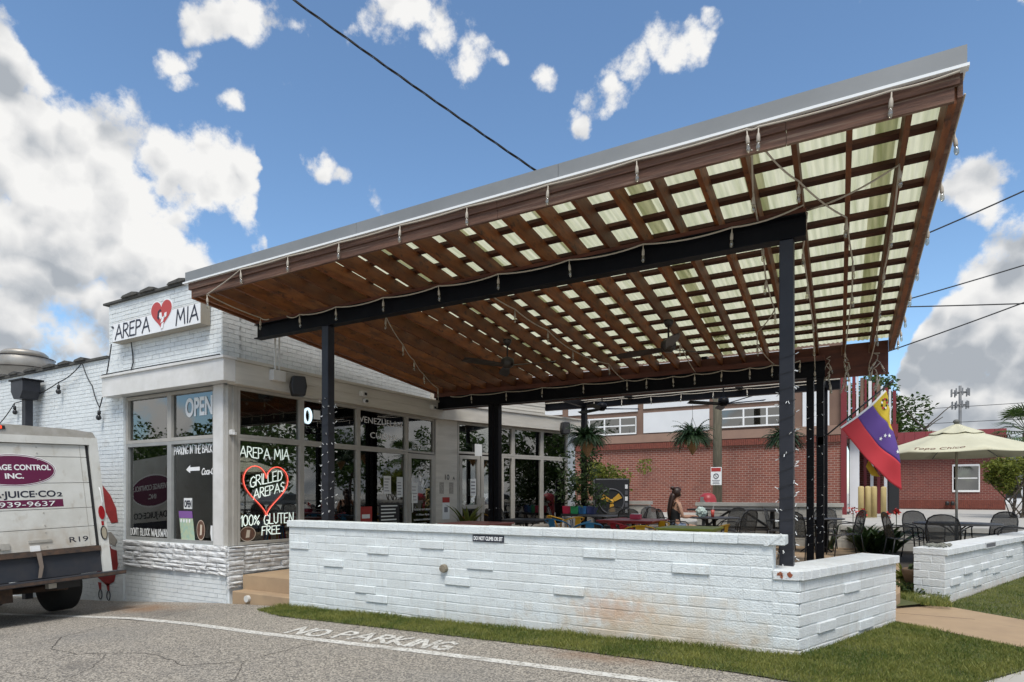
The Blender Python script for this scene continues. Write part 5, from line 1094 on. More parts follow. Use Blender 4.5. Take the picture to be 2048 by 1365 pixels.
CH_LIST = [
 (-.49, 14.27, 200, 'black mesh chair with its back to the canna bed beside the walkway'), (-1.25, 13.1, 75, 'black mesh chair close behind the back right post'), (-.98, 15.75, -95, 'black mesh chair on the far side of the round table by the back right post'),
 (-1.75, 14.9, 0, 'black mesh chair between the front right post and the round table'), (-2.45, 13.75, 150, 'black mesh chair facing the woman across her table'), (-2.85, 15.1, -110, 'black mesh chair on the far side of the woman\'s table'),
 (-3.72, 13.42, 35, 'black mesh chair that the woman sits on'), (-4.6, 14.9, -50, 'black mesh chair behind the red table by the low back wall'), (-4.75, 13.6, 100, 'black mesh chair with arched back left of the woman'),
 (-6.45, 13.6, 20, 'black mesh chair left of the round table under the cooler'), (-5.0, 14.5, 190, 'black mesh chair right of the round table under the cooler'), (-5.75, 15.0, -90, 'black mesh chair between the cooler and its round table'),
 (.50, 13.55, 15, 'black mesh chair at the left of the umbrella table'), (.86, 14.6, -60, 'black mesh chair at the back left of the umbrella table'), (1.05, 12.75, 80, 'black mesh chair in front of the umbrella table'),
 (1.98, 14.75, -130, 'black mesh chair at the back right of the umbrella table'), (2.10, 13.75, 178, 'black mesh chair at the right of the umbrella table'), (-6.95, 12.2, 40, 'black folding style chair beside the black table left of the yellow chairs')]
proto = black_chair()
for i, (x, y, a, l) in enumerate(CH_LIST):
    c = proto if i == 0 else copy_tree(proto); c.location = (x, y, PZ0 - (.015 if x > .3 else 0)); c.rotation_euler = (0, 0, R(a)); c['label'] = l
def cafe_chair(col, name):
    m = mat(name, col, .4); t = thing('cafe_chair', 'x', 'chair', (0, 0, 0), group='painted metal cafe chairs')
    MB().prism([(-.17, -.17), (.19, -.19), (.20, .19), (-.17, .17)], (0, 0, .44), (1, 0, 0), (0, 1, 0), (0, 0, .018)).build('seat', m, t, world=False, bevel=.006)
    MB().tube([(.16, -.22, .46), (.10, -.245, .60), (-.05, -.25, .67), (-.17, -.19, .71), (-.215, -.08, .735), (-.22, 0, .74), (-.215, .08, .735), (-.17, .19, .71), (-.05, .25, .67), (.10, .245, .60), (.16, .22, .46)], .0135, 8).build('back_hoop', m, t, True, world=False)
    MB().add([(-.165, -.065, .455), (-.165, .065, .455), (-.212, .075, .735), (-.212, -.075, .735), (-.160, -.065, .455), (-.160, .065, .455), (-.206, .075, .735), (-.206, -.075, .735)], [(0,1,2,3),(7,6,5,4),(0,4,5,1),(1,5,6,2),(2,6,7,3),(3,7,4,0)]).build('back_splat', m, t, world=False)
    for sx, sy in ((1, 1), (1, -1), (-1, 1), (-1, -1)): MB().bar((sx * .16, sy * .165, .44), (sx * .215, sy * .215, 0), .035, .02).build('leg', m, t, world=False)
    return reg(t)
yel, blu, rdc = cafe_chair((.62, .33, .012), 'yellow_chair_paint'), cafe_chair((.035, .20, .36), 'blue_chair_paint'), cafe_chair((.36, .015, .02), 'red_chair_paint')
used = set()
for p, x, y, a, l in ((yel, -5.80, 12.75, 150, 'yellow metal cafe chair farthest left, seat facing the wall'), (yel, -6.45, 13.3, 60, 'yellow metal cafe chair partly behind the light blue chair'), (yel, -3.47, 11.28, 250, 'yellow metal cafe chair in front of the woman'), (yel, -2.32, 10.9, 170, 'yellow metal cafe chair at the right end of the coloured group'), (yel, -3.30, 9.9, 110, 'yellow metal cafe chair mostly hidden behind the wall cap'),
                     (blu, -5.62, 11.6, 80, 'light blue metal cafe chair before the pair of yellow chairs'), (blu, -4.40, 10.35, 120, 'blue metal cafe chair low behind the wall left of the red table'), (blu, -4.95, 11.2, 200, 'blue metal cafe chair turned sideways left of the red table'),
                     (rdc, -3.92, 10.75, 60, 'red metal cafe chair tucked at the near side of the red table'), (rdc, -4.45, 12.35, -60, 'red metal cafe chair on the far side of the red table')):
    c = copy_tree(p) if p in used else p; used.add(p); c.location = (x, y, PZ0); c.rotation_euler = (0, 0, R(a)); c['label'] = l
def table(loc, rad, m, label, square=False, h=.74, name='patio_table', leg=M_iron, grp=None):
    t = thing(name, label, 'table', loc, group=grp); x, y, z = loc
    if square: MB().cbox((x, y, z + h - .015), (rad * 2, rad * 2, .03)).build('top', m, t, bevel=.008); MB().cbox((x, y, z + h - .045), (rad * 1.85, rad * 1.85, .03)).build('apron', m, t)
    else: MB().lathe((x, y, z + h - .03), [(0, 0), (rad - .01, 0), (rad, .012), (rad - .004, .026), (0, .03)], 32).build('top', m, t, True)
    MB().tube([(x, y, z + .04), (x, y, z + h - .04)], .032, 10).build('pedestal', leg, t, True)
    for k in range(4):
        a = k * math.pi / 2 + .4; MB().tube([(x + .03 * math.cos(a), y + .03 * math.sin(a), z + .18), (x + .2 * math.cos(a), y + .2 * math.sin(a), z + .10), (x + .32 * math.cos(a), y + .32 * math.sin(a), z + .012)], .016, 6).build('leg', leg, t, True)
        MB().tube([(x + .03 * math.cos(a), y + .03 * math.sin(a), z + h - .22), (x + .16 * math.cos(a), y + .16 * math.sin(a), z + h - .10), (x + .3 * math.cos(a), y + .3 * math.sin(a), z + h - .035)], .012, 6).build('strut', leg, t, True)
    return t
M_redt = mat('red_table_paint', (.30, .03, .028), .35, col2=(.22, .02, .02), nscale=5); M_grt = mat('lime_table_paint', (.30, .34, .05), .45); M_tt = mat('black_table_mesh', (.04, .04, .042), .4)
table((-6.15, 9.38, PZ0), .50, mat('faded_red_table', (.34, .10, .08), .4), 'faded red square table low behind the left part of the front wall', True)
table((-6.35, 11.6, PZ0), .45, M_tt, 'black table with crossed legs left of the yellow chairs', True, .72)
table((-4.0, 11.6, PZ0), .55, M_redt, 'dark red square table in the middle of the coloured chairs', True, .76); table((-2.45, 9.75, PZ0), .42, M_grt, 'lime green table just showing above the front wall', True, .74)
table((-5.65, 14.2, PZ0), .62, M_tt, 'round black mesh table in front of the black cooler'); table((-3.05, 14.25, PZ0), .55, M_tt, 'round black mesh table that the woman sits at'); table((-1.05, 14.85, PZ0), .55, M_tt, 'round black mesh table by the back right post')
table((1.31, 13.8, PZ0 - .01), .68, M_tt, 'round black mesh table under the beige umbrella', grp=None)
t = thing('napkin_box', 'small pink box on the dark red square table', 'box', (-4.0, 11.75, 1.105)); MB().box((-4.1, 11.68, 1.107), (-3.9, 11.82, 1.20)).build('box', mat('pink_plastic', (.55, .05, .10), .4), t, bevel=.01); MB().box((-4.08, 11.70, 1.2005), (-3.92, 11.80, 1.212)).build('napkins', M_paper, t)
t = thing('iced_drink', 'tall red iced drink on the woman\'s table', 'drink', (-3.05, 14.1, 1.085)); MB().lathe((-3.05, 14.1, 1.087), [(0, 0), (.032, 0), (.042, .16), (.038, .16), (.036, .12), (0, .12)], 12).build('cup', mat('red_drink', (.55, .08, .06), .2), t, True); MB().tube([(-3.05, 14.1, 1.2), (-3.03, 14.09, 1.33)], .006).build('straw', M_let, t)
t = thing('takeout_bag', 'crumpled pale green plastic bag on the woman\'s table', 'bag', (-3.3, 14.2, 1.085)); bm = bmesh.new(); bmesh.ops.create_icosphere(bm, subdivisions=3, radius=.12)
for v in bm.verts: v.co = v.co * (1 + .35 * mnoise.noise(v.co * 22)) + Vector((-3.32, 14.2, 1.185)); v.co.z = max(v.co.z, 1.087)
me = bpy.data.meshes.new('bag'); bm.to_mesh(me); bm.free(); me.materials.append(mat('bag_plastic', (.50, .60, .54), .35)); o = bpy.data.objects.new('bag', me); COL.objects.link(o); attach(o, t)
pt = thing('picnic_table', 'long black picnic table with bench against the low back wall', 'table', (-2.85, 15.7, PZ0)); M_pt = mat('dark_picnic_wood', (.03, .028, .027), .55)
for i in range(4): MB().box((-3.95, 15.42 + i * .15, 1.19), (-1.7, 15.56 + i * .15, 1.23)).build('top_plank', M_pt, pt)
for y in (15.15, 16.10): MB().box((-3.95, y, .76), (-1.7, y + .2, .80)).build('bench_plank', M_pt, pt)
for x in (-3.6, -2.05):
    MB().bar((x, 15.45, PZ0), (x, 15.75, 1.19), .07, .05).build('leg', M_pt, pt); MB().bar((x, 16.2, PZ0), (x, 15.9, 1.19), .07, .05).build('leg', M_pt, pt); MB().box((x - .03, 15.1, .70), (x + .03, 16.3, .757)).build('cross_rail', M_pt, pt)
MB().bar((-3.55, 15.7, .80), (-3.0, 15.7, 1.18), .05, .05).build('brace', M_pt, pt); MB().bar((-2.1, 15.7, .80), (-2.65, 15.7, 1.18), .05, .05).build('brace', M_pt, pt)
# cooler, bins, trash can
ck = thing('patio_cooler', 'tall black portable fan cooler with yellow blades', 'fan', (-6.14, 16.0, PZ0)); ck.rotation_euler = (0, 0, R(28))
MB().box((-.46, -.25, .05), (.46, .30, 1.66)).build('cabinet', M_blk, ck, world=False, bevel=.03); MB().tube([(.10 + .33 * math.cos(a) - .12, -.265, 1.05 + .33 * math.sin(a)) for a in [k * math.pi / 16 for k in range(32)]], .02, 6, closed=True).build('fan_ring', mat('grey_plastic', (.10, .10, .11), .4), ck, True, world=False)
for k in range(3):
    a = k * 2.094 + .5; c, s = math.cos(a), math.sin(a); MB().prism([(c * .06 - s * .05, s * .06 + c * .05), (c * .27 - s * .10, s * .27 + c * .10), (c * .29 + s * .05, s * .29 - c * .05), (c * .07 + s * .04, s * .07 - c * .04)], (-.02, -.262, 1.05), (1, 0, 0), (0, 0, 1), (0, -.02, 0)).build('fan_blade', mat('fan_yellow', (.55, .30, .03), .5), ck, world=False)
MB().lathe((-.02, -.27, 1.05), [(0, -.03), (.06, -.02), (.06, .02), (0, .03)], 14, 'Y').build('fan_hub', MATS['fan_yellow'], ck, True, world=False)
for k in range(5): MB().box((.34, -.256, .75 + k * .16), (.41, -.252, .86 + k * .16)).build('badge', M_let if k % 2 == 0 else MATS['grey_plastic'], ck, world=False)
for y in (-.2, .25):
    for x in (-.4, .4): MB().lathe((x, y, .03), [(0, -.02), (.03, -.02), (.03, .02), (0, .02)], 10, 'X').build('castor', M_tyre, ck, True, world=False)
bn = thing('bin_stand', 'low dark stand with white legs under the far shop windows', 'stand', (-6.55, 14.85, PZ0)); MB().box((-7.0, 14.65, 1.02), (-6.1, 15.05, 1.08)).build('top', M_blk, bn)
for x in (-6.95, -6.52, -6.15): MB().box((x - .02, 14.68, PZ0), (x + .02, 14.74, 1.02)).build('leg', M_trim, bn)
for i, (c, nme) in enumerate((((.45, .02, .06), 'red'), ((.03, .28, .10), 'green'), ((.02, .10, .24), 'dark blue'), ((.02, .03, .10), 'navy'))):
    o = MB().prism([(-.10, 0), (.10, 0), (.115, .20), (-.115, .20)], (-6.88 + i * .225, 14.72, 1.082), (1, 0, 0), (0, 0, 1), (0, .26, 0)).build('storage_bin', mat('bin_' + nme.replace(' ', '_'), c, .4), None, bevel=.01); tag(o, nme + ' plastic bin on the dark stand under the far shop windows', 'bin')
tr = thing('trash_can', 'red dome topped trash can behind the picnic table', 'trash can', (-3.75, 16.75, .86)); M_can = mat('trash_red', (.36, .03, .035), .4)
MB().lathe((-3.75, 16.75, .86), [(0, 0), (.19, 0), (.21, .46), (0, .46)], 20).build('can', M_can, tr, True); MB().lathe((-3.75, 16.75, .86), [(.24, .46), (.24, .49), (.225, .51), (.22, .60), (.18, .70), (.10, .75), (0, .765)], 24).build('dome_lid', M_can, tr, True); MB().prism([(-.10, .52), (.10, .52), (.085, .66), (-.085, .66)], (-3.80, 16.36, .86), (.98, .18, 0), (0, .30, 1), (0, .03, 0)).build('flap', mat('flap_grey', (.13, .12, .11), .5), tr)

# ------------------------------------------------------------------ seated woman
wo = thing('person', 'woman with long dark hair in black camisole and denim shorts seated at a round table', 'person', (-3.70, 13.46, PZ0), R(40))
M_skin = mat('skin', (.52, .30, .20), .5, col2=(.47, .26, .17), nscale=8); M_hair = mat('dark_brown_hair', (.018, .009, .006), .45, col2=(.05, .02, .012), nscale=10, stretch=(6, 6, 1)); M_cam = mat('black_jersey', (.010, .010, .011), .85); M_denim = mat('light_denim', (.28, .34, .44), .85, col2=(.20, .25, .34), nscale=20)
def skinned(name, verts, edges, rad, m, parent, root=0, sub=2):
    me = bpy.data.meshes.new(name); me.from_pydata(verts, edges, []); me.materials.append(m); o = bpy.data.objects.new(name, me); COL.objects.link(o); o.parent = parent
    o.modifiers.new('skin', 'SKIN').use_smooth_shade = True
    me.skin_vertices or None
    for i, s in enumerate(me.skin_vertices[0].data): s.radius = (rad[i], rad[i]) if not isinstance(rad[i], tuple) else rad[i]; s.use_root = (i == root)
    sb = o.modifiers.new('sub', 'SUBSURF'); sb.levels = sub; sb.render_levels = sub; return o
V = [(0, 0, .56), (-.01, 0, .70), (.00, 0, .86), (.02, 0, 1.00), (.03, 0, 1.09), (.045, 0, 1.15), (.06, 0, 1.21), (.065, 0, 1.28), (.06, 0, 1.33)]; E_ = [(i, i+1) for i in range(8)]; RD = [(.15, .12), (.12, .095), (.125, .10), (.12, .085), .052, .050, .078, .082, .05]
def chain(start, pts, rads):
    k = start
    for p, q in zip(pts, rads): V.append(p); RD.append(q); E_.append((k, len(V) - 1)); k = len(V) - 1
    return k
for s in (1, -1):
    chain(0, [(.06, s*.09, .53), (.26, s*.10, .53), (.46, s*.11, .52), (.47, s*.11, .32), (.44, s*.11, .10), (.50, s*.115, .05), (.60, s*.12, .035)], [.095, .082, .062, .052, .036, .036, .026])
    w = chain(3, [(.02, s*.14, 1.035), (.02, s*.185, 1.0), (.04, s*.225, .86), (.07, s*.23, .76), (.22, s*.17, .755), (.33, s*.10, .775)], [.055, .048, .040, .035, .031, .023])
    pm = chain(w, [(.385, s*.085, .775)], [.028])
    for j, (dy, ln) in enumerate(((.028, .055), (.010, .07), (-.008, .066), (-.024, .05))): chain(pm, [(.425, s*.085 + dy, .778), (.425 + ln * .6, s*.085 + dy, .770), (.425 + ln, s*.085 + dy, .755)], [.0095, .009, .008])
    chain(pm, [(.39, s*.085 - s*.036, .785), (.42, s*.085 - s*.048, .785)], [.010, .009])
body = skinned('body', V, E_, RD, M_skin, wo)
skinned('camisole', [(0, 0, .60), (-.01, 0, .70), (.0, 0, .86), (.02, 0, .97)], [(0, 1), (1, 2), (2, 3)], [(.160, .130), (.135, .11), (.140, .115), (.125, .092)], M_cam, wo, 1)
for s in (1, -1): MB().tube([(-.075, s*.075, .98), (-.045, s*.09, 1.06), (.02, s*.10, 1.085), (.09, s*.09, 1.03), (.11, s*.08, .98)], .011, 6).build('strap', M_cam, wo, True, world=False)
skinned('shorts', [(0, 0, .57), (.0, 0, .63), (.07, .09, .535), (.25, .10, .535), (.07, -.09, .535), (.25, -.10, .535)], [(0, 1), (0, 2), (2, 3), (0, 4), (4, 5)], [(.165, .135), (.150, .12), .108, .100, .108, .100], M_denim, wo)
hair = MB(); bm = bmesh.new(); bmesh.ops.create_uvsphere(bm, u_segments=20, v_segments=14, radius=1)
for v in bm.verts:
    c = v.co.copy(); q = .112 * (1 + .05 * mnoise.noise(c * 4)); v.co = Vector((c.x * q * 1.02 + .045, c.y * q * .92, c.z * q * 1.08 + 1.285))
    if c.x > .55 and c.z < .45: v.co.x -= .05
me = bpy.data.meshes.new('hair'); bm.to_mesh(me); bm.free(); me.materials.append(M_hair); [setattr(p, 'use_smooth', True) for p in me.polygons]; o = bpy.data.objects.new('hair', me); COL.objects.link(o); o.parent = wo
skinned('hair_length', [(-.02, 0, 1.28), (-.075, .01, 1.16), (-.105, .02, 1.02), (-.125, .03, .88), (-.12, .04, .76), (-.11, .045, .68)], [(i, i+1) for i in range(5)], [(.09, .08), (.095, .06), (.10, .055), (.095, .045), (.07, .035), (.03, .02)], M_hair, wo)
MB().lathe((-.06, 0, 1.375), [(0, -.04), (.045, -.02), (.05, .01), (.03, .035), (0, .045)], 12).build('hair_bun', M_hair, wo, True, world=False)
MB().lathe((0, 0, 0), [(.004, 0), (.011, -.012), (.011, -.026), (0, -.03)], 8).build('nose', M_skin, wo, True, world=False).location = (.150, 0, 1.275)
for s in (1, -1):
    e = MB().lathe((0, 0, 0), [(0, -.009), (.008, -.004), (.008, .004), (0, .009)], 8).build('eye', M_ink, wo, True, world=False); e.location = (.138, s * .030, 1.29)
    e = MB().lathe((0, 0, 0), [(0, -.02), (.012, -.01), (.014, .012), (0, .022)], 8).build('ear', M_skin, wo, True, world=False); e.location = (.06, s * .086, 1.265)
MB().box((-.012, -.018, -.004), (.004, .018, .004)).build('mouth', mat('lips', (.35, .10, .09), .5), wo, world=False, bevel=.003).location = (.141, 0, 1.235)

# ------------------------------------------------------------------ umbrella and flag
um = thing('patio_umbrella', 'beige market umbrella with printed flap over the round table at right', 'umbrella', (1.31, 13.8, PZ0)); M_canvas = mat('beige_canvas', (.56, .54, .40), .8, col2=(.50, .48, .35), nscale=3, bump=.05, bscale=30)
MB().tube([(1.31, 13.8, PZ0), (1.31, 13.8, 2.86)], .021, 12).build('pole', mat('umbrella_pole', (.45, .42, .36), .4, .4), um, True); MB().lathe((1.31, 13.8, 2.86), [(0, .0), (.03, .0), (.055, .03), (.055, .055), (.03, .08), (0, .085)], 14).build('finial', mat('finial_grey', (.12, .12, .11), .6), um, True)
MB().lathe((1.31, 13.8, PZ0), [(0, 0), (.26, 0), (.27, .05), (.08, .09), (.04, .3), (0, .3)], 20).build('base', M_iron, um, True)
def canopy8(z0, z1, rad, flap, name, a0=.2, n=8, seg=6, ring=7):
    b = MB(); N_ = n * seg
    for j in range(ring + 1):
        t = j / ring
        for k in range(N_):
            a = a0 + 2 * math.pi * k / N_; u = (k % seg) / seg; edge = math.cos(math.pi / n) / math.cos((u - .5) * 2 * math.pi / n); sg_ = math.sin(math.pi * u)
            rr = rad * t * edge * (1 - .02 * sg_); z = z1 + (z0 - z1) * (t ** .92) - .035 * sg_ * t * (1 - .3 * t); b.v.append((1.31 + rr * math.cos(a), 13.8 + rr * math.sin(a), z))
    if flap:
        for k in range(N_):
            a = a0 + 2 * math.pi * k / N_; u = (k % seg) / seg; edge = math.cos(math.pi / n) / math.cos((u - .5) * 2 * math.pi / n); b.v.append((1.31 + rad * edge * math.cos(a) * 1.002, 13.8 + rad * edge * math.sin(a) * 1.002, z0 - flap - .015 * math.sin(math.pi * u)))
    for j in range(ring + (1 if flap else 0)):
        for k in range(N_): b.f.append((j*N_+k, j*N_+(k+1) % N_, (j+1)*N_+(k+1) % N_, (j+1)*N_+k))
    o = b.build(name, M_canvas, um, True, fix=False); m = o.modifiers.new('s', 'SOLIDIFY'); m.thickness = .003; return o
um_c = canopy8(2.33, 2.82, 1.42, .03, 'canopy'); canopy8(2.685, 2.875, .44, 0, 'vent_cap')
for k in range(8): a = .2 + 2 * math.pi * k / 8; MB().tube([(1.31 + .03 * math.cos(a), 13.8 + .03 * math.sin(a), 2.74), (1.31 + 1.38 * math.cos(a), 13.8 + 1.38 * math.sin(a), 2.305)], .008).build('rib', M_iron, um)
o = text_mesh('printed_name', 'Topo Chico', (0, 0, 0), (1, 0, 0), (0, 0, 1), .15, mat('brick_red_print', (.22, .05, .03), .7), width=.72, shear=.25, bold=0)
from mathutils.bvhtree import BVHTree
um_bvh = BVHTree.FromPolygons([v.co for v in um_c.data.vertices], [tuple(p.vertices) for p in um_c.data.polygons])
dv = Vector((-.10, -1, 0)).normalized(); tv = Vector((1, -.10, 0)).normalized()
for v in o.data.vertices:
    s_, z = v.co.x - .62, v.co.z; q = Vector((1.31, 13.8, 3.5)) + tv * s_ + dv * (1.20 - z * 1.1); hit = um_bvh.ray_cast(q, Vector((0, 0, -1))); v.co = (hit[0] if hit[0] else Vector((q.x, q.y, 2.4))) + Vector((0, 0, .008))
attach(o, um)
fl = thing('flag', 'yellow, blue and red flag with white stars hanging from the angled black pole', 'flag', (-.7, 11.15, 2.45))
fp = thing('flag_pole', 'slanted black flag pole fixed to the back right post', 'pole', (-.73, 11.12, 2.45)); MB().tube([(-.73, 11.12, 2.45), (.25, 11.80, 3.40)], .013, 8).build('shaft', M_blk, fp, True); MB().tube([(.22, 11.78, 3.37), (.28, 11.82, 3.43)], .022, 8).build('knob', M_blk, fp, True); MB().box((-.76, 11.05, 2.38), (-.68, 11.2, 2.5)).build('bracket', M_blk, fp)
M_fy, M_fb, M_fr = mat('flag_yellow', (.58, .42, .03), .8), mat('flag_blue', (.10, .05, .24), .8), mat('flag_red', (.50, .035, .045), .8)
H0 = [Vector(p) for p in ((-.43, 11.24, 2.64), (-.21, 11.43, 2.82), (0, 11.61, 3.02), (.19, 11.77, 3.26))]; H1 = [Vector(p) for p in ((.42, 12.00, 1.66), (.37, 11.98, 2.09), (.30, 11.95, 2.62), (.25, 11.96, 2.95))]
wn = Vector((.72, -.69, 0)).normalized()
def flagpt(u, v):
    k = min(2, int(u * 3)); f = u * 3 - k; a = H0[k].lerp(H0[k+1], f); c = H1[k].lerp(H1[k+1], f); p = a.lerp(c, v)
    bow = math.sin(math.pi * v); p.z -= .05 * bow * (1 - u); p += Vector((-.03, -.02, 0)) * bow * (1 - u)
    return p + wn * (.035 * math.sin(u * 7 + v * 5 + .6) * v + .018 * math.sin(v * 13 - u * 9) * v)
for i, (m, nm_) in enumerate(((M_fr, 'red_stripe'), (M_fb, 'blue_stripe'), (M_fy, 'yellow_stripe'))):
    b = MB(); nu, nv = 10, 30
    for a in range(nu + 1):
        for c in range(nv + 1): b.v.append(tuple(flagpt((i + a / nu) / 3 * .99999, c / nv)))
    b.f = [(a*(nv+1)+c, (a+1)*(nv+1)+c, (a+1)*(nv+1)+c+1, a*(nv+1)+c+1) for a in range(nu) for c in range(nv)]; o = b.build(nm_, m, fl, True, fix=False); q = o.modifiers.new('s', 'SOLIDIFY'); q.thickness = .002
b = MB(); b.add([tuple(flagpt(u * .99999, 0) - wn * .003 + Vector(o_)) for u in (0, .25, .5, .75, 1) for o_ in ((-.018, -.012, .02), (.004, .004, -.005))], [(2*i, 2*i+1, 2*i+3, 2*i+2) for i in range(4)]); o = b.build('hoist_band', M_let, fl, fix=False); o.modifiers.new('s', 'SOLIDIFY').thickness = .003
b = MB(); b.add([(-.06, 11.90, 2.16), (.10, 11.98, 1.88), (-.02, 11.93, 1.90), (-.10, 11.88, 2.05)], [(0, 1, 2, 3)]); o = b.build('folded_tail', M_fy, fl, fix=False); o.modifiers.new('s', 'SOLIDIFY').thickness = .003
for u, v in ((.42, .55), (.50, .63), (.55, .76), (.43, .93)):
    b = MB(); c = flagpt(u, v) + wn * .006; du = (flagpt(u + .01, v) - flagpt(u - .01, v)).normalized(); dv_ = du.cross(wn).normalized(); P = [(math.sin(k * math.pi / 5) * (.036 if k % 2 == 0 else .015), math.cos(k * math.pi / 5) * (.036 if k % 2 == 0 else .015)) for k in range(10)]
    b.prism(P, c, dv_, du, wn * .003); b.build('star', M_let, fl)
r = random.Random(3)
for k in range(11):
    u, v = .86 + .07 * math.cos(k * .6), .28 + .14 * math.sin(k * .6); c = flagpt(u, v) + wn * .006; MB().prism([(-.018, -.014), (.016, -.02), (.02, .012), (-.012, .018)], c, (.7, .7, 0), (0, 0, 1), wn * .002).build('emblem_mark', [mat('emblem_brown', (.10, .05, .02), .7), M_fr, M_dleaf, M_let][k % 4], fl)
# ------------------------------------------------------------------ plants
def leaf_quads(b, c, n, rad, size, r, flat=.0, up=0, clump=None):
    for _ in range(n):
        while True:
            p = Vector((r.uniform(-1, 1), r.uniform(-1, 1), r.uniform(-1, 1)))
            if p.length <= 1: break
        if r.random() < .6: p = p.normalized() * r.uniform(.72, 1.0)
        p = Vector((p.x * rad[0], p.y * rad[1], p.z * rad[2])) + Vector(c)
        s = size * r.uniform(.6, 1.35); a = Vector((r.gauss(0, 1), r.gauss(0, 1), r.gauss(0, .6))).normalized(); d = a.cross(Vector((r.gauss(0, 1), r.gauss(0, 1), r.gauss(0, 1)))).normalized()
        k = len(b.v); m = p + a * s * .5 + d * s * .26; m2 = p + a * s * .5 - d * s * .26; b.v += [tuple(p), tuple(m), tuple(p + a * s + Vector((0, 0, -s * .15))), tuple(m2)]; b.f.append((k, k+1, k+2, k+3))
def limb(b, p, d, L, rad, depth, r, tips, spread=.6):
    pts = [p]; rr = [rad]; q = p.copy(); dd = d.normalized(); n = 4
    for i in range(n):
        dd = (dd + Vector((r.gauss(0, .12), r.gauss(0, .12), r.gauss(0, .06)))).normalized(); q = q + dd * L / n; pts.append(q.copy()); rr.append(rad * (1 - .45 * (i + 1) / n))
    b.tube(pts, rr, 6 if rad > .04 else 4)
    if depth == 0: tips.append(q); return
    for k in range(r.choice((2, 3)) if depth > 1 else 3):
        nd = (dd + Vector((r.gauss(0, spread), r.gauss(0, spread), r.uniform(-.1, .4)))).normalized(); limb(b, pts[-1 - (k % 2)], nd, L * r.uniform(.62, .82), rr[-1] * .8, depth - 1, r, tips, spread)
def tree(name, label, cat, base, h, tr, crown, nl, size, m, seed, group=None, depth=2, crown_z=None, mt=M_bark):
    r = random.Random(seed); t = thing(name, label, cat, base, group=group); b = MB(); tips = []; th = h * .42
    limb(b, Vector(base), Vector((r.gauss(0, .05), r.gauss(0, .05), 1)), th, tr, depth, r, tips); b.build('trunk', mt, t, True)
    lb = MB(); cz = base[2] + (crown_z or h * .66); C_ = []
    for k in range(max(12, int(26 * 1))):
        while True:
            q = Vector((r.uniform(-1, 1), r.uniform(-1, 1), r.uniform(-1, 1)))
            if .25 < q.length < 1: break
        C_.append(Vector((base[0] + q.x * crown[0], base[1] + q.y * crown[1], cz + q.z * crown[2])))
    for c in C_:
        q = r.uniform(.22, .40); leaf_quads(lb, c, nl // len(C_), (crown[0] * q, crown[1] * q, crown[2] * q), size, r)
    lb.build('crown', m, t, fix=False); return t
# hanging ferns in cone baskets
M_cone = mat('coir_basket', (.40, .25, .12), .9, col2=(.30, .17, .08), nscale=30, bump=.5)
def fern(loc, top, label, seed, R_=.45):
    r = random.Random(seed); t = thing('hanging_fern', label, 'hanging plant', loc, group='hanging fern baskets'); x, y, z = loc
    MB().lathe(loc, [(0, -.40), (.03, -.37), (.21, -.02), (.22, 0), (.18, 0), (0, -.04)], 16).build('basket', M_cone, t, True)
    for k in range(3): a = k * 2.1; MB().tube([(x + .16 * math.cos(a), y + .16 * math.sin(a), z), (x, y, z + .45)], .004, 4).build('hanger_wire', M_blkcable, t)
    MB().tube([(x, y, z + .45), (x, y, top)], .004, 4).build('hanger_wire', M_blkcable, t)
    b = MB()
    for k in range(230):
        a = r.uniform(0, 6.283); el = r.uniform(.35, 1.4); L = R_ * r.uniform(.6, 1.35); d = Vector((math.cos(a) * math.cos(el), math.sin(a) * math.cos(el), math.sin(el))); p = Vector((x + .08 * math.cos(a), y + .08 * math.sin(a), z)); sd = d.cross(Vector((0, 0, 1))).normalized(); n = 13; prev = p
        for i in range(1, n + 1):
            d = (d + Vector((0, 0, -.17))).normalized(); q = prev + d * L / n; w = .046 * math.sin(math.pi * min(.95, (i + .6) / (n + 1)))
            for s in (1, -1):
                m = len(b.v); e = sd * s * w + d * .02 + Vector((0, 0, -.012)); b.v += [tuple(prev), tuple(prev + e), tuple(prev + d * .022 + e * .6), tuple(q)]; b.f.append((m, m+1, m+2, m+3))
            prev = q
    b.build('fronds', M_fern, t, fix=False)
fern((-5.34, 12.5, 2.78), 3.95, 'hanging fern basket left of the utility pole beside the vine', 1, .42); fern((-3.5, 14.15, 2.86), 3.6, 'hanging fern basket in the middle against the white wall panel', 2, .46); fern((-1.72, 15.2, 2.80), 3.6, 'hanging fern basket half hidden behind the front right post', 3, .42)
# vine round the far post, and yellow-green shrub behind the cooler
t = thing('vine', 'leafy dark vine climbing the second bay post', 'plant', (-6.49, 14.98, PZ0)); r = random.Random(5); b = MB(); b.tube([(-6.39 + .08 * math.sin(i), 14.86 + .06 * math.cos(i * 1.3), PZ0 + i * .13) for i in range(18)], .018, 5); b.build('stem', M_bark, t); b = MB()
for k in range(26): leaf_quads(b, (-6.40 + r.gauss(0, .26), 14.75 + r.gauss(0, .2), r.uniform(1.2, 2.9)), 60, (.22, .2, .24), .095, r)
b.build('foliage', M_dleaf, t, fix=False)
t = thing('shrub', 'yellow green leafy shrub behind the black cooler', 'shrub', (-7.0, 17.6, .86)); b = MB()
for k in range(5): b.tube([(-7.0, 17.6, .8), (-7.0 + r.gauss(0, .3), 17.6 + r.gauss(0, .2), 1.9)], .02, 4)
b.build('stem', M_bark, t); b = MB()
for k in range(24): leaf_quads(b, (-6.95 + r.gauss(0, .42), 17.6 + r.gauss(0, .3), 2.2 + r.gauss(0, .32)), 110, (.25, .25, .22), .10, r)
b.build('foliage', M_leaf2, t, fix=False)
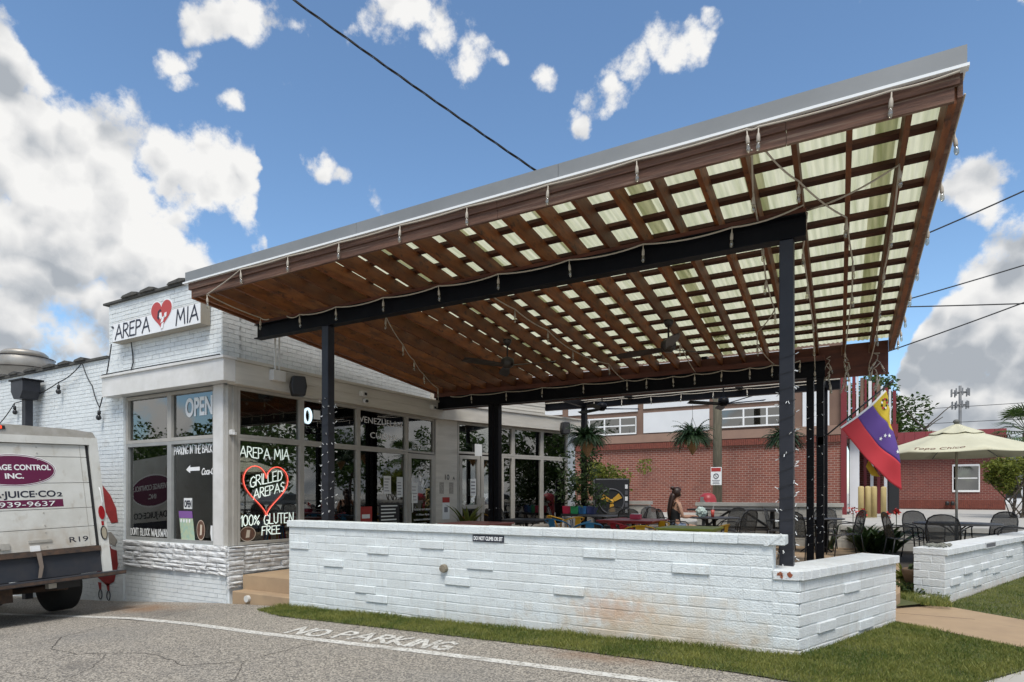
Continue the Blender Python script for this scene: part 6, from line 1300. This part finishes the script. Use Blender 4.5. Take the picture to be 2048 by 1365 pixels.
def blades(b, c, n, L, w, r, lean=.5, droop=.5):
    for k in range(n):
        a = r.uniform(0, 6.283); d = Vector((math.cos(a) * lean * r.random(), math.sin(a) * lean * r.random(), 1)).normalized(); p = Vector(c) + Vector((r.gauss(0, .03), r.gauss(0, .03), 0)); sd = d.cross(Vector((math.cos(a + 1.57), math.sin(a + 1.57), .1))).cross(d).normalized(); ll = L * r.uniform(.6, 1.1); N_ = 6; k0 = len(b.v)
        for i in range(N_ + 1):
            ww = w * math.sin(math.pi * (.12 + .88 * i / N_)) ; b.v += [tuple(p - sd * ww / 2), tuple(p + sd * ww / 2)]; d = (d + Vector((math.cos(a) * droop * .18, math.sin(a) * droop * .18, -.12 * droop * i / 2))).normalized(); p = p + d * ll / N_
        b.f += [(k0 + 2*i, k0 + 2*i+1, k0 + 2*i+3, k0 + 2*i+2) for i in range(N_)]
t = thing('potted_plant', 'spiky green potted plant beside the pier of the double doors', 'plant', (-7.85, 11.6, PZ0)); MB().lathe((-7.85, 11.6, PZ0), [(0, 0), (.15, 0), (.2, .36), (.17, .36), (0, .33)], 16).build('pot', mat('dark_pot', (.05, .035, .03), .6), t, True)
b = MB(); blades(b, (-7.85, 11.6, .68), 26, .85, .07, r, .45, .6); b.build('leaves', M_leaf2, t, fix=False); b = MB(); blades(b, (-8.0, 11.35, .6), 14, .42, .06, r, 1.2, .4); b.build('red_leaves', mat('red_leaf', (.30, .04, .03), .5), t, fix=False)
t = thing('canna_plants', 'clump of dark leaved canna lilies with red flowers by the back wall', 'plant', (-.02, 15.9, .33)); b = MB()
for k in range(16): blades(b, (-.02 + r.gauss(0, .30), 15.75 + r.gauss(0, .2), .33), 9, .78, .12, r, .8, .6)
b.build('leaves', M_dleaf, t, fix=False)
for k in range(5):
    x, y = -.02 + (-.36, -.22, -.16, .28, .46)[k], 15.75 + r.gauss(0, .08); z = 1.16 + (.06, -.02, .05, .0, .07)[k]; MB().tube([(x, y, .4), (x, y, z)], .008, 5).build('stalk', M_dleaf, t); b = MB(); leaf_quads(b, (x, y, z), 26, (.06, .06, .08), .075, r); b.build('flower', mat('canna_red', (.50, .03, .02), .6), t, fix=False)
t = thing('flower_pot', 'brown garden pot with trailing plant in the wall gap', 'pot', (.62, 10.55, .3)); MB().lathe((.62, 10.55, .16), [(0, 0), (.16, 0), (.25, .28), (.27, .36), (.24, .38), (.21, .34), (0, .33)], 20).build('pot', mat('brown_pot', (.16, .10, .055), .7, col2=(.11, .07, .04), nscale=9), t, True); b = MB(); leaf_quads(b, (.62, 10.55, .56), 120, (.2, .2, .08), .07, r); b.build('foliage', M_dleaf, t, fix=False)
for i, (x, y, n, L, m, l) in enumerate(((.42, 10.9, 46, .42, M_leaf2, 'pale striped grass plant between the two street walls'), (.50, 9.95, 40, .24, M_dleaf, 'low green ground plant inside the wall gap'), (.28, 10.0, 30, .34, M_dleaf, 'grassy green plant behind the end of the corner wall'), (.70, 9.95, 26, .22, M_leaf2, 'small yellow green plant against the right street wall end'), (.95, 12.0, 40, .4, M_dleaf, 'dark plant behind the right street wall'), (1.7, 15.6, 46, .5, M_leaf2, 'yellow green plant under the umbrella against the back wall'), (1.05, 15.7, 40, .45, M_dleaf, 'dark green plant under the umbrella against the back wall'))):
    t = thing('garden_plant', l, 'plant', (x, y, .31 if x < .6 else .2)); b = MB(); blades(b, (x, y, .2 if y < 10.2 else .32), n, L, .03, r, 1.2, .9); leaf_quads(b, (x, y, .32), 60, (.16, .16, .1), .06, r); b.build('leaves', m, t, fix=False)
# rough greenery in the gap
tag(poly_sheet([(.24, 9.05), (.78, 9.65), (.85, 11.2), (.30, 11.2)], lambda x, y: .21 + .06 * max(0, y - 9.4), 'gap_bed', M_soil), kind='structure')
b = MB(); rr_ = random.Random(8)
for k in range(5000):
    x, y = rr_.uniform(.26, .84), rr_.uniform(9.3, 11.2)
    if x < .24 + (9.65 - y) * .9: continue
    z = .21 + .06 * max(0, y - 9.4); a = rr_.uniform(0, 6.283); h = rr_.uniform(.03, .10); w = .005; q = len(b.v); b.v += [(x - w, y, z), (x + w, y, z), (x + rr_.gauss(0, .4) * h, y + rr_.gauss(0, .4) * h, z + h)]; b.f.append((q, q+1, q+2))
tag(b.build('gap_grass', M_grass, fix=False), 'rough grass growing between the two street walls', 'grass', kind='stuff')
t = thing('hose', 'grey rope hose coiled on the end of the right street wall', 'hose', W3(4.1, -.16, .9)); P = [W3(4.05 + .42 * (i / 60) + .03 * math.sin(i * .9), -.30 + .26 * abs(((i * .11) % 2) - 1), .902 + .012 * (i % 3)) for i in range(60)]; MB().tube(P, .012, 5).build('hose_coil', mat('grey_rope', (.20, .20, .17), .9), t, True)
for x, y, s, l in ((.58, 9.78, .09, 'pale round edging stone by the walkway'), (.42, 9.9, .07, 'small edging stone at the bed corner')):
    bm = bmesh.new(); bmesh.ops.create_icosphere(bm, subdivisions=3, radius=s)
    for v in bm.verts: v.co = Vector((v.co.x * 1.5, v.co.y, v.co.z * .6)) * (1 + .2 * mnoise.noise(v.co * 18))
    me = bpy.data.meshes.new('edging_stone'); bm.to_mesh(me); bm.free(); me.materials.append(M_conc2); o = bpy.data.objects.new('edging_stone', me); COL.objects.link(o); o.location = (x, y, .22); tag(o, l, 'stone')

# ------------------------------------------------------------------ far buildings
def brick_mat(name, c1, c2, mortar, along):
    m = bpy.data.materials.new(name); m.use_nodes = True; nt = m.node_tree; L = nt.links; b = nt.nodes['Principled BSDF']; b.inputs['Roughness'].default_value = .85
    g = node(m, 'ShaderNodeNewGeometry'); sp_ = node(m, 'ShaderNodeSeparateXYZ'); L.new(g.outputs['Position'], sp_.inputs[0]); cb = node(m, 'ShaderNodeCombineXYZ'); L.new(sp_.outputs[along], cb.inputs[0]); L.new(sp_.outputs[2], cb.inputs[1])
    t = node(m, 'ShaderNodeTexBrick'); L.new(cb.outputs[0], t.inputs['Vector'])
    for k, v in (('Color1', (*c1, 1)), ('Color2', (*c2, 1)), ('Mortar', (*mortar, 1))): t.inputs[k].default_value = v
    t.inputs['Scale'].default_value = 1; t.inputs['Brick Width'].default_value = .215; t.inputs['Row Height'].default_value = .083; t.inputs['Mortar Size'].default_value = .0085; t.inputs['Mortar Smooth'].default_value = .2; t.inputs['Bias'].default_value = -.1
    L.new(t.outputs['Color'], b.inputs['Base Color']); bp = node(m, 'ShaderNodeBump'); bp.inputs['Strength'].default_value = .5; bp.inputs['Distance'].default_value = .01; bp.invert = True; L.new(t.outputs['Fac'], bp.inputs['Height']); L.new(bp.outputs[0], b.inputs['Normal']); MATS[name] = m; return m
M_rb = brick_mat('red_brickwork', (.235, .072, .046), (.165, .048, .033), (.36, .265, .215), 0); layer(M_rb, (.26, .10, .07), nfac(1.6, .5, .75, amt=.4)); layer(M_rb, (.08, .03, .024), nfac(.9, .52, .75, (1, 1, .4), amt=.4))
M_rbd = brick_mat('dark_red_brickwork', (.19, .050, .036), (.13, .034, .027), (.27, .17, .14), 0); M_sold = mat('soldier_brick', (.20, .055, .035), .85, col2=(.14, .04, .028), nscale=9)
M_brn = mat('brown_stucco', (.20, .125, .09), .85, col2=(.17, .105, .078), nscale=2, bump=.1); M_wpan = mat('white_stucco_panel', (.70, .71, .72), .8, col2=(.66, .67, .68), nscale=2); M_wfr = mat('white_window_frame', (.78, .78, .77), .5); M_rtrim = mat('dark_red_trim', (.17, .018, .022), .5); M_fglass = glass_mat('far_glass', (.10, .13, .12), .16, 1.0)
fb = thing('red_brick_building', 'two storey red brick building with white panels behind the patio', 'building', (-6, 25, .86)); Y1 = 25.0
MB().box((-16, Y1, .5), (-.98, Y1 + 6, 3.44)).build('brick_wall', M_rb, fb)
b = MB(); x = -16
sm = MB().box((-.034, -.10, -.115), (.034, .012, .115)).mesh('soldier_brick', M_sold)
n = 0
for i in range(188):
    x = -1.03 - i * .0775; o = inst(sm, 'soldier_brick', fb, (x, Y1 - .015, 3.56), (0, 0, 0)); n += 1
MB().box((-16, Y1 + .0, 3.442), (-.98, Y1 + 6, 3.68)).build('soldier_backing', M_conc2, fb)
b = MB().prism([(0, 3.682), (-.13, 3.70), (.05, 4.05), (.3, 4.05), (.3, 3.682)], (-16, Y1, 0), (0, 1, 0), (0, 0, 1), (15.02, 0, 0)).build('sloped_ledge', M_brn, fb)
MB().box((-16, Y1 + .10, 4.052), (-.98, Y1 + 6, 7.4)).build('upper_wall', M_brn, fb)
for x0, x1, z0, z1 in ((-8.20, -5.55, 4.10, 4.93), (-8.20, -5.55, 5.10, 6.9), (-11.6, -8.45, 5.02, 6.9), (-5.10, -2.55, 5.06, 6.9), (-14.5, -11.9, 4.1, 4.93), (-14.5, -11.9, 5.1, 6.9), (-2.22, -1.35, 4.02, 6.9)): MB().box((x0, Y1 + .05, z0), (x1, Y1 + .099, z1)).build('white_panel', M_wpan, fb)
def win(t, x0, x1, z0, z1, y, nx, nz, w=.06):
    b = MB(); b.box((x0, y - .05, z0), (x1, y, z0 + w)); b.box((x0, y - .05, z1 - w), (x1, y, z1))
    for i in range(nx + 1): c = x0 + (x1 - x0) * i / nx; b.box((max(x0, c - w/2), y - .048, z0 + w), (min(x1, c + w/2), y - .002, z1 - w))
    f = b.build('window', M_wfr, t)
    for i in range(1, nz): c = z0 + (z1 - z0) * i / nz; MB().box((x0 + w, y - .047, c - .025), (x1 - w, y - .003, c + .025)).build('glazing_bar', M_wfr, f)
    for i in range(nx):
        for j in range(nz): MB().box((x0 + (x1-x0)*i/nx + .02, y - .022, z0 + (z1-z0)*j/nz + .02), (x0 + (x1-x0)*(i+1)/nx - .02, y - .016, z0 + (z1-z0)*(j+1)/nz - .02)).build('pane', M_fglass, f)
    MB().box((x0, y - .001, z0), (x1, y + .03, z1)).build('unlit_room_sheet', mat('dark_room', (.03, .035, .035), .8), f)  # dark sheet close behind the panes, coloured as the unlit room
win(fb, -11.3, -8.50, 4.08, 4.82, Y1 + .066, 4, 2); win(fb, -5.10, -2.6, 4.14, 4.88, Y1 + .066, 3, 2)
MB().box((-.978, Y1 - .06, .7), (-.80, Y1 + .3, 6.6)).build('red_corner_trim', M_rtrim, fb)
# striped entrance side
ent = thing('building_entrance', 'red and white striped entrance end of the brick building', 'entrance', (-.4, 26, .86))
MB().box((-.79, Y1 + 2.2, .86), (.85, Y1 + 3.0, 3.6)).build('recess_wall', M_rbd, ent); MB().box((-.72, Y1 + .5, .86), (-.42, Y1 + .8, 3.55)).build('white_column', M_wpan, ent); MB().box((-.79, Y1 + .2, 3.56), (.75, Y1 + 2.4, 4.0)).build('red_lintel', M_rtrim, ent)
cols = [M_wpan, M_rtrim, M_wpan, M_brn, M_rtrim, M_wpan, M_rtrim, M_brn, M_wpan, M_rtrim, M_wpan, M_rtrim]
for i, m in enumerate(cols): MB().box((-.76 + i * .125, Y1 + .25 + i * .06, 4.003 + (.35 if i % 3 == 0 else 0)), (-.76 + i * .125 + (.10 if i % 2 else .07), Y1 + .55 + i * .06, 5.9 - i * .06)).build('stripe_panel', m, ent)
for i in range(4): MB().box((-.30 + i * .22, Y1 + 1.9, .86), (-.20 + i * .22, Y1 + 2.0, 3.55)).build('door_mullion', [M_rtrim, M_wpan, M_rtrim, M_wpan][i], ent)
MB().box((.50, Y1 + 2.1, .86), (.84, Y1 + 2.19, 2.6)).build('dark_door', M_blk, ent)
M_bol = mat('faded_yellow_bollard', (.52, .40, .17), .7, col2=(.45, .34, .15), nscale=6)
for i, (x, y, l) in enumerate(((-.31, 21.8, 'yellow bollard nearest the white entrance column'), (-.13, 21.9, 'second yellow bollard from the white entrance column'), (.03, 22.1, 'third yellow bollard from the white entrance column'), (.30, 23.2, 'thinner yellow bollard at the right end of the row'))):
    t = thing('bollard', l, 'bollard', (x, y, .86), group='yellow bollards by the brick building'); MB().lathe((x, y, .86), [(0, 0), (.082, 0), (.082, .92), (.07, .96), (0, .975)], 16).build('shaft', M_bol, t, True); MB().lathe((x, y, .855), [(0, 0), (.12, 0), (.12, .02), (0, .02)], 16).build('base_ring', M_conc2, t, True)
f2 = thing('low_brick_building', 'single storey dark red brick building with red metal roof at right', 'building', (3, 36, .86)); Y2 = 36.0
MB().box((.55, Y2, .7), (5.25, Y2 + 8, 3.95)).build('brick_wall', M_rbd, f2); sm2 = MB().box((-.034, -.02, -.2), (.034, .012, .2)).mesh('soldier_brick', M_sold)
for i in range(60): inst(sm2, 'soldier_brick', f2, (.60 + i * .078, Y2 - .006, 1.11))
win(f2, 3.25, 4.30, 1.68, 2.98, Y2 - .001, 1, 2, .09)
for i in range(12): MB().box((.0 + i * .435, Y2 - .55, 4.02), (.0 + i * .435 + .425, Y2 + 3, 4.55)).build('roof_panel', mat('red_metal_roof', (.24, .04, .045), .45), f2)
MB().box((-.05, Y2 - .60, 3.86), (5.28, Y2 - .551, 4.02)).build('gutter', M_rtrim, f2); MB().box((.0, Y2 - .5, 3.9), (5.2, Y2, 4.0)).build('soffit', M_rtrim, f2)
MB().box((3.18, Y2 - .15, 3.35), (3.30, Y2 - .002, 3.48)).build('wall_lamp', M_wfr, f2)
for x in (3.05, 3.25): MB().lathe((x, Y2 - .15, 1.15), [(0, -.1), (.08, -.08), (.09, .05), (0, .12)], 10).build('meter', M_blk, f2, True)
h3 = thing('slate_roof_house', 'far house with grey slate roof at the right edge', 'house', (10, 57, .86)); MB().prism([(-2, 2.6), (8, 2.6), (6.5, 5.1), (-.5, 5.1)], (8.2, 56, 0), (1, 0, 0), (0, 0, 1), (0, 5, 0)).build('roof', mat('slate', (.07, .075, .085), .8, col2=(.10, .105, .115), nscale=4), h3); MB().box((6.6, 56.4, .5), (15.8, 60.5, 2.6)).build('wall', M_wpan, h3)
for x in (8.2, 10.5): MB().box((x, 56.37, 1.3), (x + .9, 56.395, 2.3)).build('window', M_blk, h3)
# trees, palm, shrub, mast, pole
tree('broadleaf_tree', 'dark green broadleaf tree above the low brick building', 'tree', (.9, 46, .86), 8.6, .22, (2.3, 2.0, 2.5), 5200, .26, M_leaf, 11, crown_z=5.4)
tree('broadleaf_tree', 'smaller green tree behind the striped entrance', 'tree', (-.6, 44, .86), 8.8, .2, (1.6, 1.6, 2.2), 3000, .24, M_leaf, 12, crown_z=6.0)
t = tree('ornamental_shrub', 'many stemmed yellow green shrub beside the low brick building', 'shrub', (3.75, 24.2, .86), 2.3, .03, (.74, .65, .56), 5200, .10, M_leaf2, 13, crown_z=1.45)
r = random.Random(5); b = MB()
for k in range(9): b.tube([(3.75 + r.gauss(0, .12), 24.2 + r.gauss(0, .1), .86), (3.75 + r.gauss(0, .2), 24.2 + r.gauss(0, .15), 1.4), (3.75 + r.gauss(0, .5), 24.2 + r.gauss(0, .3), 2.1)], .018, 5)
b.build('stems', M_bark, t)
pl = thing('palm_tree', 'fan palm at the right edge behind the umbrella', 'palm', (4.3, 25.6, .86)); MB().tube([(4.3, 25.6, .86), (4.32, 25.6, 2.2), (4.28, 25.6, 3.55)], [.16, .13, .12], 10).build('trunk', M_bark, pl, True); b = MB()
for k in range(26):
    a = r.uniform(0, 6.283); el = r.uniform(-.5, 1.2); d = Vector((math.cos(a) * math.cos(el), math.sin(a) * math.cos(el), math.sin(el))); p0 = Vector((4.28, 25.6, 3.6)); st = p0 + d * .55; b.tube([p0, st], .012, 4); sd = d.cross(Vector((0, 0, 1))).normalized(); up = sd.cross(d)
    for j in range(14):
        q = -1.3 + 2.6 * j / 13; e = (d * math.cos(q) + sd * math.sin(q)).normalized(); tip = st + e * .62 + Vector((0, 0, -.16)); w = up.cross(e).normalized() * .022; m = len(b.v); b.v += [tuple(st), tuple(st + e * .3 + w), tuple(tip), tuple(st + e * .3 - w)]; b.f.append((m, m+1, m+2, m+3))
b.build('crown', M_leaf, pl, fix=False)
tw = thing('cell_tower', 'distant grey mast with two rings of antennas', 'mast', (13.3, 134.7, .5)); M_mast = mat('mast_grey', (.16, .165, .17), .6); MB().tube([(13.3, 134.7, .5), (13.3, 134.7, 20.6)], [.30, .22], 8).build('pole', M_mast, tw, True)
for z, q in ((19.4, 1.15), (17.2, 1.05)):
    MB().tube([(13.3 + q * math.cos(a), 134.7 + q * math.sin(a), z) for a in [k * math.pi / 3 for k in range(6)]], .08, 4, closed=True).build('platform_ring', M_mast, tw)
    for k in range(9): a = k * .698; MB().cbox((13.3 + q * 1.15 * math.cos(a), 134.7 + q * 1.15 * math.sin(a), z), (.20, .18, 1.3)).build('antenna', M_mast, tw)
    for k in range(3): MB().tube([(13.3, 134.7, z), (13.3 + q * math.cos(k * 2.09), 134.7 + q * math.sin(k * 2.09), z)], .07, 4).build('arm', M_mast, tw)
up = thing('utility_pole', 'weathered wooden utility pole in front of the red brick building', 'pole', (-4.39, 21, .86)); MB().tube([(-4.39, 21, .5), (-4.39, 21, 8.2)], [.155, .12], 12).build('shaft', mat('weathered_pole_wood', (.19, .165, .115), .9, col2=(.11, .10, .07), nscale=5, stretch=(6, 6, .5)), up, True); MB().box((-5.3, 20.88, 7.6), (-3.5, 20.98, 7.72)).build('cross_arm', M_bark, up)
t = thing('no_smoking_sign', 'red and white prohibition sign on the utility pole', 'sign', (-4.39, 20.82, 1.9)); MB().box((-4.56, 20.80, 1.88), (-4.22, 20.83, 2.46)).build('plate', M_paper, t, bevel=.01); MB().box((-4.54, 20.795, 2.32), (-4.24, 20.799, 2.44)).build('red_header', MATS['red_print'], t)
MB().tube([(-4.39 + .075 * math.cos(a), 20.797, 2.17 + .075 * math.sin(a)) for a in [k * math.pi / 10 for k in range(20)]], .012, 5, closed=True).build('symbol_ring', M_ink, t); MB().bar((-4.44, 20.796, 2.22), (-4.34, 20.796, 2.12), .014, .006).build('symbol_slash', M_ink, t)
for z, w in ((2.02, .24), (1.97, .2), (1.92, .22)): MB().box((-4.39 - w/2, 20.795, z), (-4.39 + w/2, 20.799, z + .022)).build('text_line', MATS['grey_print'], t)
# wires
def wire(label, A, sag, rad, m=M_blkcable, name='overhead_wire'): return tag(MB().tube(sag_path(A, sag, 24), rad, 5).build(name, m, None, True), label, 'wire')
wire('top overhead wire right of the canopy', [(-4.39, 21, 7.5), (5.86, 21, 10.45)], .25, .022); wire('second overhead wire right of the canopy', [(-4.39, 21, 6.35), (5.86, 21, 8.15)], .15, .018); wire('level overhead wire right of the canopy', [(-4.39, 21, 7.6), (5.86, 21, 6.35)], .05, .018); wire('lowest overhead wire right of the canopy', [(-4.39, 21, 4.45), (5.86, 21, 7.45)], .15, .018)
for z in (10.8, 9.2): wire('thin distant wire %s the red metal roof' % ('high above' if z > 10 else 'close above'), [(-20, 80, z), (40, 80, z + .4)], .3, .03)
tw_ = thing('service_cable', 'twisted black service cable slanting down over the canopy roof', 'cable', (-4.67, 8.85, 6.77)); A, B_ = Vector((-13.1, .1, 13.6)), Vector((-3.1, 10.55, 5.42)); 
for ph in (0, 2.09, 4.19):
    P = []
    for i in range(200):
        t_ = i / 199; q = A.lerp(B_, t_); q.z -= .35 * 4 * t_ * (1 - t_) - .26; a = t_ * 80 + ph; P.append(q + Vector((.55, -.3, .2)).normalized() * .010 * math.cos(a) + Vector((.2, .2, .9)).normalized() * .010 * math.sin(a))
    MB().tube(P, .008, 5).build('strand', M_blkcable, tw_, True)
MB().tube([(-3.1, 10.55, 3.9), (-3.1, 10.55, 5.7)], .03, 8).build('service_mast', M_zinc, tw_, True)

# ------------------------------------------------------------------ across the street (seen only in the shop glass)
for i, (x, y, h, w) in enumerate(((30, 14, 9, 4.2), (34, 24, 11, 5), (31, 34, 9, 4.4), (36, 44, 12, 5.5), (27, 3, 9.5, 4.4), (40, 58, 12, 6), (24, -8, 10, 4.5), (34, 70, 12, 6))):
    tree('street_tree', 'leafy street tree %s across the road, mirrored in the shop glass' % ['opposite the canopy', 'second beyond the canopy', 'third beyond the canopy', 'fourth beyond the canopy', 'opposite the lot', 'fifth beyond the canopy', 'behind the lot', 'last beyond the canopy'][i], 'tree', (x, y, .2), h, .25, (w, w, h * .36), 2600, .55, M_leaf, 40 + i, 'street trees', crown_z=h * .52)
for i, (x, y, h, w) in enumerate(((-52, -26, 11, 5), (-44, -28, 10, 5), (-62, -27, 11.5, 5.5), (-36, -29, 9, 4.5), (-73, -28, 12.5, 6.5), (-29, -29, 13, 5.5), (-20, -30, 13, 5.5), (-11, -30, 9, 5))):
    tree('lot_tree', 'leafy tree %s behind the parking lot' % ['third from the left', 'fourth from the left', 'second from the left', 'fifth from the right', 'at the left end', 'tallest in the middle', 'tall and second from the right end', 'low at the right end'][i], 'tree', (x, y, gz(x)), h, .22, (w, w, h * .36), 2000, .55, M_leaf, 60 + i, 'trees behind the lot', crown_z=h * .52)
def car(loc, rz, col, label):
    t = thing('parked_car', label, 'car', loc, rz, group='cars parked across the street'); m = mat('car_paint_%d' % int(sum(col) * 100), col, .3)
    MB().prism([(-2.1, .3), (2.1, .3), (2.15, .62), (1.95, .8), (1.2, .9), (.55, 1.42), (-.9, 1.45), (-1.6, 1.0), (-2.1, .92)], (0, -.85, 0), (1, 0, 0), (0, 0, 1), (0, 1.7, 0)).build('body', m, t, world=False, bevel=.06)
    for s in (-1, 1): MB().prism([(1.0, .95), (.5, 1.36), (-.85, 1.38), (-1.35, 1.0)], (0, s * .853, 0), (1, 0, 0), (0, 0, 1), (0, s * .006, 0)).build('side_window', M_blk, t, world=False)
    for x in (-1.3, 1.3):
        for s in (-1, 1): MB().lathe((x, s * .78, .32), [(0, -.1), (.2, -.11), (.32, -.09), (.32, .09), (.2, .11), (0, .1)], 18, 'Y').build('wheel', M_tyre, t, True, world=False)
for i, (x, y, c) in enumerate(((16.5, 13, (.65, .65, .65)), (17.2, 18.5, (.5, .5, .52)), (18, 24, (.7, .7, .7)), (19, 30, (.08, .08, .09)), (16, 8, (.3, .3, .32)))): car((x, y, .18), R(70), c, ['white parked car opposite the umbrella', 'silver parked car second along the street', 'bright white parked car third along the street', 'black parked car last along the street', 'grey parked car opposite the lot'][i])
